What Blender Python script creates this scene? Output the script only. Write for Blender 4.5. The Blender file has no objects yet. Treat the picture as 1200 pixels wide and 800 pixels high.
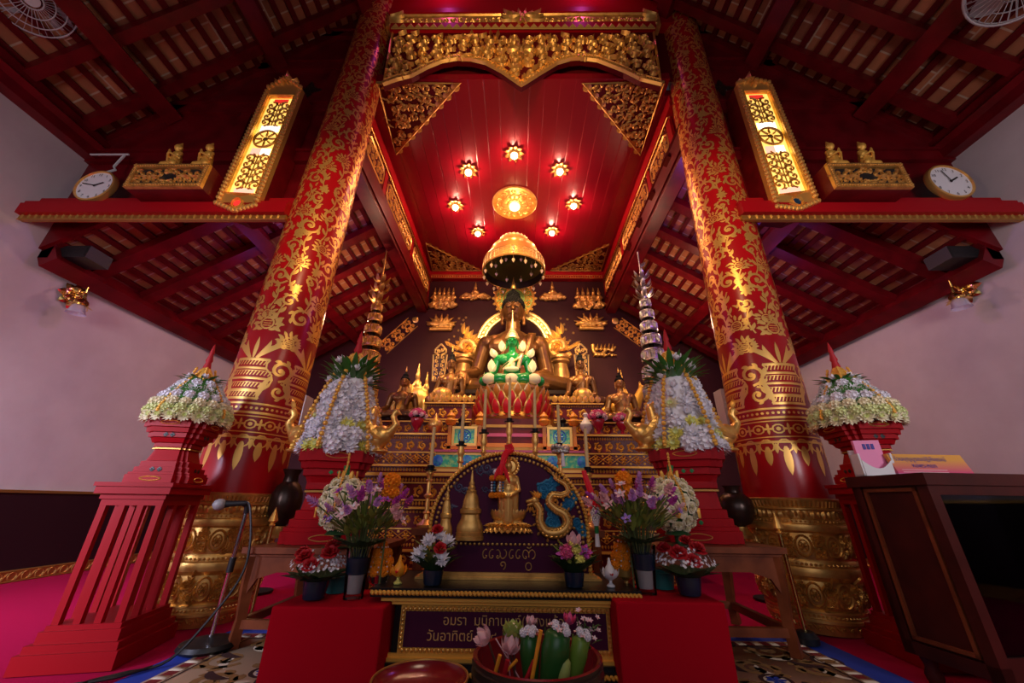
import bpy, bmesh, math, random
from mathutils import Vector, Matrix, Euler
PI = math.pi
R = math.radians
SC = bpy.context.scene
COL = SC.collection
rnd = random.Random(11)
sin, cos = math.sin, math.cos

# ------------------------------------------------------------------ camera
FPX, PITCH, YAW, ROLL = 438.1, .4076, -.0155, -.0110
CAMLOC = Vector((.0557, 0, .7))
_F = Vector((sin(YAW)*cos(PITCH), cos(YAW)*cos(PITCH), sin(PITCH)))
_R = Vector((cos(YAW), -sin(YAW), 0))
_U = _R.cross(_F)
_R, _U = _R*cos(ROLL)-_U*sin(ROLL), _U*cos(ROLL)+_R*sin(ROLL)
cam = bpy.data.cameras.new('camera')
cam_o = bpy.data.objects.new('camera', cam)
COL.objects.link(cam_o)
m3 = Matrix((_R, _U, -_F)).transposed()
cam_o.matrix_world = Matrix.Translation(CAMLOC) @ m3.to_4x4()
cam.sensor_width = 36
cam.lens = 36*FPX/1200
cam.clip_start = .02
SC.camera = cam_o

def ray(u, v): return _F+_R*((u-600)/FPX)-_U*((v-400)/FPX)
def at(u, v, Y):
    "the point of the upright plane at depth Y that is seen at u, v"
    d = ray(u, v); return CAMLOC+d*((Y-CAMLOC.y)/d.y)
def atx(u, v, X):
    d = ray(u, v); return CAMLOC+d*((X-CAMLOC.x)/d.x)
def atz(u, v, Z):
    d = ray(u, v); return CAMLOC+d*((Z-CAMLOC.z)/d.z)

# ------------------------------------------------------------------ materials
MATS = {}
def mat(name, col, rough=.5, metal=0., emit=None, es=0., spec=None, noise=None, bump=0., bscale=60., trans=0., coat=0., ior=None, sheen=0.):
    m = bpy.data.materials.new(name); m.use_nodes = True
    nt = m.node_tree; b = nt.nodes['Principled BSDF']
    b.inputs['Base Color'].default_value = (*col, 1)
    b.inputs['Roughness'].default_value = rough
    b.inputs['Metallic'].default_value = metal
    if spec is not None: b.inputs['Specular IOR Level'].default_value = spec
    if trans: b.inputs['Transmission Weight'].default_value = trans
    if ior: b.inputs['IOR'].default_value = ior
    if coat: b.inputs['Coat Weight'].default_value = coat; b.inputs['Coat Roughness'].default_value = .15
    if sheen: b.inputs['Sheen Weight'].default_value = sheen
    if emit: b.inputs['Emission Color'].default_value = (*emit, 1); b.inputs['Emission Strength'].default_value = es
    tc = None
    if noise or bump:
        tc = nt.nodes.new('ShaderNodeTexCoord')
    if noise:                       # noise = (second colour, scale, low, high)
        c2, sc, lo, hi = noise
        n = nt.nodes.new('ShaderNodeTexNoise'); n.inputs['Scale'].default_value = sc; n.inputs['Detail'].default_value = 5
        nt.links.new(tc.outputs['Object'], n.inputs['Vector'])
        r = nt.nodes.new('ShaderNodeValToRGB')
        r.color_ramp.elements[0].position = lo; r.color_ramp.elements[1].position = hi
        r.color_ramp.elements[0].color = (*col, 1); r.color_ramp.elements[1].color = (*c2, 1)
        nt.links.new(n.outputs['Fac'], r.inputs['Fac']); nt.links.new(r.outputs['Color'], b.inputs['Base Color'])
    if bump:
        n = nt.nodes.new('ShaderNodeTexNoise'); n.inputs['Scale'].default_value = bscale; n.inputs['Detail'].default_value = 3
        nt.links.new(tc.outputs['Object'], n.inputs['Vector'])
        bp = nt.nodes.new('ShaderNodeBump'); bp.inputs['Strength'].default_value = bump; bp.inputs['Distance'].default_value = .02
        nt.links.new(n.outputs['Fac'], bp.inputs['Height']); nt.links.new(bp.outputs['Normal'], b.inputs['Normal'])
    MATS[name] = m
    return m

M = MATS
mat('red_lacquer', (.40, .004, .008), .30, spec=.35, coat=.15)
mat('red_paint', (.33, .003, .008), .45, spec=.18)
mat('red_beam', (.15, .002, .006), .38, spec=.32, noise=((.085, .0012, .003), 5, .4, .7))
mat('red_dark', (.10, .002, .004), .6, spec=.15)
mat('red_cloth', (.45, .002, .014), .85, spec=.08, bump=.05, bscale=300)
mat('red_bright', (.75, .01, .02), .45)
mat('red_pedestal', (.36, .003, .008), .42, spec=.16)
mat('gold', (.95, .56, .15), .34, .72)
mat('gold_leaf', (.95, .55, .14), .38, .75)
mat('gold_old', (.80, .46, .12), .38, .68, noise=((.48, .24, .055), 14, .4, .75))
mat('gold_dark', (.52, .28, .07), .42, .8)
mat('gold_pale', (.93, .70, .34), .36, .75)
mat('gold_matt', (.86, .48, .08), .5, .45)
mat('brass', (.86, .62, .20), .22, 1.)
mat('silver', (.62, .60, .56), .38, .85, noise=((.25, .24, .22), 30, .4, .7))
mat('chrome', (.8, .8, .82), .15, 1.)
mat('bronze', (.34, .15, .040), .33, .6, noise=((.10, .040, .016), 3.2, .38, .66))
mat('bronze_gold', (.60, .32, .10), .35, .6, noise=((.22, .09, .03), 4, .4, .75))
mat('bronze_dark', (.045, .026, .018), .28, .6)
mat('hair_black', (.008, .007, .007), .75, spec=.2)
mat('black', (.012, .012, .013), .45)
mat('black_gloss', (.010, .010, .012), .3, spec=.3)
mat('plaque_purple', (.062, .005, .034), .5, spec=.15)
mat('maroon_wall', (.050, .009, .012), .6, spec=.2, noise=((.038, .006, .009), 1.5, .4, .6))
mat('teak', (.24, .062, .022), .42, spec=.2, noise=((.13, .032, .012), 9, .35, .7))
mat('desk_wood', (.075, .012, .008), .4, spec=.25, noise=((.042, .008, .006), 7, .35, .7))
mat('wainscot', (.026, .008, .011), .5, spec=.2)
mat('white', (.80, .79, .80), .5)
mat('white_plastic', (.62, .62, .60), .4)
mat('grey_plastic', (.32, .31, .31), .45)
mat('petal_white', (.86, .85, .90), .7, sheen=.2)
mat('petal_cream', (.92, .86, .60), .7)
mat('petal_green', (.78, .84, .42), .7)
mat('petal_yellow', (.88, .83, .20), .7)
mat('petal_orange', (.95, .36, .01), .7)
mat('petal_pink', (.80, .12, .30), .6)
mat('petal_palepink', (.85, .56, .58), .6)
mat('petal_magenta', (.58, .08, .48), .6)
mat('petal_lilac', (.66, .36, .72), .6)
mat('petal_violet', (.30, .20, .62), .6)
mat('petal_red', (.48, .004, .012), .6)
mat('leaf', (.05, .19, .03), .45)
mat('leaf_dark', (.012, .060, .016), .4)
mat('leaf_lime', (.20, .28, .05), .5)
mat('stem', (.10, .14, .04), .6)
mat('stem_brown', (.10, .05, .03), .6)
mat('emerald', (.006, .28, .06), .15, coat=.5)
mat('robe_ivory', (.85, .80, .52), .5)
mat('blue_pot', (.010, .022, .048), .25)
mat('teal_pot', (.02, .24, .22), .4)
mat('ruby_glass', (.42, .010, .030), .12, coat=.6)
mat('candle', (.80, .58, .24), .5)
mat('candle_orange', (.90, .36, .02), .5)
mat('ribbon_red', (.85, .015, .03), .35)
mat('ribbon_green', (.01, .20, .05), .35)
mat('teal_mosaic', (.04, .62, .48), .25, noise=((.38, .88, .38), 26, .45, .60))
mat('teal_deep', (.03, .42, .50), .25)
mat('blue_mosaic', (.03, .14, .80), .25, noise=((.05, .40, .80), 40, .4, .6))
mat('pink_band', (.65, .12, .30), .4)
mat('orange_wood', (.80, .30, .03), .35)
mat('cloud_blue', (.025, .20, .38), .5)
mat('cloud_grey', (.10, .11, .19), .45)
mat('paper_white', (.75, .74, .74), .6)
mat('pink_box', (.86, .24, .46), .5)
mat('rug_cream', (.74, .54, .31), .9)
mat('rug_brown', (.32, .17, .05), .9)
mat('rug_dark', (.05, .015, .012), .9)
mat('rug_red', (.24, .015, .015), .9)
mat('rug_pale', (.85, .74, .55), .9)
mat('cloth_blue', (.02, .06, .46), .7)
mat('lamp_glow', (1, .85, .6), .4, emit=(1, .70, .42), es=12)
mat('rosette_glow', (1, .85, .6), .4, emit=(1, .80, .52), es=7)
mat('panel_glow', (1, .8, .3), .4, emit=(1, .62, .12), es=1.25)
mat('panel_white', (1, .95, .9), .4, emit=(1, .86, .62), es=2.2)
mat('panel_red', (.8, .05, .05), .4, emit=(1, .03, .02), es=.7)
mat('panel_pink', (.8, .4, .3), .4, emit=(1, .48, .34), es=1.2)
mat('panel_blue', (.01, .04, .09), .2)
mat('wire', (.55, .55, .55), .5)
mat('bulb_glass', (.75, .75, .95), .1, trans=.6, ior=1.3)
mat('lacquer_bowl', (.22, .008, .012), .22, coat=.5)
mat('bowl_black', (.035, .022, .018), .30)
mat('water_grey', (.42, .38, .34), .3)
mat('banana_leaf', (.020, .115, .020), .35)
mat('fruit_green', (.14, .26, .03), .4)
mat('lotus_green', (.42, .52, .12), .5)
mat('ink_blue', (.05, .04, .30), .6)
mat('lettering_gold', (.78, .50, .18), .35, .5)

def glass_mat(name, col, rough=.05):
    m = bpy.data.materials.new(name); m.use_nodes = True
    nt = m.node_tree; nt.nodes.clear()
    o = nt.nodes.new('ShaderNodeOutputMaterial'); mx = nt.nodes.new('ShaderNodeMixShader')
    t = nt.nodes.new('ShaderNodeBsdfTransparent'); g = nt.nodes.new('ShaderNodeBsdfGlossy')
    t.inputs['Color'].default_value = (*col, 1); g.inputs['Roughness'].default_value = rough
    f = nt.nodes.new('ShaderNodeFresnel'); f.inputs['IOR'].default_value = 1.22
    nt.links.new(f.outputs[0], mx.inputs[0]); nt.links.new(t.outputs[0], mx.inputs[1]); nt.links.new(g.outputs[0], mx.inputs[2])
    nt.links.new(mx.outputs[0], o.inputs[0]); MATS[name] = m
glass_mat('vase_glass', (.93, .95, .97)); glass_mat('cabinet_glass', (.25, .26, .34), .03)

def plaster():
    m = mat('plaster', (.60, .52, .52), .75, bump=.25, bscale=3.5)
    nt = m.node_tree; b = nt.nodes['Principled BSDF']
    tc = nt.nodes.new('ShaderNodeTexCoord'); n = nt.nodes.new('ShaderNodeTexNoise')
    n.inputs['Scale'].default_value = 1.1; n.inputs['Detail'].default_value = 6; n.inputs['Roughness'].default_value = .6
    r = nt.nodes.new('ShaderNodeValToRGB')
    r.color_ramp.elements[0].position = .35; r.color_ramp.elements[1].position = .7
    r.color_ramp.elements[0].color = (.50, .43, .44, 1); r.color_ramp.elements[1].color = (.62, .56, .56, 1)
    nt.links.new(tc.outputs['Object'], n.inputs['Vector']); nt.links.new(n.outputs['Fac'], r.inputs['Fac'])
    nt.links.new(r.outputs['Color'], b.inputs['Base Color'])
plaster()

def carpet():
    m = mat('carpet', (.46, .004, .058), .95, bump=.4, bscale=260, spec=.1)
carpet()

def planks():
    "red lacquered ceiling boards running along Y"
    m = mat('ceiling_boards', (.22, .002, .012), .32, spec=.35)
    nt = m.node_tree; b = nt.nodes['Principled BSDF']
    tc = nt.nodes.new('ShaderNodeTexCoord'); sp = nt.nodes.new('ShaderNodeSeparateXYZ')
    nt.links.new(tc.outputs['Object'], sp.inputs[0])
    a = nt.nodes.new('ShaderNodeMath'); a.operation = 'MULTIPLY'; a.inputs[1].default_value = 5.5
    fr = nt.nodes.new('ShaderNodeMath'); fr.operation = 'FRACT'
    nt.links.new(sp.outputs['X'], a.inputs[0]); nt.links.new(a.outputs[0], fr.inputs[0])
    r = nt.nodes.new('ShaderNodeValToRGB'); e = r.color_ramp.elements
    e[0].position = .0; e[0].color = (0, 0, 0, 1); e[1].position = .06; e[1].color = (1, 1, 1, 1)
    nt.links.new(fr.outputs[0], r.inputs[0])
    bp = nt.nodes.new('ShaderNodeBump'); bp.inputs['Strength'].default_value = .5; bp.inputs['Distance'].default_value = .01
    nt.links.new(r.outputs[0], bp.inputs['Height']); nt.links.new(bp.outputs[0], b.inputs['Normal'])
planks()

def tiles():
    "clay roof tiles seen from below: courses across, edges painted pale like light leaking in at the joints"
    m = mat('clay_tiles', (.20, .055, .028), .85)
    nt = m.node_tree; b = nt.nodes['Principled BSDF']
    tc = nt.nodes.new('ShaderNodeTexCoord')
    br = nt.nodes.new('ShaderNodeTexBrick')
    br.inputs['Scale'].default_value = 1
    br.inputs['Brick Width'].default_value = .17; br.inputs['Row Height'].default_value = .6; br.inputs['Mortar Size'].default_value = .008
    br.inputs['Color1'].default_value = (.56, .19, .075, 1); br.inputs['Color2'].default_value = (.32, .10, .045, 1)
    br.inputs['Mortar'].default_value = (.60, .42, .28, 1)  # pale joint colour stands for light leaking between the tiles
    n = nt.nodes.new('ShaderNodeTexNoise'); n.inputs['Scale'].default_value = 9; n.inputs['Detail'].default_value = 4
    mx = nt.nodes.new('ShaderNodeMix'); mx.data_type = 'RGBA'; mx.blend_type = 'MULTIPLY'; mx.inputs[0].default_value = .5
    nt.links.new(tc.outputs['Object'], n.inputs['Vector'])
    nt.links.new(tc.outputs['UV'], br.inputs['Vector'])
    nt.links.new(br.outputs['Color'], mx.inputs[6]); nt.links.new(n.outputs['Fac'], mx.inputs[7])
    nt.links.new(mx.outputs[2], b.inputs['Base Color'])
tiles()

# ------------------------------------------------------------------ mesh builder
class G:
    def __init__(s): s.v = []; s.f = []; s.m = []
    def add(s, vs, fs, m=0):
        n = len(s.v); s.v += [tuple(p) for p in vs]
        for f in fs: s.f.append([i+n for i in f]); s.m.append(m)
    def box(s, lo, hi, m=0, X=None):
        (a, b, c), (d, e, f) = lo, hi
        vs = [(x, y, z) for x in (a, d) for y in (b, e) for z in (c, f)]
        if X: vs = [X @ Vector(p) for p in vs]
        s.add(vs, [(0, 1, 3, 2), (4, 6, 7, 5), (0, 4, 5, 1), (2, 3, 7, 6), (0, 2, 6, 4), (1, 5, 7, 3)], m)
    def cbox(s, c, d, m=0, X=None):
        s.box([c[i]-d[i]/2 for i in range(3)], [c[i]+d[i]/2 for i in range(3)], m, X)
    def lathe(s, prof, seg=24, c=(0, 0, 0), m=0, X=None, shape=None, cap=True):
        "prof: (r, z) rows; shape: unit polygon used instead of a circle"
        P = shape or [(cos(2*PI*i/seg), sin(2*PI*i/seg)) for i in range(seg)]
        seg = len(P); vs = []; fs = []
        for r, z in prof:
            for x, y in P: vs.append(Vector((x*r, y*r, z)))
        for k in range(len(prof)-1):
            for i in range(seg):
                j = (i+1) % seg
                fs.append((k*seg+i, k*seg+j, (k+1)*seg+j, (k+1)*seg+i))
        if cap:
            if prof[0][0] > 1e-4: fs.append(tuple(reversed(range(seg))))
            if prof[-1][0] > 1e-4: fs.append(tuple(range((len(prof)-1)*seg, len(prof)*seg)))
        if X: vs = [X @ p for p in vs]
        c = Vector(c); s.add([p+c for p in vs], fs, m)
    def tube(s, pts, rad, seg=8, m=0, cap=True, closed=False):
        pts = [Vector(p) for p in pts]; n = len(pts)
        if not isinstance(rad, (list, tuple)): rad = [rad]*n
        vs = []; fs = []; a = None
        for i in range(n):
            if closed: t = pts[(i+1) % n]-pts[i-1]
            else: t = pts[min(i+1, n-1)]-pts[max(i-1, 0)]
            if t.length < 1e-9: t = Vector((0, 0, 1))
            t.normalize()
            if a is None: a = t.cross(Vector((0, 0, 1)) if abs(t.z) < .9 else Vector((1, 0, 0)))
            b = t.cross(a); b.normalize(); a = b.cross(t); a.normalize()
            for k in range(seg):
                q = 2*PI*k/seg; vs.append(pts[i]+(a*cos(q)+b*sin(q))*rad[i])
        for i in range(n if closed else n-1):
            i2 = (i+1) % n
            for k in range(seg):
                j = (k+1) % seg
                fs.append((i*seg+k, i*seg+j, i2*seg+j, i2*seg+k))
        if cap and not closed:
            fs.append(tuple(reversed(range(seg)))); fs.append(tuple(range((n-1)*seg, n*seg)))
        s.add(vs, fs, m)
    def ball(s, c, r, seg=12, rings=8, m=0, X=None):
        if not isinstance(r, (list, tuple)): r = (r, r, r)
        vs = [Vector((0, 0, -r[2]))]
        for k in range(1, rings):
            a = -PI/2+PI*k/rings
            for i in range(seg):
                b = 2*PI*i/seg
                vs.append(Vector((r[0]*cos(a)*cos(b), r[1]*cos(a)*sin(b), r[2]*sin(a))))
        vs.append(Vector((0, 0, r[2])))
        fs = [(0, 1+(i+1) % seg, 1+i) for i in range(seg)]
        for k in range(rings-2):
            for i in range(seg):
                j = (i+1) % seg
                fs.append((1+k*seg+i, 1+k*seg+j, 1+(k+1)*seg+j, 1+(k+1)*seg+i))
        o = 1+(rings-2)*seg; t = len(vs)-1
        fs += [(o+i, o+(i+1) % seg, t) for i in range(seg)]
        if X: vs = [X @ p for p in vs]
        c = Vector(c); s.add([p+c for p in vs], fs, m)
    def limb(s, pts, rad, seg=10, m=0):
        "tube with balls at its joints, for bodies that are fused afterwards"
        s.tube(pts, rad, seg, m)
        for p, r in zip(pts, rad): s.ball(p, r*.99, seg, 8, m)
    def prism(s, poly, y0, y1, m=0, X=None):
        "polygon given as (x, z), extruded from y0 to y1"
        n = len(poly)
        vs = [Vector((x, y0, z)) for x, z in poly]+[Vector((x, y1, z)) for x, z in poly]
        fs = [tuple(range(n)), tuple(reversed(range(n, 2*n)))]
        fs += [(i, (i+n), (i+1) % n+n, (i+1) % n) for i in range(n)]
        if X: vs = [X @ p for p in vs]
        s.add(vs, fs, m)
    # ---- ornament: strips in a flat (a, b) frame, laid on any surface by fmap(a, b, h)
    def ribbon(s, pts, w, fmap, h=.006, m=0):
        n = len(pts); vs = []; fs = []
        for i in range(n):
            x0, y0 = pts[max(i-1, 0)]; x1, y1 = pts[min(i+1, n-1)]
            tx, ty = x1-x0, y1-y0; L = math.hypot(tx, ty) or 1
            nx, ny = -ty/L, tx/L; t = i/(n-1)
            ww = (w(t) if callable(w) else w)/2
            x, y = pts[i]
            vs += [fmap(x+nx*ww, y+ny*ww, 0), fmap(x, y, h if ww > 1e-5 else 0), fmap(x-nx*ww, y-ny*ww, 0)]
        for i in range(n-1):
            a = i*3
            fs += [(a, a+1, a+4, a+3), (a+1, a+2, a+5, a+4)]
        s.add(vs, fs, m)
    def leaf(s, x, y, ang, ln, w, fmap, h=.006, m=0, curl=0., n=6):
        pts = []; a = ang; px, py = x, y
        for i in range(n+1):
            pts.append((px, py)); a = ang+curl*(i+1)/n
            px += cos(a)*ln/n; py += sin(a)*ln/n
        s.ribbon(pts, lambda t: w*(sin(PI*min(1, t*.92+.08))**.8 if t < 1 else 0)+.0004, fmap, h, m)
    def scroll(s, cx, cy, r, a0, sgn, fmap, w=.02, h=.006, m=0, turns=1.35, n=16, leaves=3, eye=True):
        pts = []
        for i in range(n+1):
            t = i/n; rr = r*(1-.78*t); a = a0+sgn*turns*2*PI*t
            pts.append((cx+cos(a)*rr, cy+sin(a)*rr))
        s.ribbon(pts, lambda t: w*(.55+.9*sin(PI*min(1, .15+t*.85))*.6), fmap, h, m)
        if eye: s.disc(cx, cy, r*.24, fmap, h*1.3, m, 7)
        for k in range(leaves):
            t = .08+.42*k/max(1, leaves); a = a0+sgn*turns*2*PI*t; rr = r*(1-.78*t)
            s.leaf(cx+cos(a)*rr, cy+sin(a)*rr, a+sgn*.75, r*.62, w*1.25, fmap, h, m, sgn*1.0, 5)
    def disc(s, x, y, r, fmap, h=.006, m=0, n=8):
        s.add([fmap(x, y, h)]+[fmap(x+cos(2*PI*i/n)*r, y+sin(2*PI*i/n)*r, 0) for i in range(n)],
              [(0, 1+i, 1+(i+1) % n) for i in range(n)], m)
    def ring(s, x, y, r, w, fmap, h=.006, m=0, n=18, ry=None):
        ry = ry or r
        s.ribbon([(x+cos(2*PI*i/n)*r, y+sin(2*PI*i/n)*ry) for i in range(n+1)], w, fmap, h, m)
    def flower(s, x, y, r, fmap, n=8, h=.008, m=0, a0=0.):
        for k in range(n):
            a = a0+2*PI*k/n
            s.leaf(x+cos(a)*r*.22, y+sin(a)*r*.22, a, r*.8, r*.5, fmap, h, m, 0, 4)
        s.disc(x, y, r*.26, fmap, h*1.6, m, 8)
    def fill(s, inside, x0, y0, x1, y1, step, fmap, w, h, m=0, seed=1, turns=1.3, n=14):
        q = random.Random(seed); ny = max(1, int(round((y1-y0)/step))); nx = max(1, int(round((x1-x0)/step)))
        for j in range(ny):
            for i in range(nx):
                x = x0+(i+.5)*(x1-x0)/nx+q.uniform(-.12, .12)*step; y = y0+(j+.5)*(y1-y0)/ny+q.uniform(-.12, .12)*step
                if not inside(x, y): continue
                s.scroll(x, y, step*.46, q.uniform(0, 2*PI), 1 if (i+j) % 2 else -1, fmap, w, h, m, turns, n, 3)
    def build(s, name, mats, parent=None, smooth=True, ang=38, loc=None):
        me = bpy.data.meshes.new(name)
        me.from_pydata(s.v, [], s.f)
        if isinstance(mats, str): mats = [mats]
        for k in mats: me.materials.append(MATS[k])
        if len(mats) > 1: me.polygons.foreach_set('material_index', s.m)
        me.polygons.foreach_set('use_smooth', [smooth]*len(s.f))
        if smooth and ang < 180: me.set_sharp_from_angle(angle=R(ang))
        me.update()
        return link(name, me, parent, loc)

def link(name, me, parent=None, loc=None):
    o = bpy.data.objects.new(name, me); COL.objects.link(o)
    if parent: o.parent = parent
    if loc is not None: o.location = loc
    return o
def fuse(g, name, mats, voxel, parent=None, smooth_it=2, loc=None):
    "melt overlapping limbs into one continuous surface"
    o = g.build('tmp', mats, None)
    md = o.modifiers.new('r', 'REMESH'); md.mode = 'VOXEL'; md.voxel_size = voxel; md.use_smooth_shade = True
    if smooth_it:
        sm = o.modifiers.new('s', 'SMOOTH'); sm.factor = .5; sm.iterations = smooth_it
    dg = bpy.context.evaluated_depsgraph_get()
    me = bpy.data.meshes.new_from_object(o.evaluated_get(dg))
    old = o.data; bpy.data.objects.remove(o); bpy.data.meshes.remove(old)
    me.name = name
    me.polygons.foreach_set('use_smooth', [True]*len(me.polygons))
    return link(name, me, parent, loc)
def tag(o, label, cat, group=None, kind=None):
    o['label'] = label; o['category'] = cat
    if group: o['group'] = group
    if kind: o['kind'] = kind
    return o
def thing(name, label, cat, loc=(0, 0, 0), rz=0., group=None, sc=1.):
    o = bpy.data.objects.new(name, None); COL.objects.link(o); o.empty_display_size = .1
    o.location = loc; o.rotation_euler = (0, 0, rz); o.scale = (sc, sc, sc)
    return tag(o, label, cat, group)
def copy_tree(o, parent=None):
    kids = [c for c in COL.objects if c.parent == o]
    c = o.copy(); COL.objects.link(c); c.parent = parent
    for k in kids: copy_tree(k, c)
    return c
def place(src, label, loc, rz=None, sc=None, group=None):
    c = copy_tree(src); c.location = loc; c['label'] = label
    if rz is not None: c.rotation_euler = (0, 0, rz)
    if sc: c.scale = (sc, sc, sc)
    if group: c['group'] = group
    return c
def child(src, parent, loc, rot=None, sc=None, name=None):
    "one more part that shares the mesh of a finished part"
    o = bpy.data.objects.new(name or src.name.split('.')[0], src.data if hasattr(src, 'data') else src)
    COL.objects.link(o); o.parent = parent; o.location = loc
    if rot is not None: o.rotation_euler = rot
    if sc is not None: o.scale = (sc, sc, sc) if not isinstance(sc, (tuple, list)) else sc
    return o
def structure(o): o['kind'] = 'structure'; return o
def flat(x0=0, y0=0, z0=0):
    "ornament frame of an upright face that looks towards -Y"
    return lambda a, b, h: (x0+a, y0-h, z0+b)
def facing(n, up=(0, 0, 1)):
    n = Vector(n).normalized()
    return n.to_track_quat('Z', 'Y').to_euler()
def text_geo(g, body, size, fmap, m=0, align='CENTER', depth=.002):
    cu = bpy.data.curves.new('t', 'FONT'); cu.body = body; cu.size = size; cu.align_x = align; cu.resolution_u = 3
    o = bpy.data.objects.new('t', cu); COL.objects.link(o)
    dg = bpy.context.evaluated_depsgraph_get()
    me = bpy.data.meshes.new_from_object(o.evaluated_get(dg))
    bpy.data.objects.remove(o); bpy.data.curves.remove(cu)
    g.add([fmap(v.co.x, v.co.y, depth) for v in me.vertices], [tuple(p.vertices) for p in me.polygons], m)
    w = max((v.co.x for v in me.vertices), default=0)-min((v.co.x for v in me.vertices), default=0)
    bpy.data.meshes.remove(me)
    return w
def redented(n=2, d=.16):
    "square with stepped corners, unit half-width 1"
    q = [(1, -(1-n*d))]
    q.append((1, 1-n*d))
    for k in range(n):
        q.append((1-(k+1)*d, 1-(n-k)*d)); q.append((1-(k+1)*d, 1-(n-k-1)*d))
    pts = []
    base = q[1:]
    for r in range(4):
        for x, y in base:
            for _ in range(r): x, y = -y, x
            pts.append((x, y))
    return pts

def bez(pts, n=6):
    "smooth curve through points"
    P = [Vector(p) for p in pts]; out = []
    for i in range(len(P)-1):
        p0, p1, p2, p3 = P[max(i-1, 0)], P[i], P[i+1], P[min(i+2, len(P)-1)]
        for k in range(n):
            t = k/n; out.append(.5*((2*p1)+(p2-p0)*t+(2*p0-5*p1+4*p2-p3)*t*t+(3*p1-p0-3*p2+p3)*t**3))
    out.append(P[-1]); return out
# ------------------------------------------------------------------ setting
XW = 4.52          # side walls
YB = 6.85          # back wall
YT = 2.86          # face of the gable boards beside the columns
def pip(poly, x, y):
    c = False; j = len(poly)-1
    for i in range(len(poly)):
        xi, yi = poly[i]; xj, yj = poly[j]
        if (yi > y) != (yj > y) and x < (xj-xi)*(y-yi)/(yj-yi)+xi: c = not c
        j = i
    return c
def edge_dist(poly, x, y):
    best = 9
    for i in range(len(poly)):
        (x0, y0), (x1, y1) = poly[i], poly[(i+1) % len(poly)]
        dx, dy = x1-x0, y1-y0; L = dx*dx+dy*dy or 1e-9
        t = max(0, min(1, ((x-x0)*dx+(y-y0)*dy)/L))
        best = min(best, math.hypot(x-x0-t*dx, y-y0-t*dy))
    return best

g = G(); g.box((-XW-.2, -1.2, -.12), (XW+.2, YB+.2, 0)); structure(g.build('floor', 'carpet', smooth=False))
for s, side in ((-1, 'left'), (1, 'right')):
    g = G(); g.box((s*XW, -1.2, 0), (s*(XW+.2), 2.87, 4.02)); g.box((s*XW, 2.87, 0), (s*(XW+.2), YB+.2, 2.9))
    structure(g.build('wall_'+side, 'plaster', smooth=False))
    g = G(); g.box((s*(XW-.03), -1.0, .10), (s*XW, YB, .74), 0); g.box((s*(XW-.045), -1.0, .74), (s*XW, YB, .765), 1)
    structure(g.build('trim_1' if s < 0 else 'trim_2', ['wainscot', 'gold_dark'], smooth=False))
    g = G(); g.box((s*(XW-.05), -1.0, 0), (s*XW, YB, .10))
    fm = lambda a, b, h: (s*(XW-.05-h), a, b)
    for k in range(60):
        y = .4+k*.105
        g.ring(y, .05, .034, .012, fm, .006, 0, 8); g.leaf(y+.03, .02, 1.0, .07, .022, fm, .006, 0, 0, 4)
    g.ribbon([(-.9, .092), (YB, .092)], .012, fm, .006); g.ribbon([(-.9, .008), (YB, .008)], .012, fm, .006)
    structure(g.build('baseboard_'+side, 'gold_dark'))
g = G(); g.box((-XW-.2, YB, 0), (XW+.2, YB+.2, 6.0)); structure(g.build('wall_back', 'maroon_wall', smooth=False))

def roof(s, xo, zo, xi, zi, y0, y1, pitch, rafters, purlins, rw, rh, pw, ph):
    L = math.hypot(xi-xo, zi-zo); ux, uz = (xi-xo)/L, (zi-zo)/L
    P = lambda t, y, d: (s*(xo+ux*t-uz*d), y, zo+uz*t+ux*d)
    # d > 0 lies below the tiles
    vs = [P(0, y0, 0), P(L, y0, 0), P(L, y1, 0), P(0, y1, 0)]
    g = G(); g.add(vs, [(0, 1, 2, 3)], 0)
    n = int(L/pitch)
    def bar(g, t0, t1, ya, yb, d0, d1, m):
        v = [P(t, y, d) for t in (t0, t1) for y in (ya, yb) for d in (d0, d1)]
        g.add(v, [(0, 1, 3, 2), (4, 6, 7, 5), (0, 4, 5, 1), (2, 3, 7, 6), (0, 2, 6, 4), (1, 5, 7, 3)], m)
    for k in range(n+1):
        t = k*pitch
        bar(g, t, t+pitch*.36, y0, y1, .0, .04, 1)
    me = bpy.data.meshes.new('roof'); me.from_pydata(g.v, [], g.f)
    me.materials.append(M['clay_tiles']); me.materials.append(M['red_dark'])
    me.polygons.foreach_set('material_index', g.m)
    uv = me.uv_layers.new(); 
    for li, (a, b) in zip(me.polygons[0].loop_indices, ((0, y0), (L, y0), (L, y1), (0, y1))): uv.data[li].uv = (b, a)
    structure(link('roof', me))
    for y in rafters:
        g = G(); bar(g, 0, L, y-rw/2, y+rw/2, .045, .045+rh, 0); structure(g.build('rafter', 'red_beam', smooth=False))
    for t in purlins:
        g = G(); bar(g, t-pw/2, t+pw/2, y0, y1, .045, .05+ph, 0); structure(g.build('purlin', 'red_beam', smooth=False))
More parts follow.
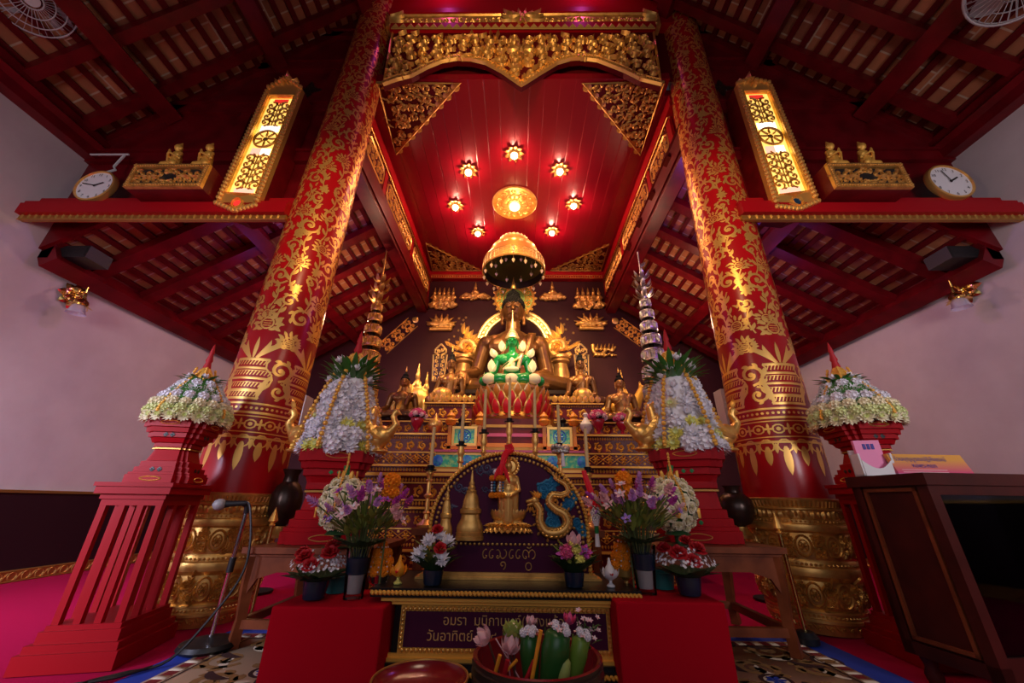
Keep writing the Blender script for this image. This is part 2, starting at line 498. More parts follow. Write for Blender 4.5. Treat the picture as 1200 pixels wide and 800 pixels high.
for s in (-1, 1):
    # high roof in front of the gable boards, low roof of the aisle behind them
    roof(s, 4.62, 4.22, .9, 7.57, -.9, 2.85, .165, [.05, .75, 1.45, 2.12, 2.62], [.05, .86, 2.2, 3.5], .10, .10, .17, .20)
    roof(s, 4.56, 2.90, 1.9, 4.62, 2.9, YB, .15, [3.3, 3.85, 4.4, 4.95, 5.5, 6.05, 6.6], [.06, 1.62], .14, .09, .16, .17)
    # eave boards on the walls
    g = G(); g.box((s*4.40, -1.0, 3.98), (s*4.56, 2.86, 4.26)); structure(g.build('trim_3' if s < 0 else 'trim_4', 'red_beam', smooth=False))
    g = G(); g.box((s*4.42, 2.9, 2.80), (s*4.56, YB, 2.98)); structure(g.build('trim_5' if s < 0 else 'trim_6', 'red_beam', smooth=False))
    # tie beam with its gilded lower edge
    g = G(); g.box((s*2.05, 2.60, 3.08), (s*4.70, 2.74, 3.19)); g.box((s*2.05, 2.62, 3.19), (s*4.66, 2.80, 3.23)); g.box((s*2.05, 2.70, 3.23), (s*4.56, 2.90, 3.34))
    structure(g.build('beam', 'red_paint', smooth=False))
    g = G(); g.box((s*2.05, 2.64, 3.035), (s*4.66, 2.68, 3.09))
    fm = lambda a, b, h: (s*a, 2.64-h, 3.06+b)
    for k in range(40): g.leaf(2.12+k*.064, -.018, 1.2, .05, .03, fm, .008, 0, .8, 4)
    g.ribbon([(2.05, .026), (4.66, .026)], .012, fm, .006); g.ribbon([(2.05, -.026), (4.66, -.026)], .012, fm, .006)
    structure(g.build('trim_7' if s < 0 else 'trim_8', 'gold_dark'))
    # stepped boards of the gable
    top = lambda x: 4.22+(4.62-x)*.9+.04
    g = G(); g.prism([(s*x, z) for x, z in ((2.0, 3.3), (4.56, 3.3), (4.56, top(4.56)), (2.0, top(2.0)))][::-s], YT, YT+.08, 0)
    for z, x1, hh in ((4.02, 4.56, .12), (4.78, 3.95, .12), (5.55, 3.1, .12), (6.2, 2.5, .1)):
        g.box((s*2.0, YT-.05, z-hh/2), (s*min(x1, 4.56), YT, z+hh/2), 0)
        g.box((s*2.0, YT-.075, z+hh/2), (s*min(x1, 4.56), YT, z+hh/2+.03), 0)
    for x, z0, z1 in ((3.02, 4.08, 4.72), (2.15, 4.84, 5.5), (3.55, 3.4, 3.96), (2.75, 3.4, 3.96)):
        g.box((s*(x-.06), YT-.04, z0), (s*(x+.06), YT, z1), 0)
    g.prism([(s*x, z) for x, z in ((4.56, 2.86), (4.56, 3.32), (3.84, 3.32))][::-s], YT+.01, YT+.06, 0)
    # raised sloping edge board under the roof
    g.prism([(s*x, z) for x, z in ((2.0, top(2.0)-.22), (4.56, top(4.56)-.22), (4.56, top(4.56)), (2.0, top(2.0)))][::-s], YT-.05, YT, 0)
    structure(g.build('wall_front_'+('left' if s < 0 else 'right'), 'red_beam', smooth=False))
    for x, z in ((2.95, 4.40), (2.42, 5.17)):
        g = G(); fm = flat(s*x, YT-.001, z)
        for k in range(4): g.leaf(0, 0, PI/2*k, .15, .08, fm, .008, 0, 0, 5)
        for k in range(4): g.leaf(0, 0, PI/2*k+PI/4, .08, .05, fm, .008, 0, 0, 5)
        tag(g.build('star_ornament', 'bronze_dark'), '', 'ornament', 'dark star ornaments on the gable boards')['label'] = \
            'dark cross-shaped star ornament on the red gable boards, %s side, %s' % ('left' if s < 0 else 'right',
            {2.95: 'beside the tall lit panel', 2.42: 'higher, near the column'}[x])

# nave: boarded ceiling, cornice, clerestory, long beams
XL, XR, ZC = -1.80, 1.87, 5.25
g = G(); g.box((XL-.1, 3.0, ZC), (XR+.1, YB, ZC+.1)); g.box((-1.66, 2.80, ZC), (1.82, 3.0, ZC+.1)); structure(g.build('ceiling', 'ceiling_boards', smooth=False))
n_tr = 9
for x0, s in ((XL, -1), (XR, 1)):
    g = G()
    g.box((x0, 2.98, 5.12), (x0+s*.14, YB, ZC), 0); g.box((x0-s*.02, 2.98, 5.04), (x0+s*.14, YB, 5.12), 0)
    fm = lambda a, b, h: (x0-s*.02+s*b*.6, a, 5.04-h-.0)
    g.ribbon([(3.12, .035), (YB, .035)], .022, fm, .012, 1); g.ribbon([(3.12, .115), (YB, .115)], .012, fm, .008, 1)
    for k in range(70): g.disc(3.13+k*.053, .075, .021, fm, .018, 1, 6)
    structure(g.build('trim_%d' % n_tr, ['red_paint', 'gold_dark'])); n_tr += 1
    g = G(); g.box((x0+s*.065, 2.98, 4.55), (x0+s*.16, YB, 5.06), 0)
    for y in (3.18, 3.95, 5.42, 6.80): g.box((x0+s*.02, y-.05, 4.6), (x0+s*.06, y+.05, 5.04), 0)
    g.box((x0+s*.02, 3.12, 4.60), (x0+s*.06, YB, 4.64), 0)
    structure(g.build('wall_clerestory', 'red_paint', smooth=False))
    g = G(); g.box((x0+s*.0, 2.98, 4.36), (x0+s*.22, YB, 4.61), 0); g.box((x0+s*.02, 2.98, 4.30), (x0+s*.2, YB, 4.36), 0)
    structure(g.build('beam', 'red_beam', smooth=False))
    for i, (y0, y1) in enumerate(((3.24, 3.88), (4.03, 5.35), (5.50, 6.74))):
        g = G(); g.box((x0+s*.025, y0, 4.66), (x0+s*.065, y1, 5.00), 1)
        fm = lambda a, b, h: (x0+s*(.025)-s*h, a, b)
        c = .07
        oct_ = [(y0+.02+c, 4.68), (y1-.02-c, 4.68), (y1-.02, 4.68+c), (y1-.02, 4.98-c), (y1-.02-c, 4.98), (y0+.02+c, 4.98), (y0+.02, 4.98-c), (y0+.02, 4.68+c), (y0+.02+c, 4.68)]
        g.ribbon(oct_, .028, fm, .014, 0)
        g.fill(lambda a, b: True, y0+.06, 4.71, y1-.06, 4.95, .105, fm, .020, .014, 0, 5+i)
        w = ('foremost', 'middle', 'rearmost')[i]
        o = g.build('frieze_panel', ['gold', 'red_dark'])
        tag(o, '%s gilded scrollwork frieze panel above the long beam, %s side of the nave' % (w, 'left' if s < 0 else 'right'), 'panel', 'gilded frieze panels along the nave')
# cornice over the back wall
g = G(); g.box((XL, YB-.12, 5.06), (XR, YB, 5.25), 0)
fm = lambda a, b, h: (a, YB-.12-h, 5.06+b)
for k in range(74): g.disc(XL+.03+k*.05, .045, .019, fm, .016, 1, 6)
g.ribbon([(XL, .012), (XR, .012)], .016, fm, .01, 1); g.ribbon([(XL, .08), (XR, .08)], .014, fm, .008, 1)
structure(g.build('trim_11', ['red_paint', 'gold_dark']))

g = G(); g.box((-1.75, 2.86, ZC+.1), (1.95, 2.90, 6.3)); structure(g.build('wall_above_arch', 'red_dark', smooth=False))
# corner ornaments of the ceiling
def corner(pts, seed, label):
    poly = [tuple(p) for p in pts]
    g = G(); fm = lambda a, b, h: (a, b, ZC-.012-h)
    g.add([(x, y, ZC-.006) for x, y in poly], [(0, 1, 2)], 1)
    xs = [p[0] for p in poly]; ys = [p[1] for p in poly]
    g.fill(lambda a, b: pip(poly, a, b) and edge_dist(poly, a, b) > .045, min(xs), min(ys), max(xs), max(ys), .12, fm, .034, .016, 0, seed, 1.15, 10)
    q = random.Random(seed+50)
    for k in range(170):
        a, b = q.uniform(min(xs), max(xs)), q.uniform(min(ys), max(ys))
        if pip(poly, a, b) and edge_dist(poly, a, b) > .03: g.leaf(a, b, q.uniform(0, 6.28), .085, .026, fm, .014, 0, q.uniform(-1.2, 1.2), 5)
    g.ribbon(poly+[poly[0]], .05, fm, .018, 0)
    # scalloped long edge
    (x0, y0), (x1, y1) = poly[1], poly[2]
    for k in range(9):
        t = (k+.5)/9; g.disc(x0+(x1-x0)*t, y0+(y1-y0)*t, .055, fm, .016, 0, 8)
    tag(g.build('corner_ornament', ['gold_dark', 'red_dark']), label, 'ornament', 'gilded openwork triangles in the ceiling corners')
corner([(-1.62, 2.83), (-.64, 2.83), (-1.68, 3.80)], 1, 'gilded openwork triangle in the front left corner of the red ceiling')
corner([(1.76, 2.84), (.82, 2.84), (1.78, 3.82)], 2, 'gilded openwork triangle in the front right corner of the red ceiling')
corner([(-1.76, 6.70), (-.74, 6.70), (-1.70, 5.80)], 3, 'gilded openwork triangle in the back left corner of the red ceiling')
corner([(1.82, 6.70), (.76, 6.70), (1.79, 5.82)], 4, 'gilded openwork triangle in the back right corner of the red ceiling')

# carved arch between the columns
YA = 2.72
q = lambda u, v: (lambda p: (p.x, p.z))(at(u, v, YA))
low = [(449, 101), (466, 95), (482, 91), (501, 81), (518, 74), (535, 71), (552, 72), (569, 76), (588, 86), (611, 102), (633, 88), (653, 76), (668, 71.5), (681, 70.5), (700, 73), (716, 79), (731, 85), (751, 95), (775, 101)]
topc = [(766, 38), (460, 38)]
poly = [q(*p) for p in low+topc]
t = thing('carved_arch_panel', 'gilded carved panel with a double-arched lower edge spanning the two red columns', 'carved panel', (0, YA, 0))
g = G(); g.prism(poly, 0, .06, 0); g.build('board', 'red_dark', t, smooth=False)
g = G(); fm = flat(0, 0, 0)
g.fill(lambda a, b: pip(poly, a, b) and edge_dist(poly, a, b) > .06, poly[0][0], poly[9][1], poly[18][0], poly[19][1]-.06, .155, fm, .040, .035, 0, 9, 1.15, 12)
q2 = random.Random(4)
for k in range(150):
    a, b = q2.uniform(poly[0][0], poly[18][0]), q2.uniform(poly[9][1], poly[19][1])
    if pip(poly, a, b) and edge_dist(poly, a, b) > .06: g.leaf(a, b, q2.uniform(0, 6.28), .11, .045, fm, .045, 0, q2.uniform(-1, 1), 5)
cx, cz = q(611, 62); g.flower(cx, cz, .17, fm, 10, .05); g.flower(cx, cz-.18, .12, fm, 8, .05)
g.build('scrollwork', 'gold_old', t)
g = G(); edge = poly[:19]
dense = []
for (x0, z0), (x1, z1) in zip(edge, edge[1:]):
    for k in range(6): dense.append((x0+(x1-x0)*k/6, z0+(z1-z0)*k/6))
dense.append(edge[-1])
g.ribbon([(x, z+.085) for x, z in dense], .022, fm, .03); g.ribbon([(x, z+.012) for x, z in dense], .03, fm, .03)
for x, z in dense[::1]: g.ball((x, -.012, z+.05), (.021, .02, .026), 6, 5)
for sx in (poly[18], poly[0]):
    pass
g.ribbon([poly[0], poly[20]], .03, fm, .02); g.ribbon([poly[18], poly[19]], .03, fm, .02)
g.build('beaded_border', 'gold', t)
g = G(); (xa, za), (xb, zb) = poly[20], poly[19]
g.box((xa-.02, -.05, za-.02), (xb+.02, .08, za+.10), 0)
nT = 34
for k in range(nT):
    x = xa+(xb-xa)*(k+.5)/nT; z = za+(zb-za)*(k+.5)/nT
    g.add([(x-.045, -.055, z+.0), (x+.045, -.055, z+.0), (x, -.055, z+.085), (x, -.075, z+.03)], [(0, 1, 3), (1, 2, 3), (2, 0, 3)], 1)
g.ribbon([(xa, za-.015), (xb, zb-.015)], .03, flat(0, -.05, 0), .01, 1)
g.build('toothed_band', ['red_paint', 'gold'], t)
# moulded beam above the arch
t = thing('carved_beam', 'slim gilded beam with a carved knot at its middle, above the double-arched panel', 'beam', (0, YA, 0))
(xa, za), (xb, zb) = q(457, 33), q(770, 33); (xc, zc) = q(612, 20)
g = G(); g.box((xa-.05, -.02, za), (xb+.05, .10, zc+.02), 0); fm = flat(0, -.02, 0)
nb = 40
for k in range(nb):
    x = xa+(xb-xa)*(k+.5)/nb
    g.scroll(x, (za+zc)/2, .042, k*2.1, 1 if k % 2 else -1, fm, .016, .012, 0, 1.2, 10, 2)
g.ribbon([(xa, za+.012), (xb, za+.012)], .024, fm, .02); g.ribbon([(xa, zc), (xb, zc)], .024, fm, .02)
g.build('carved_rail', 'gold_old', t)
g = G(); g.flower(xc, (za+zc)/2, .16, flat(0, -.04, 0), 10, .04)
for s in (-1, 1):
    for k in range(3): g.leaf(xc+s*.05, (za+zc)/2-.05+k*.05, PI/2-s*(PI/2-.3*k+.3), .22, .07, flat(0, -.04, 0), .03, 0, s*.4)
    x = xa if s < 0 else xb
    for k in range(3): g.leaf(x, (za+zc)/2-.05+k*.05, PI/2+s*(PI/2-.3*k+.3), .18, .07, flat(0, -.04, 0), .03, 0, -s*.4)
g.build('carved_knot', 'gold_old', t)
g = G(); g.box((-1.95, YA+.02, 6.25), (2.1, YA+.16, 8.0), 0)
for s in (-1, 1): g.box((.12+s*1.0-.72, YA-.03, zc+.06), (.12+s*1.0+.72, YA+.02, zc+.16), 0)
structure(g.build('beam', 'red_paint', smooth=False))
# ------------------------------------------------------------------ the two great columns
def prof_r(prof, z):
    for (r0, z0), (r1, z1) in zip(prof, prof[1:]):
        if z0 <= z <= z1 and z1 > z0: return r0+(r1-r0)*(z-z0)/(z1-z0)
    return prof[-1][0]
def column():
    t = thing('temple_column', '', 'column', (0, 0, 0))
    rad = lambda z: .278-.052*min(1, max(0, (z-.7)/4.6))
    g = G(); g.lathe([(rad(z), z) for z in [.70+.35*k for k in range(20)]], 64); g.build('shaft', 'red_lacquer', t)
    # gold leaf pattern: a = arc length on the shaft, counted from its front
    g = G()
    def fm(a, z, h):
        r = rad(z); th = -PI/2+a/.26; r += .0015+h*.25
        return (cos(th)*r, sin(th)*r, z)
    C = 2*PI*.26
    def line(z, w): g.ribbon([(C*k/64, z) for k in range(65)], w, fm, .002)
    # pendants, bands
    n = 16
    for k in range(n):
        a = C*k/n
        g.leaf(a, 1.07, -PI/2, .19 if k % 2 else .13, .045, fm, .002)
        g.ring(a, 1.075, .042, .010, fm, .002, 0, 10); g.disc(a, 1.05, .016, fm, .002)
        g.leaf(a+C/n/2, 1.09, -PI/2, .07, .022, fm, .002)
    for z, w in ((1.10, .016), (1.135, .008), (1.245, .008), (1.27, .016), (1.335, .014)): line(z, w)
    for k in range(14):
        a = C*k/14; g.ring(a, 1.19, .034, .010, fm, .002, 0, 10, .030); g.disc(a, 1.19, .014, fm, .002)
        for s in (-1, 1): g.leaf(a+C/28, 1.19, PI/2*s, .04, .016, fm, .002); g.leaf(a+C/28, 1.19, PI/2+PI/2*s, .035, .016, fm, .002)
    for k in range(52): g.disc(C*k/52, 1.303, .010, fm, .002, 0, 6)
    # water pots with rising lotus
    def lotus(a, z, r, sc=1):
        for k in range(9):
            an = PI/2+(k-4)*.52
            g.leaf(a+cos(an)*r*.50, z+sin(an)*r*.50, an, r*.56, r*.25, fm, .002, 0, 0, 5)
        g.ring(a, z, r*.40, r*.12, fm, .002, 0, 14)
        for k in range(3): g.ribbon([(a-r*.26, z+(k-1)*r*.17), (a+r*.26, z+(k-1)*r*.17)], r*.07, fm, .002)
        for s in (-1, 1):
            for k in range(3): g.leaf(a+s*r*.2, z-r*.45, PI/2-s*(1.5+.25*k), r*(1.0-.2*k), r*.17, fm, .002, 0, s*(1.1+.2*k), 6)
    def pot(a0):
        rows = [(1.37, .115), (1.40, .10), (1.43, .12), (1.47, .155), (1.52, .165), (1.56, .15), (1.60, .11), (1.64, .105), (1.67, .12)]
        for k, (z, w) in enumerate(rows):
            if k % 2 == 0: g.ribbon([(a0-w+2*w*i/12, z) for i in range(13)], .017, fm, .002)
            else:
                m_ = int(w*2/.022)
                for i in range(m_): g.ribbon([(a0-w+2*w*(i+.2)/m_, z-.016), (a0-w+2*w*(i+.8)/m_, z+.016)], .008, fm, .002)
                g.ribbon([(a0-w+2*w*i/12, z+.019) for i in range(13)], .005, fm, .002)
        for s in (-1, 1):
            g.ribbon([(a0+s*p[1], p[0]) for p in rows], .012, fm, .002)
            g.leaf(a0+s*.03, 1.68, PI/2-s*.5, .22, .042, fm, .002, 0, -s*.7); g.leaf(a0+s*.02, 1.68, PI/2-s*.9, .17, .036, fm, .002, 0, s*.8)
        g.leaf(a0, 1.68, PI/2, .17, .03, fm, .002)
        lotus(a0+.02, 1.97, .115)
        lotus(a0+.20, 1.84, .09); lotus(a0-.20, 1.82, .085)
    for k in range(4):
        a0 = C*k/4
        pot(a0)
        # scrolls between the pots
        b = a0+C/8
        g.scroll(b, 1.60, .085, PI*1.5, 1, fm, .022, .002, 0, 1.3, 16, 4); g.scroll(b+.02, 1.44, .065, PI/2, -1, fm, .018, .002, 0, 1.2, 14, 3)
        g.leaf(b-.1, 1.37, PI/2, .2, .035, fm, .002, 0, -.5); g.leaf(b+.1, 1.37, PI/2, .2, .035, fm, .002, 0, .5)
    # climbing flowers and scrolls up to the roof
    q = random.Random(3); cols = 7; z = 2.05; row = 0
    while z < 7.0:
        for c in range(cols):
            a = C*(c+.5*(row % 2))/cols+q.uniform(-.02, .02); zz = z+q.uniform(-.03, .03)
            kind = (c+row*2) % 3
            if kind == 0: lotus(a, zz, q.uniform(.078, .098))
            elif kind == 1:
                s = 1 if q.random() < .5 else -1
                g.scroll(a, zz, .088, q.uniform(0, 6.28), s, fm, .021, .002, 0, 1.3, 16, 4)
            else:
                g.scroll(a, zz-.03, .062, q.uniform(0, 6.28), 1, fm, .018, .002, 0, 1.2, 12, 3)
                g.flower(a+.02, zz+.085, .05, fm, 7, .002)
            # stem and leaves joining the cells
            a2 = a+C/cols*.5
            s = 1 if (c+row) % 2 else -1
            g.ribbon([(a2+s*.035*sin(PI*i/5), z-.12+.24*i/5) for i in range(6)], .012, fm, .002)
            for i in range(4): g.leaf(a2+s*.03, z-.09+.055*i, PI/2+(1 if i % 2 else -1)*.9, .075, .028, fm, .002, 0, (1 if i % 2 else -1)*-.6, 5)
        z += .180; row += 1
    for k in range(620):
        a, z_ = q.uniform(0, C), q.uniform(1.95, 6.9); g.leaf(a, z_, q.uniform(0, 6.28), .055, .017, fm, .002, 0, q.uniform(-1.2, 1.2), 4)
    g.build('gold_leaf_pattern', 'gold_leaf', t, ang=180)
    # gilt base
    prof = [(.245, 0), (.252, .03), (.258, .055), (.268, .06), (.268, .075), (.262, .08), (.262, .105), (.272, .11), (.272, .118), (.262, .125), (.282, .16), (.290, .20), (.290, .24),
            (.286, .275), (.295, .285), (.312, .30), (.316, .325), (.310, .345), (.298, .352), (.298, .375), (.290, .39), (.300, .42), (.306, .46), (.304, .50), (.296, .535), (.318, .548), (.322, .57), (.318, .585),
            (.300, .592), (.300, .612), (.292, .618), (.296, .64), (.292, .665), (.310, .672), (.310, .68), (.296, .686), (.308, .72), (.312, .735), (.29, .742), (.27, .742)]
    g = G(); g.lathe(prof, 72, cap=False)
    def fb(a, z, h):
        th = -PI/2+a/.3; r = prof_r(prof, z)+h+.001
        return (cos(th)*r, sin(th)*r, z)
    CB = 2*PI*.3
    for z0, sc, n in ((.205, .075, 12), (.465, .07, 12)):
        for k in range(n):
            a = CB*k/n
            g.ring(a, z0, .042, .014, fb, .012, 0, 14, .058*sc/.07); g.ring(a, z0, .024, .008, fb, .01, 0, 10, .034); g.flower(a, z0, .024, fb, 6, .012)
            for s in (-1, 1):
                g.scroll(a+s*.078, z0+.02, .030, PI/2, s, fb, .012, .012, 0, 1.2, 10, 2)
                g.scroll(a+s*.07, z0-.04, .024, -PI/2, -s, fb, .010, .010, 0, 1.1, 8, 2)
                for i in range(3): g.leaf(a+s*.05, z0-.065, PI/2-s*(.3+.5*i), .06, .022, fb, .010, 0, s*.5, 4)
                g.leaf(a+s*.06, z0+.068, -PI/2+s*.5, .05, .02, fb, .01, 0, s*.5, 4)
    q = random.Random(12)
    for z0, dz in ((.205, .07), (.465, .065)):
        for k in range(260):
            a, z_ = q.uniform(0, CB), z0+q.uniform(-dz, dz)
            if min((a-CB*i/12) % CB for i in range(12)) < .048 or min((CB*i/12-a) % CB for i in range(12)) < .048: continue
            if k % 2: g.leaf(a, z_, q.uniform(0, 6.28), .045, .017, fb, .014, 0, q.uniform(-1.5, 1.5), 4)
            else: g.scroll(a, z_, .017, q.uniform(0, 6.28), 1 if k % 4 else -1, fb, .009, .014, 0, 1.1, 7, 1, False)
    for k in range(30):
        a = CB*k/30; g.leaf(a, .618, PI/2, .05, .04, fb, .010); g.leaf(a+CB/60, .664, -PI/2, .035, .022, fb, .008)
        g.leaf(a, .028, PI/2+.6, .035, .016, fb, .006); g.scroll(a+.02, .03, .016, 0, 1, fb, .007, .006, 0, 1, 7, 1, False)
    for k in range(80):
        a = CB*k/80; g.ribbon([(a, .688), (a, .722)], .013, fb, .008); g.disc(a, .364, .009, fb, .008, 0, 6); g.disc(a, .093, .009, fb, .008, 0, 6); g.disc(a, .602, .007, fb, .007, 0, 6)
    g.build('gilded_base', 'gold_old', t)
    t.rotation_euler = (0, .025, 0)
    return t
c1 = column(); c1.location = (-1.97, 2.87, .006); c1['label'] = 'tall red column with gold floral pattern on a gilded base, behind the microphone stand'
c2 = place(c1, 'tall red column with gold floral pattern on a gilded base, beside the dark glass-fronted cabinet', (1.982, 2.92, .006)); c2.rotation_euler = (0, .025, 0)
for c in (c1, c2): c['group'] = 'patterned red columns'; c['kind'] = 'thing'
# ------------------------------------------------------------------ ceiling lamps
LOTUS_LAMPS = [(0, 3.79), (-.68, 4.08), (-.98, 4.79), (-.67, 5.45), (.67, 5.43), (.97, 4.76), (.67, 4.07)]
def lotus_lamp():
    t = thing('lotus_lamp', '', 'ceiling lamp', (0, 0, ZC), 0, 'lotus lamps in a ring on the red ceiling')
    g = G(); g.lathe([(.05, 0), (.075, -.012), (.08, -.04), (.06, -.055), (.03, -.06)], 20); g.build('cup', 'gold_dark', t)
    for k in range(9):
        a = 2*PI*k/9; fm = lambda x, y, h: ((.045+x)*cos(a)-y*sin(a), (.045+x)*sin(a)+y*cos(a), -.022-x*.18-h)
        if k == 0:
            g = G(); g.leaf(0, 0, 0, .095, .06, fm, .012, 0, 0, 6); p0 = g.build('petal', 'gold_dark', t, ang=180)
        else: child(p0, t, (0, 0, 0), (0, 0, a))
    g = G(); g.ball((0, 0, -.07), (.05, .05, .045), 16, 10); g.build('bulb', 'lamp_glow', t)
    return t
spots_ = ('nearest the arch', 'front left of the ring', 'far left of the ring', 'back left of the ring, beside the umbrella', 'back right of the ring, beside the umbrella', 'far right of the ring', 'front right of the ring')
l0 = lotus_lamp()
for i, (x, y) in enumerate(LOTUS_LAMPS):
    lb = 'glowing lotus-shaped lamp on the red ceiling, '+spots_[i]
    if i == 0: l0.location = (x, y, ZC); l0['label'] = lb
    else: place(l0, lb, (x, y, ZC))
t = thing('ceiling_rosette', 'large round gilded rosette with a glowing lamp at its middle, centre of the red ceiling', 'ceiling lamp', (0, 4.76, ZC))
g = G(); g.lathe([(.36, 0), (.37, -.015), (.35, -.03), (.31, -.025), (.30, -.02), (.21, -.03), (.20, -.05), (.17, -.055), (.13, -.05), (.12, -.075), (.09, -.08)], 48); g.build('rose_plate', 'gold_old', t)
g = G()
for k in range(16):
    a = 2*PI*k/16; fm = lambda x, y, h: (x*cos(a)-y*sin(a), x*sin(a)+y*cos(a), -.024-h)
    g.scroll(.255, 0, .042, k, 1 if k % 2 else -1, fm, .02, .014, 0, 1.1, 9, 2); fm2 = lambda x, y, h: (x*cos(a)-y*sin(a), x*sin(a)+y*cos(a), -.052-h); g.leaf(.12, 0, 0, .08, .05, fm2, .015)
g.build('scroll_ring', 'gold', t)
g = G(); g.ball((0, 0, -.085), (.085, .085, .055), 20, 10); g.build('glass_bowl', 'rosette_glow', t)

# ------------------------------------------------------------------ tall lit panels on the gable boards
def lit_panel(s):
    Y = 2.63
    if s < 0: px = ((315, 107), (356, 107), (304, 243), (255, 240)); tip = (338, 95); bot = (278, 250)
    else: px = ((861, 102), (901, 101), (957, 238), (906, 245)); tip = (877, 96); bot = (934, 248)
    P = [at(u, v, Y) for u, v in px]; c = sum(P, Vector())/4
    t = thing('lit_panel', 'tall narrow glowing openwork panel in a gilded rope frame, %s' % ('left of the left column' if s < 0 else 'right of the right column'), 'light panel', (c.x, Y, c.z), 0, 'tall lit panels on the gable boards')
    L = [(p.x-c.x, p.z-c.z) for p in P]; T = at(*tip, Y); B = at(*bot, Y); T = (T.x-c.x, T.z-c.z); B = (B.x-c.x, B.z-c.z)
    def uvp(a, b):     # a across 0..1, b from the bottom 0..1
        x0 = L[3][0]+(L[0][0]-L[3][0])*b; x1 = L[2][0]+(L[1][0]-L[2][0])*b
        z0 = L[3][1]+(L[0][1]-L[3][1])*b; z1 = L[2][1]+(L[1][1]-L[2][1])*b
        return x0+(x1-x0)*a, z0+(z1-z0)*a
    fm = lambda a, b, h: (lambda q: (q[0], -h, q[1]))(uvp(a, b))
    H = L[0][1]-L[3][1]; W = .5*(L[2][0]-L[3][0]+L[1][0]-L[0][0])
    fs = flat(0, 0, 0)
    g = G(); out = [L[0], T, L[1], L[2], B, L[3]]
    g.prism(out[::-1], .02, .22, 0); g.build('light_box', 'red_beam', t, smooth=False)
    inset = .17
    g = G(); quad = lambda a0, b0, a1, b1, m: g.add([fm(a0, b0, .004), fm(a1, b0, .004), fm(a1, b1, .004), fm(a0, b1, .004)], [(0, 1, 2, 3)], m)
    quad(.15, .08, .85, .92, 0)
    gp = g.build('glowing_pane', 'panel_glow', t, smooth=False)
    def pane(a0, b0, a1, b1, mm):
        g = G(); g.add([fm(a0, b0, .008), fm(a1, b0, .008), fm(a1, b1, .008), fm(a0, b1, .008)], [(0, 1, 2, 3)]); g.build('coloured_pane', mm, gp, smooth=False)
    for k, (b0, b1) in enumerate(((.60, .655), (.40, .455), (.085, .13))):
        pane(.25, b0, .5, b1, 'panel_pink' if k else 'panel_white'); pane(.5, b0, .75, b1, 'panel_white' if k < 2 else 'panel_pink')
    pane(.3, .87, .70, .91, 'panel_red')
    # frame
    g = G(); loop = [(.075, .04), (.925, .04), (.925, .96), (.075, .96)]
    pts = [uvp(*p) for p in loop]; pts = pts+[pts[0]]
    g.prism(out[::-1], -.005, .02, 0) if False else None
    ring = [L[0], T, L[1], L[2], B, L[3], L[0]]
    inn = [uvp(.15, .92), uvp(.5, .945), uvp(.85, .92), uvp(.85, .08), uvp(.5, .055), uvp(.15, .08), uvp(.15, .92)]
    for k in range(6):
        a, b, c_, d = ring[k], ring[k+1], inn[k+1], inn[k]
        g.add([(p[0], y, p[1]) for y in (-.03, .02) for p in (a, b, c_, d)], [(3, 2, 1, 0), (4, 5, 6, 7), (0, 1, 5, 4), (2, 3, 7, 6)], 0)
    def seg(p, q_, n, r):
        for k in range(n):
            f = (k+.5)/n; x, z = p[0]+(q_[0]-p[0])*f, p[1]+(q_[1]-p[1])*f
            g.ball((x, -.035, z), r, 6, 4)
    for p, q_, n in ((uvp(.05, .02), uvp(.05, .98), 34), (uvp(.95, .02), uvp(.95, .98), 34), (L[0], T, 5), (T, L[1], 5), (L[2], B, 6), (B, L[3], 6)): seg(p, q_, n, .026)
    for a in (.135, .865): g.ribbon([uvp(a, .08), uvp(a, .92)], .022, fs, .045)
    for b in (.075, .925): g.ribbon([uvp(.14, b), uvp(.86, b)], .022, fs, .045)
    g.flower(T[0], T[1]-.05, .075, fs, 7, .06); g.leaf(T[0], T[1]-.04, PI/2, .13, .07, fs, .06)
    for sg in (-1, 1):
        g.leaf(T[0]+sg*.05, T[1]-.08, PI/2-sg*.9, .10, .05, fs, .05); g.leaf(B[0]+sg*.07, B[1]+.07, PI/2+sg*2.0, .10, .05, fs, .05)
    g.ring(B[0], B[1]+.085, .045, .03, fs, .055, 0, 12, .055)
    fr_o = g.build('gilded_frame', 'gold', t)
    g = G(); g.disc(B[0], B[1]+.085, .035, flat(0, -.04, 0), .004, 0, 12); g.build('jewel', 'panel_red' if s < 0 else 'panel_blue', fr_o)
    # openwork
    g = G(); cx, cz = uvp(.5, .535)
    g.ring(cx, cz, .115, .022, flat(0, -.008, 0), .018, 0, 20); g.disc(cx, cz, .03, flat(0, -.008, 0), .02)
    for k in range(8): g.leaf(cx+cos(k*PI/4)*.03, cz+sin(k*PI/4)*.03, k*PI/4, .08, .02, flat(0, -.008, 0), .015)
    for b0, b1 in ((.66, .87), (.13, .40)):
        n = 5 if b0 < .5 else 4
        for k in range(n):
            b = b0+(b1-b0)*(k+.5)/n
            for sg in (-1, 1):
                x, z = uvp(.5+sg*.20, b)
                g.scroll(x, z, .058, PI/2 if k % 2 else -PI/2, sg*(1 if k % 2 else -1), flat(0, -.008, 0), .017, .012, 0, 1.15, 12, 2)
                x2, z2 = uvp(.5, b); g.leaf(x2, z2, PI/2-sg*.8, .08, .022, flat(0, -.008, 0), .012)
    g.ribbon([uvp(.5, .655), uvp(.5, .87)], .010, flat(0, -.008, 0), .01); g.ribbon([uvp(.5, .13), uvp(.5, .40)], .010, flat(0, -.008, 0), .01)
    g.build('openwork', 'gold_dark', t)
for s in (-1, 1): lit_panel(s)

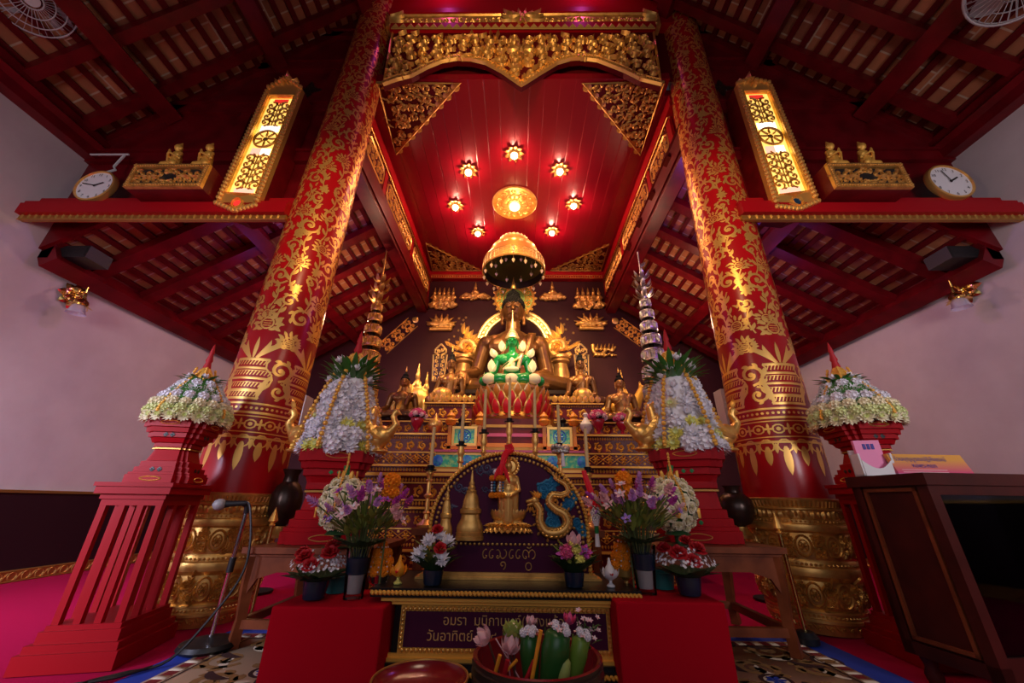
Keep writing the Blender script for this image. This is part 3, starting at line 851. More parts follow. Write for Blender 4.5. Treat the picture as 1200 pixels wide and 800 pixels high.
# ------------------------------------------------------------------ small seated worshippers and the carved boxes they sit on
def worshipper():
    g = G()
    g.limb([(0, .02, .06), (0, .02, .20)], [.055, .045]); g.ball((0, .01, .225), (.062, .04, .04)); g.limb([(0, .01, .25), (0, .005, .285)], [.022, .02], 8)
    g.ball((0, -.002, .315), (.036, .038, .046)); g.limb([(0, .005, .355), (0, .01, .40)], [.022, .006], 8)
    for s in (-1, 1):
        g.limb([(s*.06, .01, .23), (s*.085, 0, .15), (s*.02, -.05, .19)], [.02, .017, .013], 8); g.limb([(s*.012, -.052, .19), (s*.004, -.06, .235)], [.012, .007], 6)
        g.limb([(s*.03, .03, .045), (s*.11, -.03, .035), (s*.0, -.06, .03)], [.045, .035, .025], 8)
        g.ball((s*.038, .005, .31), (.008, .012, .02), 6, 5)
    return fuse(g, 'worshipper_figure', 'gold_matt', .0065)
def carved_box(s):
    Y = 2.46
    if s < 0: pa, pb = at(145, 222, Y), at(237, 219, Y); top = at(160, 194, Y).z
    else: pa, pb = at(978, 220, Y), at(1070, 222, Y); top = at(968, 193, Y).z
    x0, x1, z0 = pa.x, pb.x, (pa.z+pb.z)/2; w = x1-x0; h = top-z0
    t = thing('carved_box', 'red box with a gilded carved front, jutting from the gable boards %s' % ('beside the left clock' if s < 0 else 'beside the right clock'), 'box', ((x0+x1)/2, Y, z0), 0, 'carved boxes on the gable boards')
    g = G(); g.box((-w/2, .01, 0), (w/2, .40, h)); g.build('case', 'red_beam', t, smooth=False)
    g = G(); g.box((-w/2+.05, .0, .05), (w/2-.05, .01, h-.05)); g.build('recess', 'black', t, smooth=False)
    g = G(); fm = flat(0, 0, 0)
    for a, b, c, d in ((-w/2, 0, w/2, .045), (-w/2, h-.045, w/2, h), (-w/2, .045, -w/2+.045, h-.045), (w/2-.045, .045, w/2, h-.045)): g.box((a, -.02, b), (c, .01, d))
    n = 30
    for k in range(n):
        for z in (.022, h-.022): g.ball((-w/2+w*(k+.5)/n, -.022, z), .010, 6, 4)
    for k in range(12):
        for x in (-w/2+.022, w/2-.022): g.ball((x, -.022, h*(k+.5)/12), .010, 6, 4)
    for sg in (-1, 1):
        for k in range(3):
            x = sg*(.09+.085*k)
            g.scroll(x, h*.62, .048, PI/2, sg*(1 if k % 2 else -1), fm, .015, .016, 0, 1.2, 12, 3); g.scroll(x+sg*.02, h*.32, .042, -PI/2, -sg, fm, .014, .016, 0, 1.2, 12, 3)
            g.leaf(x, h*.5, PI/2-sg*1.5, .09, .03, fm, .018)
        g.scroll(sg*.035, h*.74, .03, PI/2, sg, fm, .018, .014)
        g.scroll(sg*.035, h*.26, .03, -PI/2, -sg, fm, .018, .014)
    g.build('gilded_front', 'gold_old', t)
    return x0, x1, z0+h, Y
wf = worshipper()
first = True
for s in (-1, 1):
    x0, x1, z, Y = carved_box(s)
    xs = (at(201, 190, Y+.05).x, at(239, 188, Y+.05).x) if s < 0 else (at(981, 190, Y+.05).x, at(1019, 190, Y+.05).x)
    for i, x in enumerate(xs):
        o = wf if first else copy_tree(wf)
        first = False
        o.location = (x, Y+.055, z-.004); o.rotation_euler = (0, 0, s*.3); o.scale = (.92, .92, .92)
        tag(o, 'small gilded praying figure seated on the carved box, %s clock side, %s' % ('left' if s < 0 else 'right', ('nearer the clock' if (i == 0) == (s < 0) else 'nearer the lit panel')), 'figurine', 'gilded praying figures on the carved boxes')

# ------------------------------------------------------------------ clocks
def clock(s):
    c = at(113, 219, 2.68) if s < 0 else at(1112, 214, 2.68)
    t = thing('wall_clock', 'white wall clock with gold rim, %s' % ('hanging from a white cord on the left gable boards' if s < 0 else 'with black numerals, on the right gable boards'), 'clock', c, 0, 'wall clocks')
    r = .20 if s > 0 else .185
    X = Matrix.Rotation(PI/2, 4, 'X')
    g = G(); g.lathe([(r*.95, -.03), (r*1.02, -.02), (r*1.04, 0), (r*1.0, .025), (r*.93, .03), (r*.9, .012)], 48, m=0, X=X, cap=False); g.build('rim', 'gold', t)
    g = G(); g.lathe([(.001, .015), (r*.92, .015)], 48, X=X, cap=False); dial = g.build('dial', 'white', t)
    g = G(); fm = flat(0, -.017, 0)
    for k in range(12):
        a = PI/2-2*PI*(k+1)/12
        text_geo(g, str(k+1), r*.22, lambda x, y, h, a=a: (cos(a)*r*.74+x, -.018, sin(a)*r*.74-r*.075+y))
    g.build('lettering', 'black', dial)
    ha, ma = ((PI/2-2*PI*1.95/12, PI/2-2*PI*57/60) if s > 0 else (PI/2-2*PI*2.1/12, PI/2-2*PI*47/60))
    g = G(); g.ribbon([(0, 0), (cos(ha)*r*.45, sin(ha)*r*.45)], .016, flat(0, -.022, 0), .003); g.disc(0, 0, .014, flat(0, -.022, 0), .004); g.build('hour_hand', 'black', dial)
    g = G(); g.ribbon([(0, 0), (cos(ma)*r*.68, sin(ma)*r*.68)], .010, flat(0, -.025, 0), .003); g.build('minute_hand', 'black', dial)
    if s < 0:
        g = G(); g.tube([(0, 0, r), (.03, .04, r+.08), (-.02, .05, r+.14), (.02, .05, r+.30)], .012, 6); g.tube([(-.34, .05, r+.31), (.06, .05, r+.31)], .010, 6)
        g.build('cord', 'white_plastic', t)
clock(-1); clock(1)

# ------------------------------------------------------------------ fans high on the roof, sconces, loudspeakers
def fan(s):
    c = at(36, -2, 1.75) if s < 0 else at(1192, -22, 1.6)
    t = thing('wall_fan', 'white caged fan hanging under the roof, %s corner' % ('top left' if s < 0 else 'top right'), 'fan', c, 0, 'fans under the roof')
    d_ = (CAMLOC+Vector((0, .5, -.3))-c).normalized()*(-s); t.rotation_euler = d_.to_track_quat('Z', 'Y').to_euler()
    X = Matrix.Rotation(0, 4, 'X'); r = .27
    g = G()
    for rr, z in ((r, 0), (r*.97, .05), (r*.97, -.05), (r*.75, .085), (r*.5, .1), (r*.25, .105)): g.tube([(cos(2*PI*k/40)*rr, sin(2*PI*k/40)*rr, z) for k in range(40)], .005 if rr < r else .009, 6, closed=True)
    for k in range(36):
        a = 2*PI*k/36
        g.tube([(cos(a)*r*f, sin(a)*r*f, z) for f, z in ((.22, .105), (.6, .095), (.9, .065), (1, 0), (.9, -.05), (.3, -.07))], .0022, 4)
    g.build('cage', 'wire', t)
    for k in range(3):
        g = G(); fm = lambda x, y, h: (x, y, .02+.25*y+h)
        g.leaf(.04, 0, 0, r*.85, .17, fm, .002, 0, .3, 8); b = g.build('blade', 'grey_plastic', t); b.rotation_euler = (0, 0, 2*PI*k/3)
    g = G(); g.lathe([(.0, .10), (.05, .10), (.055, .05), (.05, 0), (.09, -.06), (.10, -.12), (.08, -.19), (.03, -.22), (0, -.22)], 24); g.build('motor', 'white_plastic', t)
    g = G(); g.tube([(0, 0, -.2), (0, .05, -.34), (0, .22, -.42)], .022, 10); g.build('bracket', 'white_plastic', t)
fan(-1); fan(1)
def sconce(s):
    c = atx(84, 347, -XW) if s < 0 else atx(1133, 340, XW)
    t = thing('wall_sconce', 'brass flower-backed wall lamp with a glass tulip shade on the %s wall' % ('left' if s < 0 else 'right'), 'wall lamp', c, 0, 'brass wall lamps')
    g = G()
    for k in range(8):
        a = 2*PI*k/8; fm = lambda x, y, h: (-s*(.012+h+.03*sin(min(1, math.hypot(x, y)/.14)*PI)), x, y)
        g.leaf(cos(a)*.03, sin(a)*.03, a, .11, .085, fm, .012, 0, 0, 6); g.leaf(cos(a+.4)*.02, sin(a+.4)*.02, a+.4, .07, .05, lambda x, y, h: (-s*(.05+h), x, y), .012, 0, 0, 5)
    g.ball((-s*.06, 0, 0), .025, 10, 8); g.ball((0, 0, 0), (.015, .07, .07), 16, 8); g.build('back_plate', 'brass', t)
    g = G(); g.tube([(-s*.05, 0, 0), (-s*.09, 0, .04), (-s*.15, -.02, .04), (-s*.19, -.04, -.01), (-s*.19, -.04, -.07)], [.012]*5, 8)
    g.tube([(-s*.18, -.04, .02), (-s*.19, -.05, .08)], [.008, .004], 6); g.build('arm', 'brass', t)
    g = G(); cc = (-s*.19, -.04, -.03)
    g.lathe([(.012, -.02), (.05, -.05), (.06, -.08), (.05, -.10)], 16, cc)
    for k in range(7):
        a = 2*PI*k/7; g.leaf(0, 0, a, .10, .06, lambda x, y, h: (cc[0]+x, cc[1]+y, -.10-.5*math.hypot(x, y)), .008)
    g.build('petal_cup', 'brass', t)
    g = G(); g.lathe([(.04, -.09), (.058, -.12), (.062, -.16), (.075, -.19)], 16, cc, cap=False); g.build('glass_shade', 'bulb_glass', t)
sconce(-1); sconce(1)
def speaker(c, d, label, rz, m='black', tilt=0):
    t = thing('loudspeaker', label, 'loudspeaker', c, rz); w, dp, h = d
    g = G(); g.box((-w/2, -dp/2, -h/2), (w/2, dp/2, h/2)); g.build('cabinet', m, t, smooth=False)
    g = G(); fm = flat(0, -dp/2, 0); n = 9
    for k in range(n): g.ribbon([(-w*.44, -h*.44+h*.88*(k+.5)/n), (w*.44, -h*.44+h*.88*(k+.5)/n)], h*.05, fm, .004)
    g.build('grille', 'black' if m == 'black' else 'white_plastic', t)
    t.rotation_euler = (tilt, 0, rz)
    if c[2] < 2: g = G(); g.tube([(0, .02, -h/2), (0, .02, -c[2]+.03)], .016, 8); g.build('stand_pole', 'black', t); g = G(); g.lathe([(.13, -c[2]+.004), (.13, -c[2]+.02), (.02, -c[2]+.035), (0, -c[2]+.035)], 20); g.build('stand_foot', 'black', t)
c = at(92, 293, 3.12); speaker((-4.30, 3.06, 2.91), (.34, .22, .13), 'black loudspeaker under the tie beam by the left wall lamp', .0)
speaker((4.30, 3.06, 2.92), (.34, .22, .13), 'black loudspeaker under the tie beam by the right wall lamp', .0)
c = at(347, 492, 3.6); speaker((c.x, 3.6, c.z), (.17, .14, .46), 'narrow white column loudspeaker behind the left red column', 0, 'white_plastic')
c = at(856, 485, 3.6); speaker((c.x, 3.6, c.z), (.17, .14, .46), 'narrow white column loudspeaker behind the right red column', 0, 'white_plastic')
# ------------------------------------------------------------------ slatted stands and stepped pedestals
def stand(sx, sy, h):
    t = thing('slatted_stand', '', 'stand', (0, 0, 0))
    g = G()
    for d, z0, z1 in ((.035, 0, .07), (.02, .07, .10), (.0, .10, .145), (-.012, .145, .165)): g.box((-sx/2-d, -sy/2-d, z0), (sx/2+d, sy/2+d, z1))
    g.build('stepped_base', 'red_paint', t, smooth=False)
    g = G()
    for d, z0, z1 in ((-.02, h-.11, h-.08), (-.012, h-.08, h-.055), (.008, h-.055, h-.02), (.016, h-.02, h)): g.box((-sx/2-d, -sy/2-d, z0), (sx/2+d, sy/2+d, z1))
    g.build('top_slab', 'red_paint', t, smooth=False)
    n = 4; sl = None
    ax, ay = sx/2-.035, sy/2-.035
    for k in range(n):
        for x, y in ((-ax+2*ax*k/(n-1), -ay), (-ax+2*ax*k/(n-1), ay)) + (((-ax, -ay+2*ay*k/(n-1)), (ax, -ay+2*ay*k/(n-1))) if 0 < k < n-1 else ()):
            if sl is None:
                g = G(); w = .014; g.box((-w, -w, .16), (w, w, h-.1)); sl = g.build('slat', 'red_paint', t, smooth=False); sl.location = (x, y, 0)
            else: child(sl, t, (x, y, 0))
    return t
s1 = stand(.315, .40, .775); s1.location = (-1.965, 2.25, .004); s1.rotation_euler = (0, 0, R(13))
s1['label'] = 'red slatted stand on a stepped base, in front of the left column near the microphone'
s2 = stand(.33, .33, .82); s2.location = (2.185, 2.385, .004); s2.rotation_euler = (0, 0, R(-6))
s2['label'] = 'red slatted stand behind the dark glass-fronted cabinet'
RED = redented(2, .17)
def pedestal(rb, rw, rt, h, name='stepped_pedestal'):
    t = thing(name, '', 'pedestal', (0, 0, 0))
    zz = [(rb, 0), (rb, .12), (rb*.95, .125), (rb*.95, .16), (rb*.86, .165), (rb*.86, .24), (rb*.76, .245), (rb*.76, .33), (rb*.66, .34), (rw*1.02, .50), (rw, .52)]
    up = [(rw, .55), (rw*1.1, .56), (rw*1.1, .62), (rt*.68, .63), (rt*.74, .70), (rt*.82, .71), (rt*.82, .78), (rt*.90, .79), (rt*.92, .86), (rt, .87), (rt, 1.0)]
    g = G(); g.lathe([(r, z*h) for r, z in zz], shape=RED); foot = g.build('stepped_foot', 'red_pedestal', t, ang=25)
    g = G(); g.lathe([(rw*1.0, .52*h), (rw*1.12, .525*h), (rw*1.12, .545*h), (rw, .55*h)], shape=RED); g.build('gold_waistband', 'gold_dark', t, ang=25)
    g = G(); g.lathe([(r, z*h) for r, z in up], shape=RED); bowl = g.build('flared_bowl', 'red_pedestal', t, ang=25)
    for r, z, par in ((rb, .06, foot), (rt, .935, bowl)):
        fm = lambda a, b, hh: Vector((a, -r-.001-hh, z*h+b)); n = 28
        g = G(); g.ribbon([(cos(2*PI*i/n)*r*.30*(1+.05*cos(8*PI*i/n)), sin(2*PI*i/n)*h*.032) for i in range(n+1)], .006, fm, .003)
        c0 = g.build('gold_cartouche', 'gold', par)
        for side in (1, 2, 3): child(c0, par, (0, 0, 0), (0, 0, side*PI/2))
    for r, z, par in ((rb*.86, .20, foot), (rt*.82, .745, bowl)):
        g = G()
        for k in range(4): g.disc(0, 0, .007, lambda a, b, hh: Vector((a+.006*cos(k*PI/2), -r-.002-hh, z*h+b+.006*sin(k*PI/2))), .002)
        g.ribbon([(-.004, 0), (.004, 0)], .008, lambda a, b, hh: Vector((a, -r-.002-hh, z*h+b)), .002)
        c0 = None
        for side in range(4):
            X = Matrix.Rotation(side*PI/2, 4, 'Z')
            for sx in (-.13, .13):
                p = X @ Vector((sx*r, 0, 0))
                if c0 is None: c0 = g.build('glass_inlay', 'ribbon_green' if rb > .2 else 'black', par); c0.location = p
                else: child(c0, par, p, (0, 0, side*PI/2))
    return t
# ------------------------------------------------------------------ dark cabinet with a glass front
t = thing('display_cabinet', 'dark wooden cabinet with panelled side and glass front, lower right corner of the hall', 'cabinet', (1.85, 1.77, .004), R(6))
W, D, H, Z0 = 1.5, .355, .838, .10
g = G()
g.box((-.012, -.012, H-.05), (W, D+.012, H)); g.box((0, 0, Z0), (W, D, Z0+.05)); g.box((0, D-.02, Z0), (W, D, H-.05))
g.box((0, 0, Z0), (.045, .045, H-.05)); g.box((0, D-.045, Z0), (.045, D, H-.05)); g.box((W-.045, 0, Z0), (W, .045, H-.05))
g.box((.045, 0, H-.09), (W, .03, H-.05)); g.box((.045, 0, Z0+.05), (W, .03, Z0+.08))
g.build('carcass', 'desk_wood', t, smooth=False)
g = G(); g.box((.012, .045, Z0+.05), (.03, D-.045, H-.05)); sp_o = g.build('side_panel', 'desk_wood', t, smooth=False)
g = G()
for (y0, z0, y1, z1) in ((.055, Z0+.06, D-.055, Z0+.075), (.055, H-.075, D-.055, H-.06), (.055, Z0+.06, .07, H-.06), (D-.07, Z0+.06, D-.055, H-.06)): g.box((.0, y0, z0), (.014, y1, z1))
g.build('panel_moulding', 'teak', sp_o, smooth=False)
g = G(); g.box((.045, .012, Z0+.08), (W-.045, .016, H-.09)); g.build('glass_pane', 'cabinet_glass', t, smooth=False)
g = G(); g.box((.05, .10, .42), (W-.05, D-.03, .43)); g.build('shelf', 'desk_wood', t, smooth=False)
for x, y in ((.05, .05), (.05, D-.05), (W-.05, .05), (W-.05, D-.05)):
    g = G(); g.lathe([(.025, 0), (.032, .03), (.022, .06), (.034, Z0)], 14, (x, y, 0)); g.build('foot', 'desk_wood', t)
# things on the cabinet
CX = lambda x, y, z: Vector((1.85, 1.77, .004))+Euler((0, 0, R(6))).to_matrix() @ Vector((x, y, z))
cab = t
t = thing('donation_sign', 'orange and pink printed sign leaning back on the dark cabinet', 'sign', CX(.125, .20, H+.003), R(4), None, 1.42)
fm0 = lambda a, b, h: (a, .28*b*1-h*.96, b*.96+h*.28)
g = G(); w, hh = .285, .078
A = [fm0(0, 0, 0), fm0(w, 0, 0), fm0(w, hh, 0), fm0(0, hh, 0)]
B = [(x, y+.012, z) for x, y, z in A]
g.add(A+B, [(0, 1, 2, 3), (7, 6, 5, 4), (0, 4, 5, 1), (1, 5, 6, 2), (2, 6, 7, 3), (3, 7, 4, 0)]); 
def sign_mat():
    m = mat('sign_print', (.8, .3, .1), .45); nt = m.node_tree; b = nt.nodes['Principled BSDF']
    tc = nt.nodes.new('ShaderNodeTexCoord'); sp = nt.nodes.new('ShaderNodeSeparateXYZ'); r = nt.nodes.new('ShaderNodeValToRGB')
    mp = nt.nodes.new('ShaderNodeMapRange'); mp.inputs[1].default_value = 0; mp.inputs[2].default_value = .075
    nt.links.new(tc.outputs['Object'], sp.inputs[0]); nt.links.new(sp.outputs['Z'], mp.inputs[0]); nt.links.new(mp.outputs[0], r.inputs[0]); nt.links.new(r.outputs[0], b.inputs['Base Color'])
    e = r.color_ramp.elements; e[0].color = (.62, .05, .18, 1); e[1].color = (.75, .36, .06, 1); e[0].position = .12; e[1].position = .75
    x = e.new(.02); x.color = (.55, .5, .75, 1)
sign_mat()
bd = g.build('board', 'sign_print', t, smooth=False)
g = G(); fmt = lambda a, b, h: fm0(a, b, .0015)
text_geo(g, 'ร่วมบุญบูรณปฏิสังขรณ์', .021, lambda x, y, h: fmt(.115+x, .053+y, 0)); text_geo(g, 'หอพระหยก', .021, lambda x, y, h: fmt(.115+x, .029+y, 0))
g.build('lettering', 'ink_blue', bd, smooth=False)
g = G()
for z in (.020, .012): g.ribbon([(.02, z), (.19, z)], .002, lambda a, b, h: fm0(a, b, .0012), .0005)
g.build('printed_line', 'petal_palepink', bd)
t = thing('pamphlet_box', 'white and purple pamphlet holder with a pink leaflet, on the corner of the dark cabinet', 'pamphlet holder', CX(.075, .27, H+.003), R(-12), None, 1.55)
g = G(); g.box((-.045, -.02, 0), (.05, .03, .006)); g.box((-.045, .024, 0), (.05, .03, .085)); g.box((-.045, -.02, 0), (-.040, .03, .07)); g.box((.045, -.02, 0), (.05, .03, .07))
n = 10
top = [(.045-.085*k/n, .05-.028*sin(PI*k/n)) for k in range(n+1)]
g.prism([(-.04, 0), (.045, 0)]+top, -.022, -.018); g.build('holder', 'paper_white', t, smooth=False)
g = G(); g.box((-.035, .0, .006), (.04, .012, .115)); lf = g.build('leaflet', 'pink_box', t, smooth=False)
g = G()
for k in range(3): g.box((-.012+k*.012, -.002, .085), (-.004+k*.012, 0, .103))
g.build('printed_mark', 'ink_blue', lf, smooth=False)
# ------------------------------------------------------------------ microphone
t = thing('microphone_stand', 'black and chrome floor stand with a microphone, by the left column base', 'microphone stand', (-1.50, 2.33, .012))
g = G(); g.lathe([(.0, 0), (.125, 0), (.135, .012), (.125, .03), (.05, .042), (.03, .05), (0, .05)], 32); g.build('round_base', 'black', t)
g = G(); g.tube([(0, 0, .04), (.012, 0, .62)], .011, 10); g.build('pole', 'chrome', t)
g = G(); g.tube([(.006, 0, .33), (.007, 0, .40)], .017, 10); g.build('clutch', 'black', t)
g = G(); g.tube([(.012, 0, .62), (.012, -.01, .66), (-.01, -.03, .672)], .014, 10); g.build('clip', 'black', t)
t = thing('microphone', 'microphone with a grey mesh head clipped to the floor stand', 'microphone', (-1.50, 2.30, .69))
g = G(); g.tube([(.02, 0, -.005), (-.05, -.03, -.01), (-.075, -.04, -.012)], [.013, .016, .021], 12); g.build('handle', 'black', t)
g = G(); g.ball((-.095, -.05, -.014), (.034, .034, .03), 16, 10); g.build('mesh_head', 'grey_plastic', t)
g = G()
g.tube(bez([(-1.475, 2.29, .69), (-1.44, 2.28, .66), (-1.385, 2.27, .5), (-1.375, 2.26, .35), (-1.43, 2.22, .2), (-1.52, 2.12, .03), (-1.62, 2.0, .018), (-1.68, 1.9, .018), (-1.62, 1.75, .018), (-1.8, 1.6, .018)]), .006, 6)
g.tube(bez([(-1.56, 2.08, .016), (-1.62, 1.96, .016), (-1.75, 1.88, .016), (-1.9, 1.85, .016)]), .006, 6)
tag(g.build('cable', 'black'), 'thin black cable running from the microphone down to the floor', 'cable')
# ------------------------------------------------------------------ rug on its blue cloth
g = G(); g.box((-1.60, .2, .001), (1.78, 2.68, .004)); tag(g.build('blue_cloth', 'cloth_blue', smooth=False), 'bright blue cloth under the patterned rug, showing along its edges', 'cloth')
g = G(); x0, x1, y0, y1, z = -1.48, 1.62, .3, 2.58, .009
g.box((x0, y0, .004), (x1, y1, z), 0)
fr = lambda a, b, h: (a, b, z+.0008)
fr2 = lambda a, b, h: (a, b, z+.0016)
d = .04
g.ribbon([(x0+d, y0+d), (x0+d, y1-d), (x1-d, y1-d), (x1-d, y0+d)], .07, fr, 0, 3)
for k in range(26):
    for x in (x0+d, x1-d): g.box((x-.03, y0+k*.088, z+.001), (x+.03, y0+k*.088+.04, z+.0022), 4)
for k in range(34): g.box((x0+.1+k*.088, y1-d-.03, z+.001), (x0+.14+k*.088, y1-d+.03, z+.0022), 4)
for w_ in (.085,): g.ribbon([(x0+w_, y0), (x0+w_, y1-w_), (x1-w_, y1-w_), (x1-w_, y0)], .012, fr2, 0, 2)
q = random.Random(21)
for sg in (-1, 1):
    for i in range(5):
        for j in range(9):
            x, y = .07+sg*(.12+.29*i+(.1 if j % 2 else 0)), .55+.235*j
            if abs(x-.07) > 1.38: continue
            g.scroll(x, y, .105, i*1.3+j, sg*(1 if j % 2 else -1), fr, .035, 0, 1, 1.35, 16, 4)
            g.leaf(x-.07, y+.10, 1+i, .16, .045, fr2, 0, 2, 1.4); g.leaf(x+.07, y-.1, 2+j, .17, .04, fr, 0, 4, -1.5)
            if (i+j) % 2: g.ring(x+sg*.12, y+.11, .06, .018, fr2, 0, 2, 14); g.disc(x+sg*.12, y+.11, .05, fr, 0, 4, 12); g.flower(x+sg*.12, y+.11, .045, fr2, 6, 0, 5 if j % 3 == 0 else 1)
tag(g.build('patterned_rug', ['rug_cream', 'rug_brown', 'rug_dark', 'rug_red', 'rug_pale', 'cloth_blue'], ang=180), 'cream rug with brown scrolls and a red checked border, under the altar tables', 'rug')
# ------------------------------------------------------------------ wooden altar tables
def altar_table(s, label):
    xa, xb = (-1.43, -.72) if s < 0 else (.74, 1.50)
    h = .465 if s < 0 else .495
    t = thing('altar_table', label, 'table', ((xa+xb)/2, 2.62, .012)); w = xb-xa; d = .66; h -= .012
    g = G(); g.box((-w/2, -d/2, h-.03), (w/2, d/2, h)); g.box((-w/2+.02, -d/2+.02, h-.045), (w/2-.02, d/2-.02, h-.03)); g.build('tabletop', 'teak', t, smooth=False)
    g = G(); fz = flat(0, 0, 0)
    for y in (-d/2+.03, d/2-.05): g.box((-w/2+.06, y, h-.12), (w/2-.06, y+.02, h-.045))
    for x in (-w/2+.03, w/2-.05): g.box((x, -d/2+.06, h-.12), (x+.02, d/2-.06, h-.045))
    for sx in (-1, 1):
        g.prism([(sx*(w/2-.06), h-.12), (sx*(w/2-.06), h-.22), (sx*(w/2-.10), h-.15), (sx*(w/2-.2), h-.12)][::sx], -d/2+.03, -d/2+.05)
    g.build('apron', 'teak', t, smooth=False)
    lg = None
    for x, y in ((-1, -1), (1, -1), (-1, 1), (1, 1)):
        g = G(); pts = [(x*(w/2-.045), y*(d/2-.05), h-.045), (x*(w/2-.045), y*(d/2-.05), h*.6), (x*(w/2-.055), y*(d/2-.05), .12), (x*(w/2-.045), y*(d/2-.05), 0)]
        g.tube(pts, [.042, .036, .030, .034], 4); g.build('leg', 'teak', t, smooth=False)
    g = G()
    for y in (-1, 1): g.cbox((0, y*(d/2-.05), .10), (w-.1, .03, .04))
    for x in (-1, 1): g.cbox((x*(w/2-.05), 0, .10), (.03, d-.1, .04))
    g.build('stretcher', 'teak', t, smooth=False)
altar_table(-1, 'dark wooden low table under the flower pedestal, left side beside the microphone')
altar_table(1, 'dark wooden low table under the flower pedestal, right side beside the brass spear')
# red cloth-covered blocks
for s, xa, xb, h, lb in ((-1, -.975, -.50, .29, 'red cloth-covered block holding the vase of orchids, left of the name plaque'), (1, .475, .93, .325, 'red cloth-covered block holding the vase of orchids, right of the name plaque')):
    t = thing('red_block', lb, 'pedestal', ((xa+xb)/2, 1.88, .012), 0, 'red cloth-covered blocks'); w = (xb-xa)/2; h -= .012
    g = G(); g.box((-w, 0, 0), (w, .36, h)); o = g.build('block', 'red_cloth', t, smooth=False)
    bv = o.modifiers.new('b', 'BEVEL'); bv.width = .008; bv.segments = 2
# brass spears standing by the columns
def spear(loc, h, label, tilt):
    t = thing('brass_spear', label, 'spear', loc); t.rotation_euler = (0, tilt, 0)
    g = G(); g.lathe([(.055, 0), (.06, .03), (.04, .055), (.015, .06), (0, .06)], 18); g.build('foot', 'black', t)
    g = G(); g.tube([(0, 0, .05), (0, 0, h)], .011, 10); g.build('shaft', 'brass', t)
    g = G(); g.lathe([(.012, h), (.02, h+.01), (.012, h+.02), (.030, h+.035), (.018, h+.07), (0, h+.12)], 14); g.build('spearhead', 'gold', t)
spear((1.655, 2.55, .012), .53, 'brass spear on a black foot, leaning beside the right column base', -.02)
spear((-1.54, 2.70, .012), .53, 'brass spear beside the left column base, behind the microphone stand', .0)
# ------------------------------------------------------------------ stepped altar
def petal3(g, c, az, e0, e1, ln, w, m=0, n=4, dip=.12, pw=.8, X=None):
    "one curved petal or leaf: leaves point c towards az, elevation runs from e0 to e1"
    r, z = 0., 0.; lat = Vector((-sin(az), cos(az), 0)); rad = Vector((cos(az), sin(az), 0)); vs = []; c = Vector(c)
    for i in range(n+1):
        t = i/n; e = e0+(e1-e0)*t
        ww = w/2*(sin(PI*min(1, t*.86+.14))**pw if i < n else .02)
        p = c+rad*r+Vector((0, 0, z)); nrm = -rad*sin(e)+Vector((0, 0, cos(e)))
        vs += [p+lat*ww, p-nrm*ww*dip*2, p-lat*ww]
        r += cos(e)*ln/n; z += sin(e)*ln/n
    if X: vs = [X @ v for v in vs]
    fs = []
    for i in range(n): a = i*3; fs += [(a, a+1, a+4, a+3), (a+1, a+2, a+5, a+4)]
    g.add(vs, fs, m)

altar = thing('stepped_altar', 'broad red altar in steps with bands of gold scrollwork, under the great bronze Buddha', 'altar', (0, 0, .002))
def band(g, x0, x1, z0, z1, Y, kind, k0=0):
    fm = lambda a, b, h: (a, Y-h, b)
    h = z1-z0; zc = (z0+z1)/2; w = x1-x0
    if kind == 'scroll':
        n = max(1, round(w/(h*1.05)))
        for k in range(n):
            x = x0+w*(k+.5)/n
            g.scroll(x, zc, h*.40, PI/2 if k % 2 else -PI/2, 1 if k % 2 else -1, fm, h*.19, .016, 1, 1.25, 11, 3)
    elif kind == 'lotus':
        n = max(1, round(w/(h*.8)))
        for k in range(n): g.leaf(x0+w*(k+.5)/n, z0, PI/2, h, h*.6, fm, .012, 1, 0, 4)
    elif kind == 'drop':
        n = max(1, round(w/(h*.8)))
        for k in range(n): g.leaf(x0+w*(k+.5)/n, z1, -PI/2, h, h*.6, fm, .012, 1, 0, 4)
    elif kind == 'diamond':
        n = max(1, round(w/(h*1.5)))
        for k in range(n):
            x = x0+w*(k+.5)/n; d = w/n/2
            g.ribbon([(x-d, zc), (x, z1), (x+d, zc), (x, z0), (x-d, zc)], h*.13, fm, .012, 1); g.flower(x, zc, h*.40, fm, 6, .016, 1)
            g.disc(x+d, z1-h*.12, h*.14, fm, .01, 1); g.disc(x+d, z0+h*.12, h*.14, fm, .01, 1)
    elif kind == 'bead':
        n = max(1, round(w/(h*1.1)))
        for k in range(n): g.disc(x0+w*(k+.5)/n, zc, h*.42, fm, .012, 1, 6)
    else: g.box((x0, Y-.012, z0), (x1, Y, z1), 1)
def tier(name, boxes, yback, rows):
    "boxes: (x0, x1, Yfront, z0, z1); rows: (kind, share of the height) from the top down"
    for x0, x1, Y, z0, z1 in boxes:
        g = G(); g.box((x0, Y, z0), (x1, yback, z1), 0); tot = sum(r[1] for r in rows); z = z1
        for kind, sh in rows:
            hh = (z1-z0)*sh/tot
            if kind == 'lip': g.box((x0-.03, Y-.03, z-hh), (x1+.03, Y, z), 0); g.box((x0-.03, Y-.036, z-hh*.75), (x1+.03, Y-.03, z-hh*.25), 1)
            else: band(g, x0, x1, z-hh*.94, z-hh*.06, Y, kind)
            z -= hh
        g.build(name, ['red_beam', 'gold_matt'], altar)
ROWS1 = [('lip', .05), ('drop', .04), ('bar', .012), ('scroll', .13), ('bar', .012), ('lotus', .04), ('lip', .035), ('bead', .03), ('scroll', .11), ('bar', .012), ('diamond', .10), ('drop', .035), ('lip', .04), ('scroll', .11), ('bar', .012), ('lotus', .05), ('diamond', .10), ('lip', .04)]
tier('lowest_step', [(-1.34, 1.40, 3.55, 0, .95)], 6.6, ROWS1)
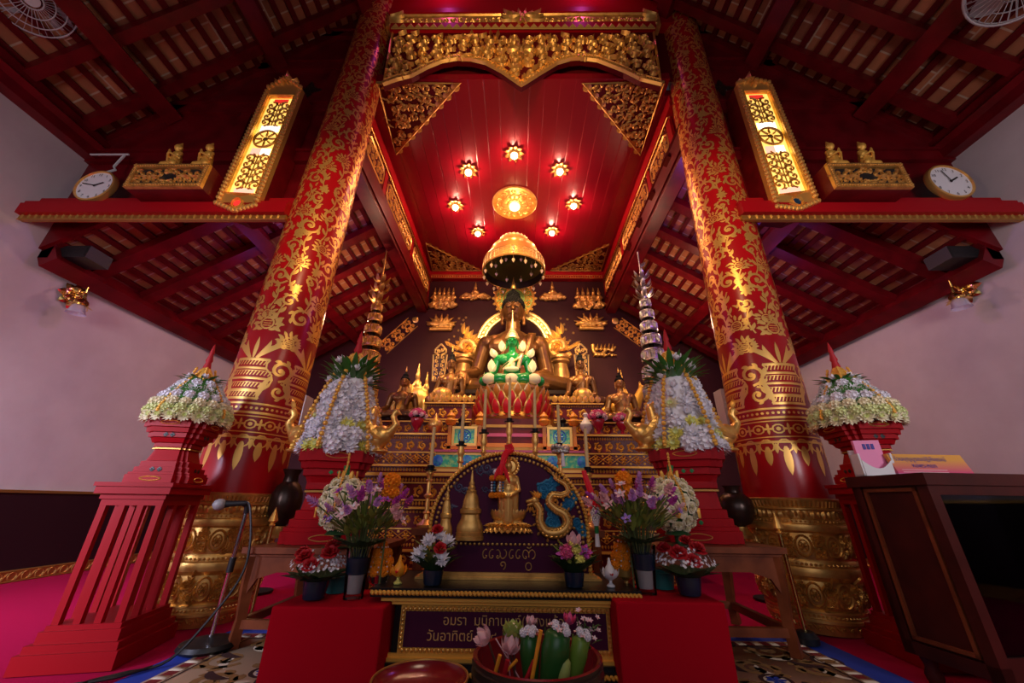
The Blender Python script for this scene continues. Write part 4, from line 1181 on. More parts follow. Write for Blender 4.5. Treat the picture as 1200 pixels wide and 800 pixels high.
tier('second_step', [(-1.60, -.52, 4.05, .95, 1.38), (.52, 1.66, 4.05, .95, 1.38)], 6.6, [('lip', .08), ('drop', .08), ('scroll', .28), ('bar', .03), ('diamond', .24), ('lip', .08), ('lotus', .10), ('bead', .07)])
tier('third_step', [(-2.15, -.52, 4.45, 1.38, 1.585), (.52, 2.15, 4.45, 1.38, 1.585)], 6.6, [('lip', .12), ('scroll', .55), ('bar', .04), ('lotus', .25)])
tier('fourth_step', [(-1.10, -.52, 4.72, 1.585, 1.88), (.52, 1.13, 4.72, 1.585, 1.88)], 6.6, [('lip', .10), ('drop', .1), ('scroll', .5), ('bar', .05), ('lotus', .22)])
tier('top_step', [(-1.06, 1.10, 5.2, .96, 2.11)], 6.6, [('lip', .08), ('scroll', .2), ('lotus', .1), ('lip', .04), ('diamond', .58)])
g = G()
for x0, x1 in ((-1.10, -.50), (.50, 1.13)):
    for k in range(8): g.leaf(x0+(x1-x0)*(k+.5)/8, 1.88, PI/2, .10, .075, lambda a, b, h: (a, 4.70-h, b), .02, 0, 0, 4)
g.build('leaf_crest', 'gold', altar)

# ------------------------------------------------------------------ seated Buddhas, all of one build
def buddha_body(g, hand=True):
    L = g.limb
    g.ball((0, .03, .10), (.20, .15, .11)); L([(0, .03, .12), (0, .02, .28)], [.145, .13], 14); L([(0, .02, .28), (0, .0, .45)], [.13, .155], 14)
    g.ball((0, .0, .44), (.205, .115, .105), 16, 10); g.ball((-.10, -.07, .435), (.10, .06, .075)); g.ball((.10, -.07, .435), (.10, .06, .075))
    for s in (-1, 1): g.ball((s*.205, .015, .485), (.078, .075, .07)); L([(0, .01, .535), (s*.16, .015, .515)], [.06, .05], 10)
    L([(0, .01, .52), (0, -.005, .66)], [.062, .058], 12)
    # head
    g.ball((0, -.005, .775), (.087, .098, .118), 18, 14); g.ball((0, -.03, .715), (.066, .07, .058), 14, 10)
    for s in (-1, 1): L([(s*.088, .012, .80), (s*.093, .008, .73), (s*.088, .0, .665)], [.014, .013, .016], 8)
    if hand:
        L([(0, -.098, .795), (0, -.118, .748)], [.010, .017], 8)
        g.ball((0, -.098, .713), (.026, .014, .008), 8, 6); g.ball((0, -.097, .701), (.022, .014, .008), 8, 6)
        for s in (-1, 1):
            g.ball((s*.037, -.083, .782), (.025, .015, .012), 10, 6)
            L([(s*.012, -.098, .806), (s*.038, -.094, .818), (s*.064, -.078, .808)], [.006, .007, .005], 6)
    # arms
    L([(-.225, .02, .47), (-.285, .04, .25)], [.066, .055], 12); L([(-.285, .04, .25), (-.345, -.15, .17)], [.054, .038], 12)
    L([(.225, .02, .47), (.275, .05, .24)], [.066, .055], 12); L([(.275, .05, .24), (.12, -.16, .15)], [.052, .036], 12)
    # legs
    for s in (-1, 1):
        L([(s*.10, .03, .09), (s*.28, -.04, .085), (s*.42, -.13, .075)], [.095, .09, .075], 12)
    L([(-.42, -.13, .075), (-.15, -.24, .065), (.12, -.27, .055)], [.072, .055, .042], 12); L([(.42, -.13, .08), (.18, -.25, .11), (-.10, -.25, .115)], [.072, .055, .040], 12)
    g.ball((-.17, -.25, .115), (.075, .045, .03)); g.ball((.19, -.275, .05), (.075, .045, .03))
    if hand:
        L([(-.345, -.15, .17), (-.365, -.225, .14)], [.038, .040], 10)
        for k, (dx, ln) in enumerate(((-.036, .085), (-.012, .10), (.012, .105), (.036, .09))):
            L([(-.365+dx, -.235, .145), (-.37+dx*1.1, -.262, .10), (-.37+dx*1.1, -.264, .145-ln*1.2)], [.015, .0135, .010], 8)
        L([(-.33, -.21, .15), (-.31, -.24, .12), (-.315, -.25, .08)], [.014, .012, .010], 8)
        L([(.12, -.16, .15), (.05, -.20, .145)], [.034, .034], 10)
        for k in range(4): L([(.03, -.185-.02*k, .145), (-.04, -.195-.02*k, .146), (-.075, -.19-.018*k, .152)], [.012, .011, .009], 8)
        L([(.06, -.17, .165), (.02, -.175, .175)], [.012, .009], 8)
    else:
        g.ball((-.365, -.24, .12), (.04, .03, .06)); g.ball((.02, -.21, .145), (.08, .04, .022))
def buddha(name, label, loc, H, vox, skin, hair, hand=True, rz=0, cat='Buddha statue', grp=None, robe=None, flame='gold'):
    t = thing(name, label, cat, loc, rz, grp)
    g = G(); buddha_body(g, hand); g.v = [(x*H, y*H, z*H) for x, y, z in g.v]
    fuse(g, 'body', skin, vox*H, t, 2)
    g = G(); S = Matrix.Scale(H, 4)
    g.ball((0, .012, .83), (.093, .104, .085), 22, 14); g.ball((0, .03, .78), (.092, .085, .10), 18, 12); g.ball((0, .015, .925), (.056, .056, .05), 16, 10); g.lathe([(.018, .96), (.024, .985), (.012, 1.01), (0, 1.02)], 10, (0, .015, 0))
    if H > 1:
        nn = 260
        for k in range(nn):
            z = 1-1.25*(k+.5)/nn; r = math.sqrt(max(0, 1-z*z)); a = k*2.39996
            p = (cos(a)*r*.094, .012+sin(a)*r*.105, .83+z*.086)
            if z > -.1 or p[1] > .0: g.ball(p, .0078, 5, 4)
        for k in range(70):
            z = 1-1.2*(k+.5)/70; r = math.sqrt(max(0, 1-z*z)); a = k*2.39996
            g.ball((cos(a)*r*.057, .015+sin(a)*r*.057, .925+z*.052), .0075, 5, 4)
    g.v = [(x*H, y*H, z*H) for x, y, z in g.v]
    g.build('hair', hair, t)
    g = G(); g.lathe([(.012, 1.0), (.022, 1.02), (.016, 1.05), (.006, 1.09), (0, 1.13)], 12, (0, .015, 0)); g.v = [(x*H, y*H, z*H) for x, y, z in g.v]
    g.build('flame_finial', flame, t)
    # half-closed eyes, brows and lips
    if H > .7:
        dk = 'hair_black'
        for s in (-1, 1):
            g = G(); g.tube([(x*H, y*H, z*H) for x, y, z in bez([(s*.016, -.100, .777), (s*.036, -.1005, .772), (s*.058, -.088, .780)], 4)], .0038*H, 5); g.build('eye', dk, t)
            g = G(); g.tube([(x*H, y*H, z*H) for x, y, z in bez([(s*.012, -.106, .806), (s*.038, -.102, .822), (s*.066, -.082, .810)], 4)], [.002*H]+[.0035*H]*7+[.002*H], 5); g.build('brow', dk, t)
        g = G(); g.tube([(x*H, y*H, z*H) for x, y, z in bez([(-.030, -.098, .712), (0, -.1125, .706), (.030, -.098, .712)], 4)], .0026*H, 5); g.build('lip_line', dk, t)
    # robe edge across the chest and the folded sash on the left shoulder
    g = G(); g.tube([(x*H, y*H, z*H) for x, y, z in bez([(.13, .06, .555), (.115, -.06, .535), (.06, -.128, .46), (-.06, -.155, .38), (-.16, -.10, .30), (-.165, .0, .27)], 5)], .006*H, 6); g.build('robe_edge', robe or skin, t)
    g = G(); pts = [(.155, .05, .56), (.155, -.05, .55), (.145, -.122, .50), (.125, -.145, .42), (.11, -.150, .34), (.10, -.155, .27)]
    vs = []
    for x, y, z in bez(pts, 4): vs += [(H*(x-.03), H*(y-.006), H*z), (H*(x+.03), H*(y-.0), H*z)]
    g.add(vs, [(2*i, 2*i+1, 2*i+3, 2*i+2) for i in range(len(vs)//2-1)]); o = g.build('robe_sash', robe or skin, t)
    md = o.modifiers.new('s', 'SOLIDIFY'); md.thickness = .008*H
    return t
def lotus_seat(t, rx, ry, z0, z1, mA='bronze_dark', mB='bronze_dark', n=18):
    g = G(); X = Matrix.Diagonal((1, ry/rx, 1, 1))
    g.lathe([(rx*.95, z0), (rx, z0+.02), (rx*.86, z0+(z1-z0)*.3), (rx*.8, (z0+z1)/2), (rx*.9, z0+(z1-z0)*.8), (rx*.97, z1), (0, z1)], 36, X=X, m=0)
    for k in range(n):
        a = 2*PI*k/n
        petal3(g, (cos(a)*rx*.80, sin(a)*rx*.80, (z0+z1)/2), a, .7, 1.9, (z1-z0)*.62, rx*.36, 1, 4, X=X)
        petal3(g, (cos(a)*rx*.80, sin(a)*rx*.80, (z0+z1)/2), a, -.5, -1.6, (z1-z0)*.60, rx*.36, 1, 4, X=X)
    g.build('lotus_seat', [mA, mB], t)
b = buddha('buddha_statue', 'great bronze seated Buddha with black curled hair, at the centre under the gold umbrella', (-.02, 5.82, 2.15), 2.10, .0065, 'bronze', 'hair_black')
g = G(); g.box((-.92, -.72, -.04), (.92, .35, .012)); g.build('seat_slab', 'bronze_dark', b, smooth=False)
for s, lb in ((-1, 'small bronze Buddha on the left altar step, before the gold elephant relief'), (1, 'small bronze Buddha on the right altar step, before the gold horse relief')):
    p = at(466, 496, 4.72) if s < 0 else at(733, 494, 4.72)
    t = buddha('buddha_statue', lb, (p.x, 4.80, 1.66), .66, .011, 'bronze_gold' if s > 0 else 'bronze', 'hair_black', rz=R(s*-8), grp='small bronze Buddhas on the altar')
    lotus_seat(t, .29, .22, -.072, .01)
for s, lb in ((-1, 'small dark bronze Buddha on the upper altar step, beside the great Buddha\'s right hand'), (1, 'small dark bronze Buddha on the upper altar step, beside the great Buddha\'s left knee')):
    p = at(529, 430, 5.02) if s < 0 else at(680, 430, 5.02)
    t = buddha('buddha_statue', lb, (p.x, 5.02, 1.90), .74, .011, 'bronze', 'hair_black', rz=R(s*-8), grp='small bronze Buddhas on the altar')
    t.scale = (.88, .80, 1.08)
# gadrooned gold cushions on the upper step
for s in (-1, 1):
    p = at(517, 466, 4.86) if s < 0 else at(684, 466, 4.86)
    g = G(); nn = 12
    prof = [(.10, 0), (.145, .03), (.165, .08), (.155, .13), (.11, .17), (.04, .19), (0, .19)]
    vs = []; sg = 60
    shape = [((1-.05*abs(sin(nn/2*2*PI*i/sg)))*cos(2*PI*i/sg), (1-.05*abs(sin(nn/2*2*PI*i/sg)))*sin(2*PI*i/sg)) for i in range(sg)]
    g.lathe(prof, shape=shape); 
    for k in range(nn): a = 2*PI*k/nn; g.tube([(cos(a)*r*1.0, sin(a)*r*1.0, z) for r, z in prof[1:-1]], .006, 5)
    g.lathe([(.15, -.02), (.155, 0), (.12, .01)], 24)
    o = g.build('lobed_finial', 'gold_old'); o.location = (p.x*.98, 4.80, 1.905); o.scale = (.80, .62, 1)
    tag(o, 'ribbed gold dome on the altar step in front of the %s dark Buddha' % ('left' if s < 0 else 'right'), 'ornament', 'ribbed gold domes')

# ------------------------------------------------------------------ emerald Buddha on its throne
t = thing('lotus_throne', 'red and gold lotus-petalled throne under the emerald Buddha', 'throne', (0, 4.46, .954))
g = G()
for (w, d, z0, z1, m) in ((.50, .42, 0, .10, 0), (.485, .405, .10, .14, 1), (.47, .39, .14, .20, 0), (.475, .395, .20, .235, 2), (.455, .375, .235, .29, 1), (.46, .38, .29, .33, 3), (.44, .36, .33, .40, 0), (.45, .37, .40, .435, 4), (.43, .35, .435, .50, 0), (.44, .36, .50, .53, 1), (.41, .33, .53, .60, 0)):
    g.box((-w, -d, z0), (w, d, z1), m)
o = g.build('banded_base', ['red_beam', 'gold_dark', 'teal_deep', 'orange_wood', 'pink_band'], t, smooth=False)
g = G(); z = .60; H = .42
g.lathe([(.40, z), (.415, z+.03), (.405, z+.06), (.36, z+.10), (.345, z+.2), (.36, z+.32), (.385, z+.38), (.37, H+z), (0, H+z)], 48, X=Matrix.Diagonal((1, .85, 1, 1)))
g.build('drum', 'gold_dark', t)
def petal_ring(n, z, r, e0, e1, ln, w, mats, nm, off=0):
    g = G()
    for k in range(n):
        a = 2*PI*(k+off)/n; X = Matrix.Diagonal((1, .85, 1, 1))
        petal3(g, (cos(a)*r, sin(a)*r, z), a, e0, e1, ln, w, 1, 6, .15, .7, X); petal3(g, (cos(a)*(r+.022), sin(a)*(r+.022), z+.006), a, e0, e1-.02, ln*.86, w*.74, 0, 6, .15, .7, X)
    g.build(nm, mats, t)
petal_ring(22, z+.06, .385, .9, 1.62, .20, .105, ['red_bright', 'gold'], 'red_petals')
petal_ring(22, z+.14, .365, 1.0, 1.60, .21, .105, ['red_bright', 'gold'], 'red_petals', .5)
petal_ring(22, z+.22, .35, .9, 1.45, .22, .105, ['orange_wood', 'gold_pale'], 'gold_petals')
petal_ring(22, z+.05, .37, -.2, -1.0, .06, .10, ['red_bright', 'gold'], 'lower_petals')
e = buddha('emerald_buddha', 'green emerald Buddha with a gold crown and ivory robes, on the red lotus throne', (-.01, 4.50, .954+1.05), .82, .0075, 'emerald', 'gold_pale', robe='gold_pale', flame='gold')
H = .82
g = G()
g.lathe([(.10, .80), (.122, .815), (.118, .84), (.104, .865), (.086, .905), (.09, .915), (.07, .94), (.05, .97), (.055, .985), (.035, 1.02), (.03, 1.06), (.018, 1.12), (.010, 1.22), (.004, 1.34), (0, 1.36)], 24, (0, .005, 0))
g.v = [(x*H, y*H, zz*H) for x, y, zz in g.v]; g.build('crown', 'gold_pale', e)
for s in (-1, 1):
    for x, y, zz, a, ln, w in ((.15, -.02, .60, PI/2-s*.25, .19, .11), (.255, -.02, .50, PI/2-s*.65, .17, .11), (.30, -.05, .24, PI/2-s*.25, .22, .12)):
        g = G(); g.leaf(s*x*H, zz*H, a, ln*H, w*H, flat(0, y*H, 0), .02, 0, s*.3); g.leaf(s*x*H, zz*H, a+s*.5, ln*H*.6, w*H*.6, flat(0, y*H-.01, 0), .02, 0, s*.3); g.build('shoulder_flame', 'robe_ivory', e)
g = G()
for k, (x, w, m) in enumerate(((-.33, .10, 1), (-.175, .11, 0), (0, .11, 1), (.175, .11, 0), (.33, .10, 1))): g.ball((x*H, -.27*H, .07*H), (w*H, .06*H, .085*H), 14, 8, 0 if m else 1)
g.build('lap_cloth', ['robe_ivory', 'emerald'], e)
g = G(); g.ball((0, -.155*H, .36*H), (.05*H, .03*H, .09*H), 10, 8); g.ball((0, -.18*H, .25*H), (.11*H, .05*H, .045*H), 12, 8); g.build('breast_ornament', 'robe_ivory', e)
g = G(); g.tube([(x*H, y*H, z*H) for x, y, z in ((.17, -.09, .50), (.08, -.16, .42), (-.04, -.17, .33), (-.13, -.14, .26))], .022*H, 8); g.build('gold_sash', 'gold_pale', e)
for s in (-1, 1):
    for k in range(3): g = G(); g.leaf(s*(.29+.02*k), -.215, PI/2-s*(.15+.35*k), .17-.02*k, .08, flat(0, .20, 0), .014, 0, -s*.4); g.build('corner_flame', 'robe_ivory', e)

# ------------------------------------------------------------------ halo, arch, nagas and fans behind the great Buddha
t = thing('halo_arch', 'gold arch framing the great Buddha\'s shoulders', 'arch', (.015, 6.40, 3.36))
g = G(); n = 40; fm = flat(0, 0, 0)
pt = lambda r, k: (cos(-.30+(PI+.6)*k/n)*r, sin(-.30+(PI+.6)*k/n)*r*1.06)
out = [pt(.74, k) for k in range(n+1)]; inn = [pt(.56, k) for k in range(n+1)][::-1]
vsA = []
for k in range(n+1): vsA += [(*[pt(.74, k)[0]], -.02, pt(.74, k)[1]), (pt(.56, k)[0], -.02, pt(.56, k)[1]), (pt(.74, k)[0], .04, pt(.74, k)[1]), (pt(.56, k)[0], .04, pt(.56, k)[1])]
g.add(vsA, [f for k in range(n) for f in ((4*k, 4*k+1, 4*k+5, 4*k+4), (4*k+2, 4*k, 4*k+4, 4*k+6), (4*k+1, 4*k+3, 4*k+7, 4*k+5), (4*k+3, 4*k+2, 4*k+6, 4*k+7))])
fm = flat(0, -.02, 0)
for r in (.73, .68, .62, .57): g.ribbon([pt(r, k) for k in range(n+1)], .022, fm, .018)
for k in range(26):
    x, zz = pt(.65, (k+.5)*n/26); g.flower(x, zz, .035, fm, 5, .02)
for s in (-1, 1): g.box((s*.55, -.02, -.62), (s*.72, .04, -.15))
g.build('arch_band', 'gold_pale', t)
g = G(); g.box((-.8, -.1, -1.25), (.8, .1, -.6)); g.build('footing', 'bronze_dark', t, smooth=False)
t = thing('round_halo', 'round green and gold halo behind the great Buddha\'s head', 'halo', (.0, 6.20, at(601, 350, 6.20).z))
g = G(); fm = flat(0, 0, 0)
g.lathe([(.0, .02), (.37, .02), (.37, -.02), (0, -.02)], 40, X=Matrix.Rotation(PI/2, 4, 'X')); g.build('disc', 'leaf_lime', t)
g = G(); fm = flat(0, -.02, 0)
g.ring(0, 0, .36, .045, fm, .025, 0, 40); g.ring(0, 0, .21, .03, fm, .02, 0, 32)
for k in range(14): g.scroll(cos(2*PI*k/14)*.285, sin(2*PI*k/14)*.285, .055, k, 1, fm, .026, .02, 0, 1.1, 9, 2)
for k in range(20): g.leaf(cos(2*PI*k/20)*.37, sin(2*PI*k/20)*.37, 2*PI*k/20, .06, .06, fm, .02)
g.leaf(0, .36, PI/2, .18, .11, fm, .03)
g.build('filigree', 'gold', t)
g = G(); g.tube([(0, .02, -.3), (0, .02, -2.05+.0)], .02, 8); g.build('post', 'bronze_dark', t)
def naga_figure(s):
    p = at(545 if s < 0 else 656, 407, 6.3)
    t = thing('naga_ornament', 'gold coiled serpent on a round post, %s of the great Buddha' % ('left' if s < 0 else 'right'), 'ornament', (p.x, 6.3, p.z), 0, 'gold serpents beside the great Buddha')
    g = G()
    pts = bez([(s*.20, 0, -.12), (s*.02, -.02, -.20), (-s*.16, -.03, -.10), (-s*.14, -.03, .06), (s*.02, -.02, .10), (s*.08, -.01, .0), (-s*.02, 0, -.04)], 6)
    g.tube(pts, [.055+.03*sin(PI*i/(len(pts)-1)) for i in range(len(pts))], 10)
    g.ball((-s*.10, -.03, -.04), (.10, .05, .10)); 
    fm = flat(0, -.04, 0)
    o1 = fuse(g, 'coil', 'gold_old', .018, t, 2)
    g = G()
    for k in range(5): g.leaf(-s*(.16-.05*k), .06+.045*k, PI/2-s*(-.5+.2*k), .16+.02*k, .08, flat(0, -.05, 0), .03, 0, s*.6)
    for k in range(4): g.leaf(s*(.12+.05*k), -.08+.03*k, PI/2-s*.5, .14, .07, flat(0, -.05, 0), .03, 0, -s*.6)
    for k in range(9): a = PI/2+s*(1.9-.42*k); g.leaf(-s*.06+cos(a)*.15, -.02+sin(a)*.15, a-s*.5, .12, .07, flat(0, -.05, 0), .03, 0, s*.7)
    g.scroll(-s*.08, -.03, .11, 0, s, flat(0, -.10, 0), .04, .03, 0, 1.5, 16, 3)
    g.leaf(-s*.02, .2, PI/2, .2, .08, flat(0, -.04, 0), .03)
    g.build('flame_crest', 'gold', o1)
    g = G(); zz = p.z-2.11
    g.lathe([(.15, -.17), (.19, -.20), (.19, -.24), (.16, -.26), (.17, -.30), (.12, -.34), (.13, -.40), (.155, -.50), (.155, -zz+.0)], 24); g.build('post', 'bronze_gold', t)
naga_figure(-1); naga_figure(1)
def fan_standard(s):
    p = at(515 if s < 0 else 682, 425, 6.25)
    t = thing('ceremonial_fan', 'flat gold openwork standard with a pointed leaf top, %s of the great Buddha' % ('left' if s < 0 else 'right'), 'standard', (p.x, 6.25, p.z), 0, 'gold openwork standards')
    g = G(); w, h = .125, .34
    g.prism([(-w*.8, -h), (w*.8, -h), (w, h*.45), (-w, h*.45)], .0, .02, 1); fm = flat(0, 0, 0)
    g.ribbon([(-w*.8, -h), (-w, h*.45), (w, h*.45), (w*.8, -h), (-w*.8, -h)], .03, fm, .014, 0)
    for k in range(6):
        z_ = -h+.06+k*.078
        for q_ in (-1, 1): g.scroll(q_*.052, z_, .036, PI/2, q_*(1 if k % 2 else -1), fm, .018, .012, 0, 1.1, 9, 2)
    for q_ in (-1, 1): g.ribbon([(q_*.02, h*.45), (q_*.10, h*.58), (q_*.10, h*.75), (q_*.04, h*.95), (0, h*1.08)], .032, fm, .016, 0); g.scroll(q_*.035, h*.7, .035, 0, q_, fm, .018, .012)
    g.build('openwork_board', ['gold_pale', 'bronze_dark'], t)
    g = G(); g.tube([(0, .03, -h), (0, .03, -(p.z-2.11))], .018, 8); g.build('pole', 'gold_dark', t)
fan_standard(-1); fan_standard(1)

# ------------------------------------------------------------------ hanging umbrella and the two tiered umbrellas
t = thing('umbrella_canopy', 'gold tiered umbrella canopy hanging from the ceiling over the great Buddha', 'canopy', (-.015, 5.60, 4.435))
g = G(); g.lathe([(.54, 0), (.56, .01), (.545, .03), (.535, .19), (.55, .20), (.54, .225), (.43, .36), (.41, .46), (.42, .47), (.29, .56), (.26, .65), (.27, .665), (.19, .70), (.15, .735), (.08, .76), (.05, .78), (.02, .81), (0, .81)], 48, cap=False)
g.build('canopy', 'gold', t)
g = G(); g.lathe([(.535, .005), (.50, .12), (.30, .20), (0, .24)], 48, cap=False); g.build('lining', 'bronze_dark', t)
g = G()
def fu(a, z_, h): r = .542-.006*(z_-.03)/.16+h; return (cos(a)*r, sin(a)*r, z_)
for k in range(40):
    a = 2*PI*k/40; g.ribbon([(a, .03), (a, .19)], .022, fu, .014)
    if k % 5 == 0: g.ribbon([(a, .03), (a, .2)], .08, fu, .02)
for z_ in (.035, .075, .11, .15, .188): g.ribbon([(2*PI*k/48, z_) for k in range(49)], .016, fu, .014)
for k in range(24): a = 2*PI*k/24; petal3(g, (cos(a)*.26, sin(a)*.26, .65), a, .9, 1.3, .04, .06, 0, 3)
for k in range(20): a = 2*PI*k/20; petal3(g, (cos(a)*.41, sin(a)*.41, .39), a, 1.2, 1.5, .06, .08, 0, 3)
g.build('latticed_rim', 'gold_pale', t)
g = G(); g.tube([(0, 0, .76), (0, 0, .79)], .008, 6); g.build('hanger', 'gold_dark', t)
pend = None
for k in range(16):
    a = 2*PI*k/16
    for r_, z_ in ((.52, -.0), (.34, .155)) if k % 2 else ((.52, 0),):
        if pend is None:
            g = G(); g.tube([(0, 0, 0), (0, 0, -.05)], .003, 5); g.lathe([(.0, -.05), (.022, -.065), (.030, -.085), (.018, -.11), (0, -.14)], 8); pend = g.build('pendant', 'gold_pale', t); pend.location = (cos(a)*r_, sin(a)*r_, z_)
        else: child(pend, t, (cos(a)*r_, sin(a)*r_, z_))
def chat(s, m, label):
    pz = 1.42
    p = at(441, 355, 4.8) if s < 0 else at(757, 350, 4.8); z0_ = 1.588
    t = thing('tiered_umbrella', label, 'tiered umbrella', (p.x-.02*s, 4.8, z0_), 0); tz = p.z-z0_
    g = G(); g.lathe([(.20, 0), (.21, .02), (.16, .04), (.08, .06), (.05, .08), (0, .08)], 32); g.build('foot', m, t)
    n = 8; z = .06; hs = [.30-.017*k for k in range(n)]; sc_ = (tz-.06)/sum(hs)
    g = G(); g.tube([(0, 0, .05), (0, 0, tz+.02)], .035, 10); g.build('pole', 'bronze_dark', t)
    for k in range(n):
        r = .215-.0205*k; hh = hs[k]*sc_
        g = G(); g.lathe([(r*.96, z+.02), (r*1.02, z+.03), (r*.98, z+.05), (r*.95, z+hh*.70), (r, z+hh*.74), (r*.97, z+hh*.80), (r*.6, z+hh*.86), (.03, z+hh*.88)], 28, cap=False)
        fr_ = lambda a, b, h: (cos(a)*(r*.965+h), sin(a)*(r*.965+h), b)
        for q_ in range(18):
            a = 2*PI*q_/18; g.leaf(a, z+.05, PI/2, hh*.5, .22, fr_, .012, 0, 0, 4); g.disc(a+.17, z+hh*.55, .06, fr_, .012, 0, 5)
        g.build('tier', m, t); z += hh
    g = G()
    for k in range(3):
        zz = tz+.05+k*.16; r = .075-.018*k
        for q_ in range(7):
            a = 2*PI*q_/7
            petal3(g, (cos(a)*r*.5, sin(a)*r*.5, zz-.03), a, .2, 1.6, .17, .06, 0, 5)
        g.lathe([(r*.5, zz-.06), (r*.8, zz), (r*.35, zz+.1)], 12)
    g.lathe([(.02, tz), (.022, tz+.45), (.014, tz+.55), (.010, tz+.9), (.02, tz+.92), (.004, tz+1.02), (0, tz+1.02)], 10)
    g.leaf(.0, tz+.56, PI/2-s*.9, .12, .06, flat(0, 0, 0), .02)
    g.build('finial', m, t)
chat(-1, 'gold_dark', 'tall gold tiered umbrella rising behind the left white flower tower')
chat(1, 'silver', 'tall silver tiered umbrella rising behind the right white flower tower')

# ------------------------------------------------------------------ gilded reliefs on the dark back wall
def wall_relief(name, label, build, u, v, wpx, hpx, grp):
    Y = YB-.005; a, b_ = at(u-wpx/2, v+hpx/2, Y), at(u+wpx/2, v-hpx/2, Y)
    o = build((b_.x-a.x), (b_.z-a.z)); o.name = name
    o.location = ((a.x+b_.x)/2, Y, (a.z+b_.z)/2); tag(o, label, 'relief', grp); return o
def deva(g, x, z, h, y=-.03):
    g.limb([(x, y, z), (x, y, z+h*.30)], [h*.16, h*.13], 8); g.ball((x, y-.01, z+h*.48), h*.12, 8, 6); g.limb([(x, y, z+h*.55), (x, y, z+h*.98)], [h*.10, h*.012], 6)
    for s in (-1, 1): g.limb([(x+s*h*.13, y, z+h*.30), (x+s*h*.2, y-.02, z+h*.12), (x+s*h*.03, y-.04, z+h*.22)], [h*.05]*3, 6)
def clouds(g, w, z, n, r, y=-.02, q=random.Random(2)):
    for k in range(n*3):
        f = (k+.5)/(n*3)-.5; rr = r*q.uniform(.38, .6)
        g.ball((f*w, y-.01*(k % 3), z+q.uniform(-.9, .9)*r*(1-abs(f)*1.4)), (rr*1.15, .04, rr*.9), 7, 5)
        if k % 2: g.limb([(f*w, y-.02, z), (f*w+q.uniform(-.05, .05), y-.03, z+r*q.uniform(.6, 1.6)*(1-abs(f)))], [rr*.55, rr*.15], 6)
def overlay(o_g, w, h, seed, n, y=-.045):
    q = random.Random(seed); g = G()
    for k in range(n): g.scroll(q.uniform(-.42, .42)*w, q.uniform(-.45, -.05)*h, h*.11, q.uniform(0, 6), 1 if k % 2 else -1, flat(0, y, 0), h*.05, .02, 0, 1.1, 8, 2)
    return g
def rel_row(w, h):
    g = G()
    for k in range(5): deva(g, (k-2)*w*.17, -h*.1, h*.62)
    for k in range(4): deva(g, (k-1.5)*w*.22, -h*.35, h*.5, -.06)
    clouds(g, w*.95, -h*.35, 9, h*.18); return fuse(g, 'relief', 'gold_old', .012, None, 0)
def rel_seat(w, h):
    g = G(); deva(g, 0, -h*.15, h*.68); clouds(g, w, -h*.28, 9, h*.14)
    for s in (-1, 1): g.limb([(s*w*.1, -.03, -h*.2), (s*w*.3, -.03, -h*.12), (s*w*.5, -.02, -h*.2)], [h*.1, h*.09, h*.02], 6)
    return fuse(g, 'relief', 'gold_old', .012, None, 0)
def rel_spray(w, h):
    g = G(); clouds(g, w*.8, -h*.1, 8, h*.16)
    for k in range(7):
        a = PI*(k+.5)/7; g.limb([(0, -.03, -h*.1), (cos(a)*w*.25, -.04, sin(a)*h*.25-h*.1), (cos(a)*w*.48, -.02, sin(a)*h*.5-h*.05)], [h*.10, h*.08, h*.02], 6)
    for s in (-1, 1): deva(g, s*w*.18, -.0*h, h*.5)
    g.limb([(-w*.3, -.03, -h*.3), (w*.3, -.03, -h*.3)], [h*.1, h*.1], 6)
    return fuse(g, 'relief', 'gold_old', .012, None, 0)
def rel_naga(w, h):
    g = G(); pts = bez([(-w*.45, -.03, h*.3), (-w*.42, -.03, -h*.2), (-w*.15, -.03, -h*.3), (w*.1, -.03, 0), (w*.3, -.03, -h*.1), (w*.45, -.03, h*.2)], 5)
    g.tube(pts, [h*.14*(1-.6*i/len(pts)) for i in range(len(pts))], 8); clouds(g, w*.9, -h*.38, 7, h*.12)
    for k in range(5): g.limb([(-w*.3+k*w*.15, -.03, 0), (-w*.3+k*w*.15+.03, -.02, h*.4)], [h*.10, h*.02], 6)
    return fuse(g, 'relief', 'gold_old', .012, None, 0)
GR = 'gilded reliefs on the back wall'
wall_relief('deva_row_relief', 'gold relief of a row of pointed-crowned figures, upper left of the back wall', rel_row, 520, 350, 34, 26, GR)
wall_relief('deva_row_relief', 'gold relief of a row of pointed-crowned figures, upper right of the back wall', rel_row, 689, 350, 34, 26, GR)
wall_relief('cloud_figure_relief', 'gold relief of one figure seated on a cloud, just left of the round halo', rel_seat, 557, 343, 36, 24, GR)
wall_relief('cloud_figure_relief', 'gold relief of one figure seated on a cloud, just right of the round halo', rel_seat, 647, 343, 28, 26, GR)
wall_relief('flying_group_relief', 'gold relief of flying figures in a spray of flames, left under the row of figures', rel_spray, 517, 379, 40, 24, GR)
wall_relief('flying_group_relief', 'gold relief of flying figures in a spray of flames, right under the row of figures', rel_spray, 692, 378, 40, 24, GR)
wall_relief('serpent_relief', 'gold relief of a serpent in waves, low on the right of the back wall', rel_naga, 708, 410, 28, 18, GR)
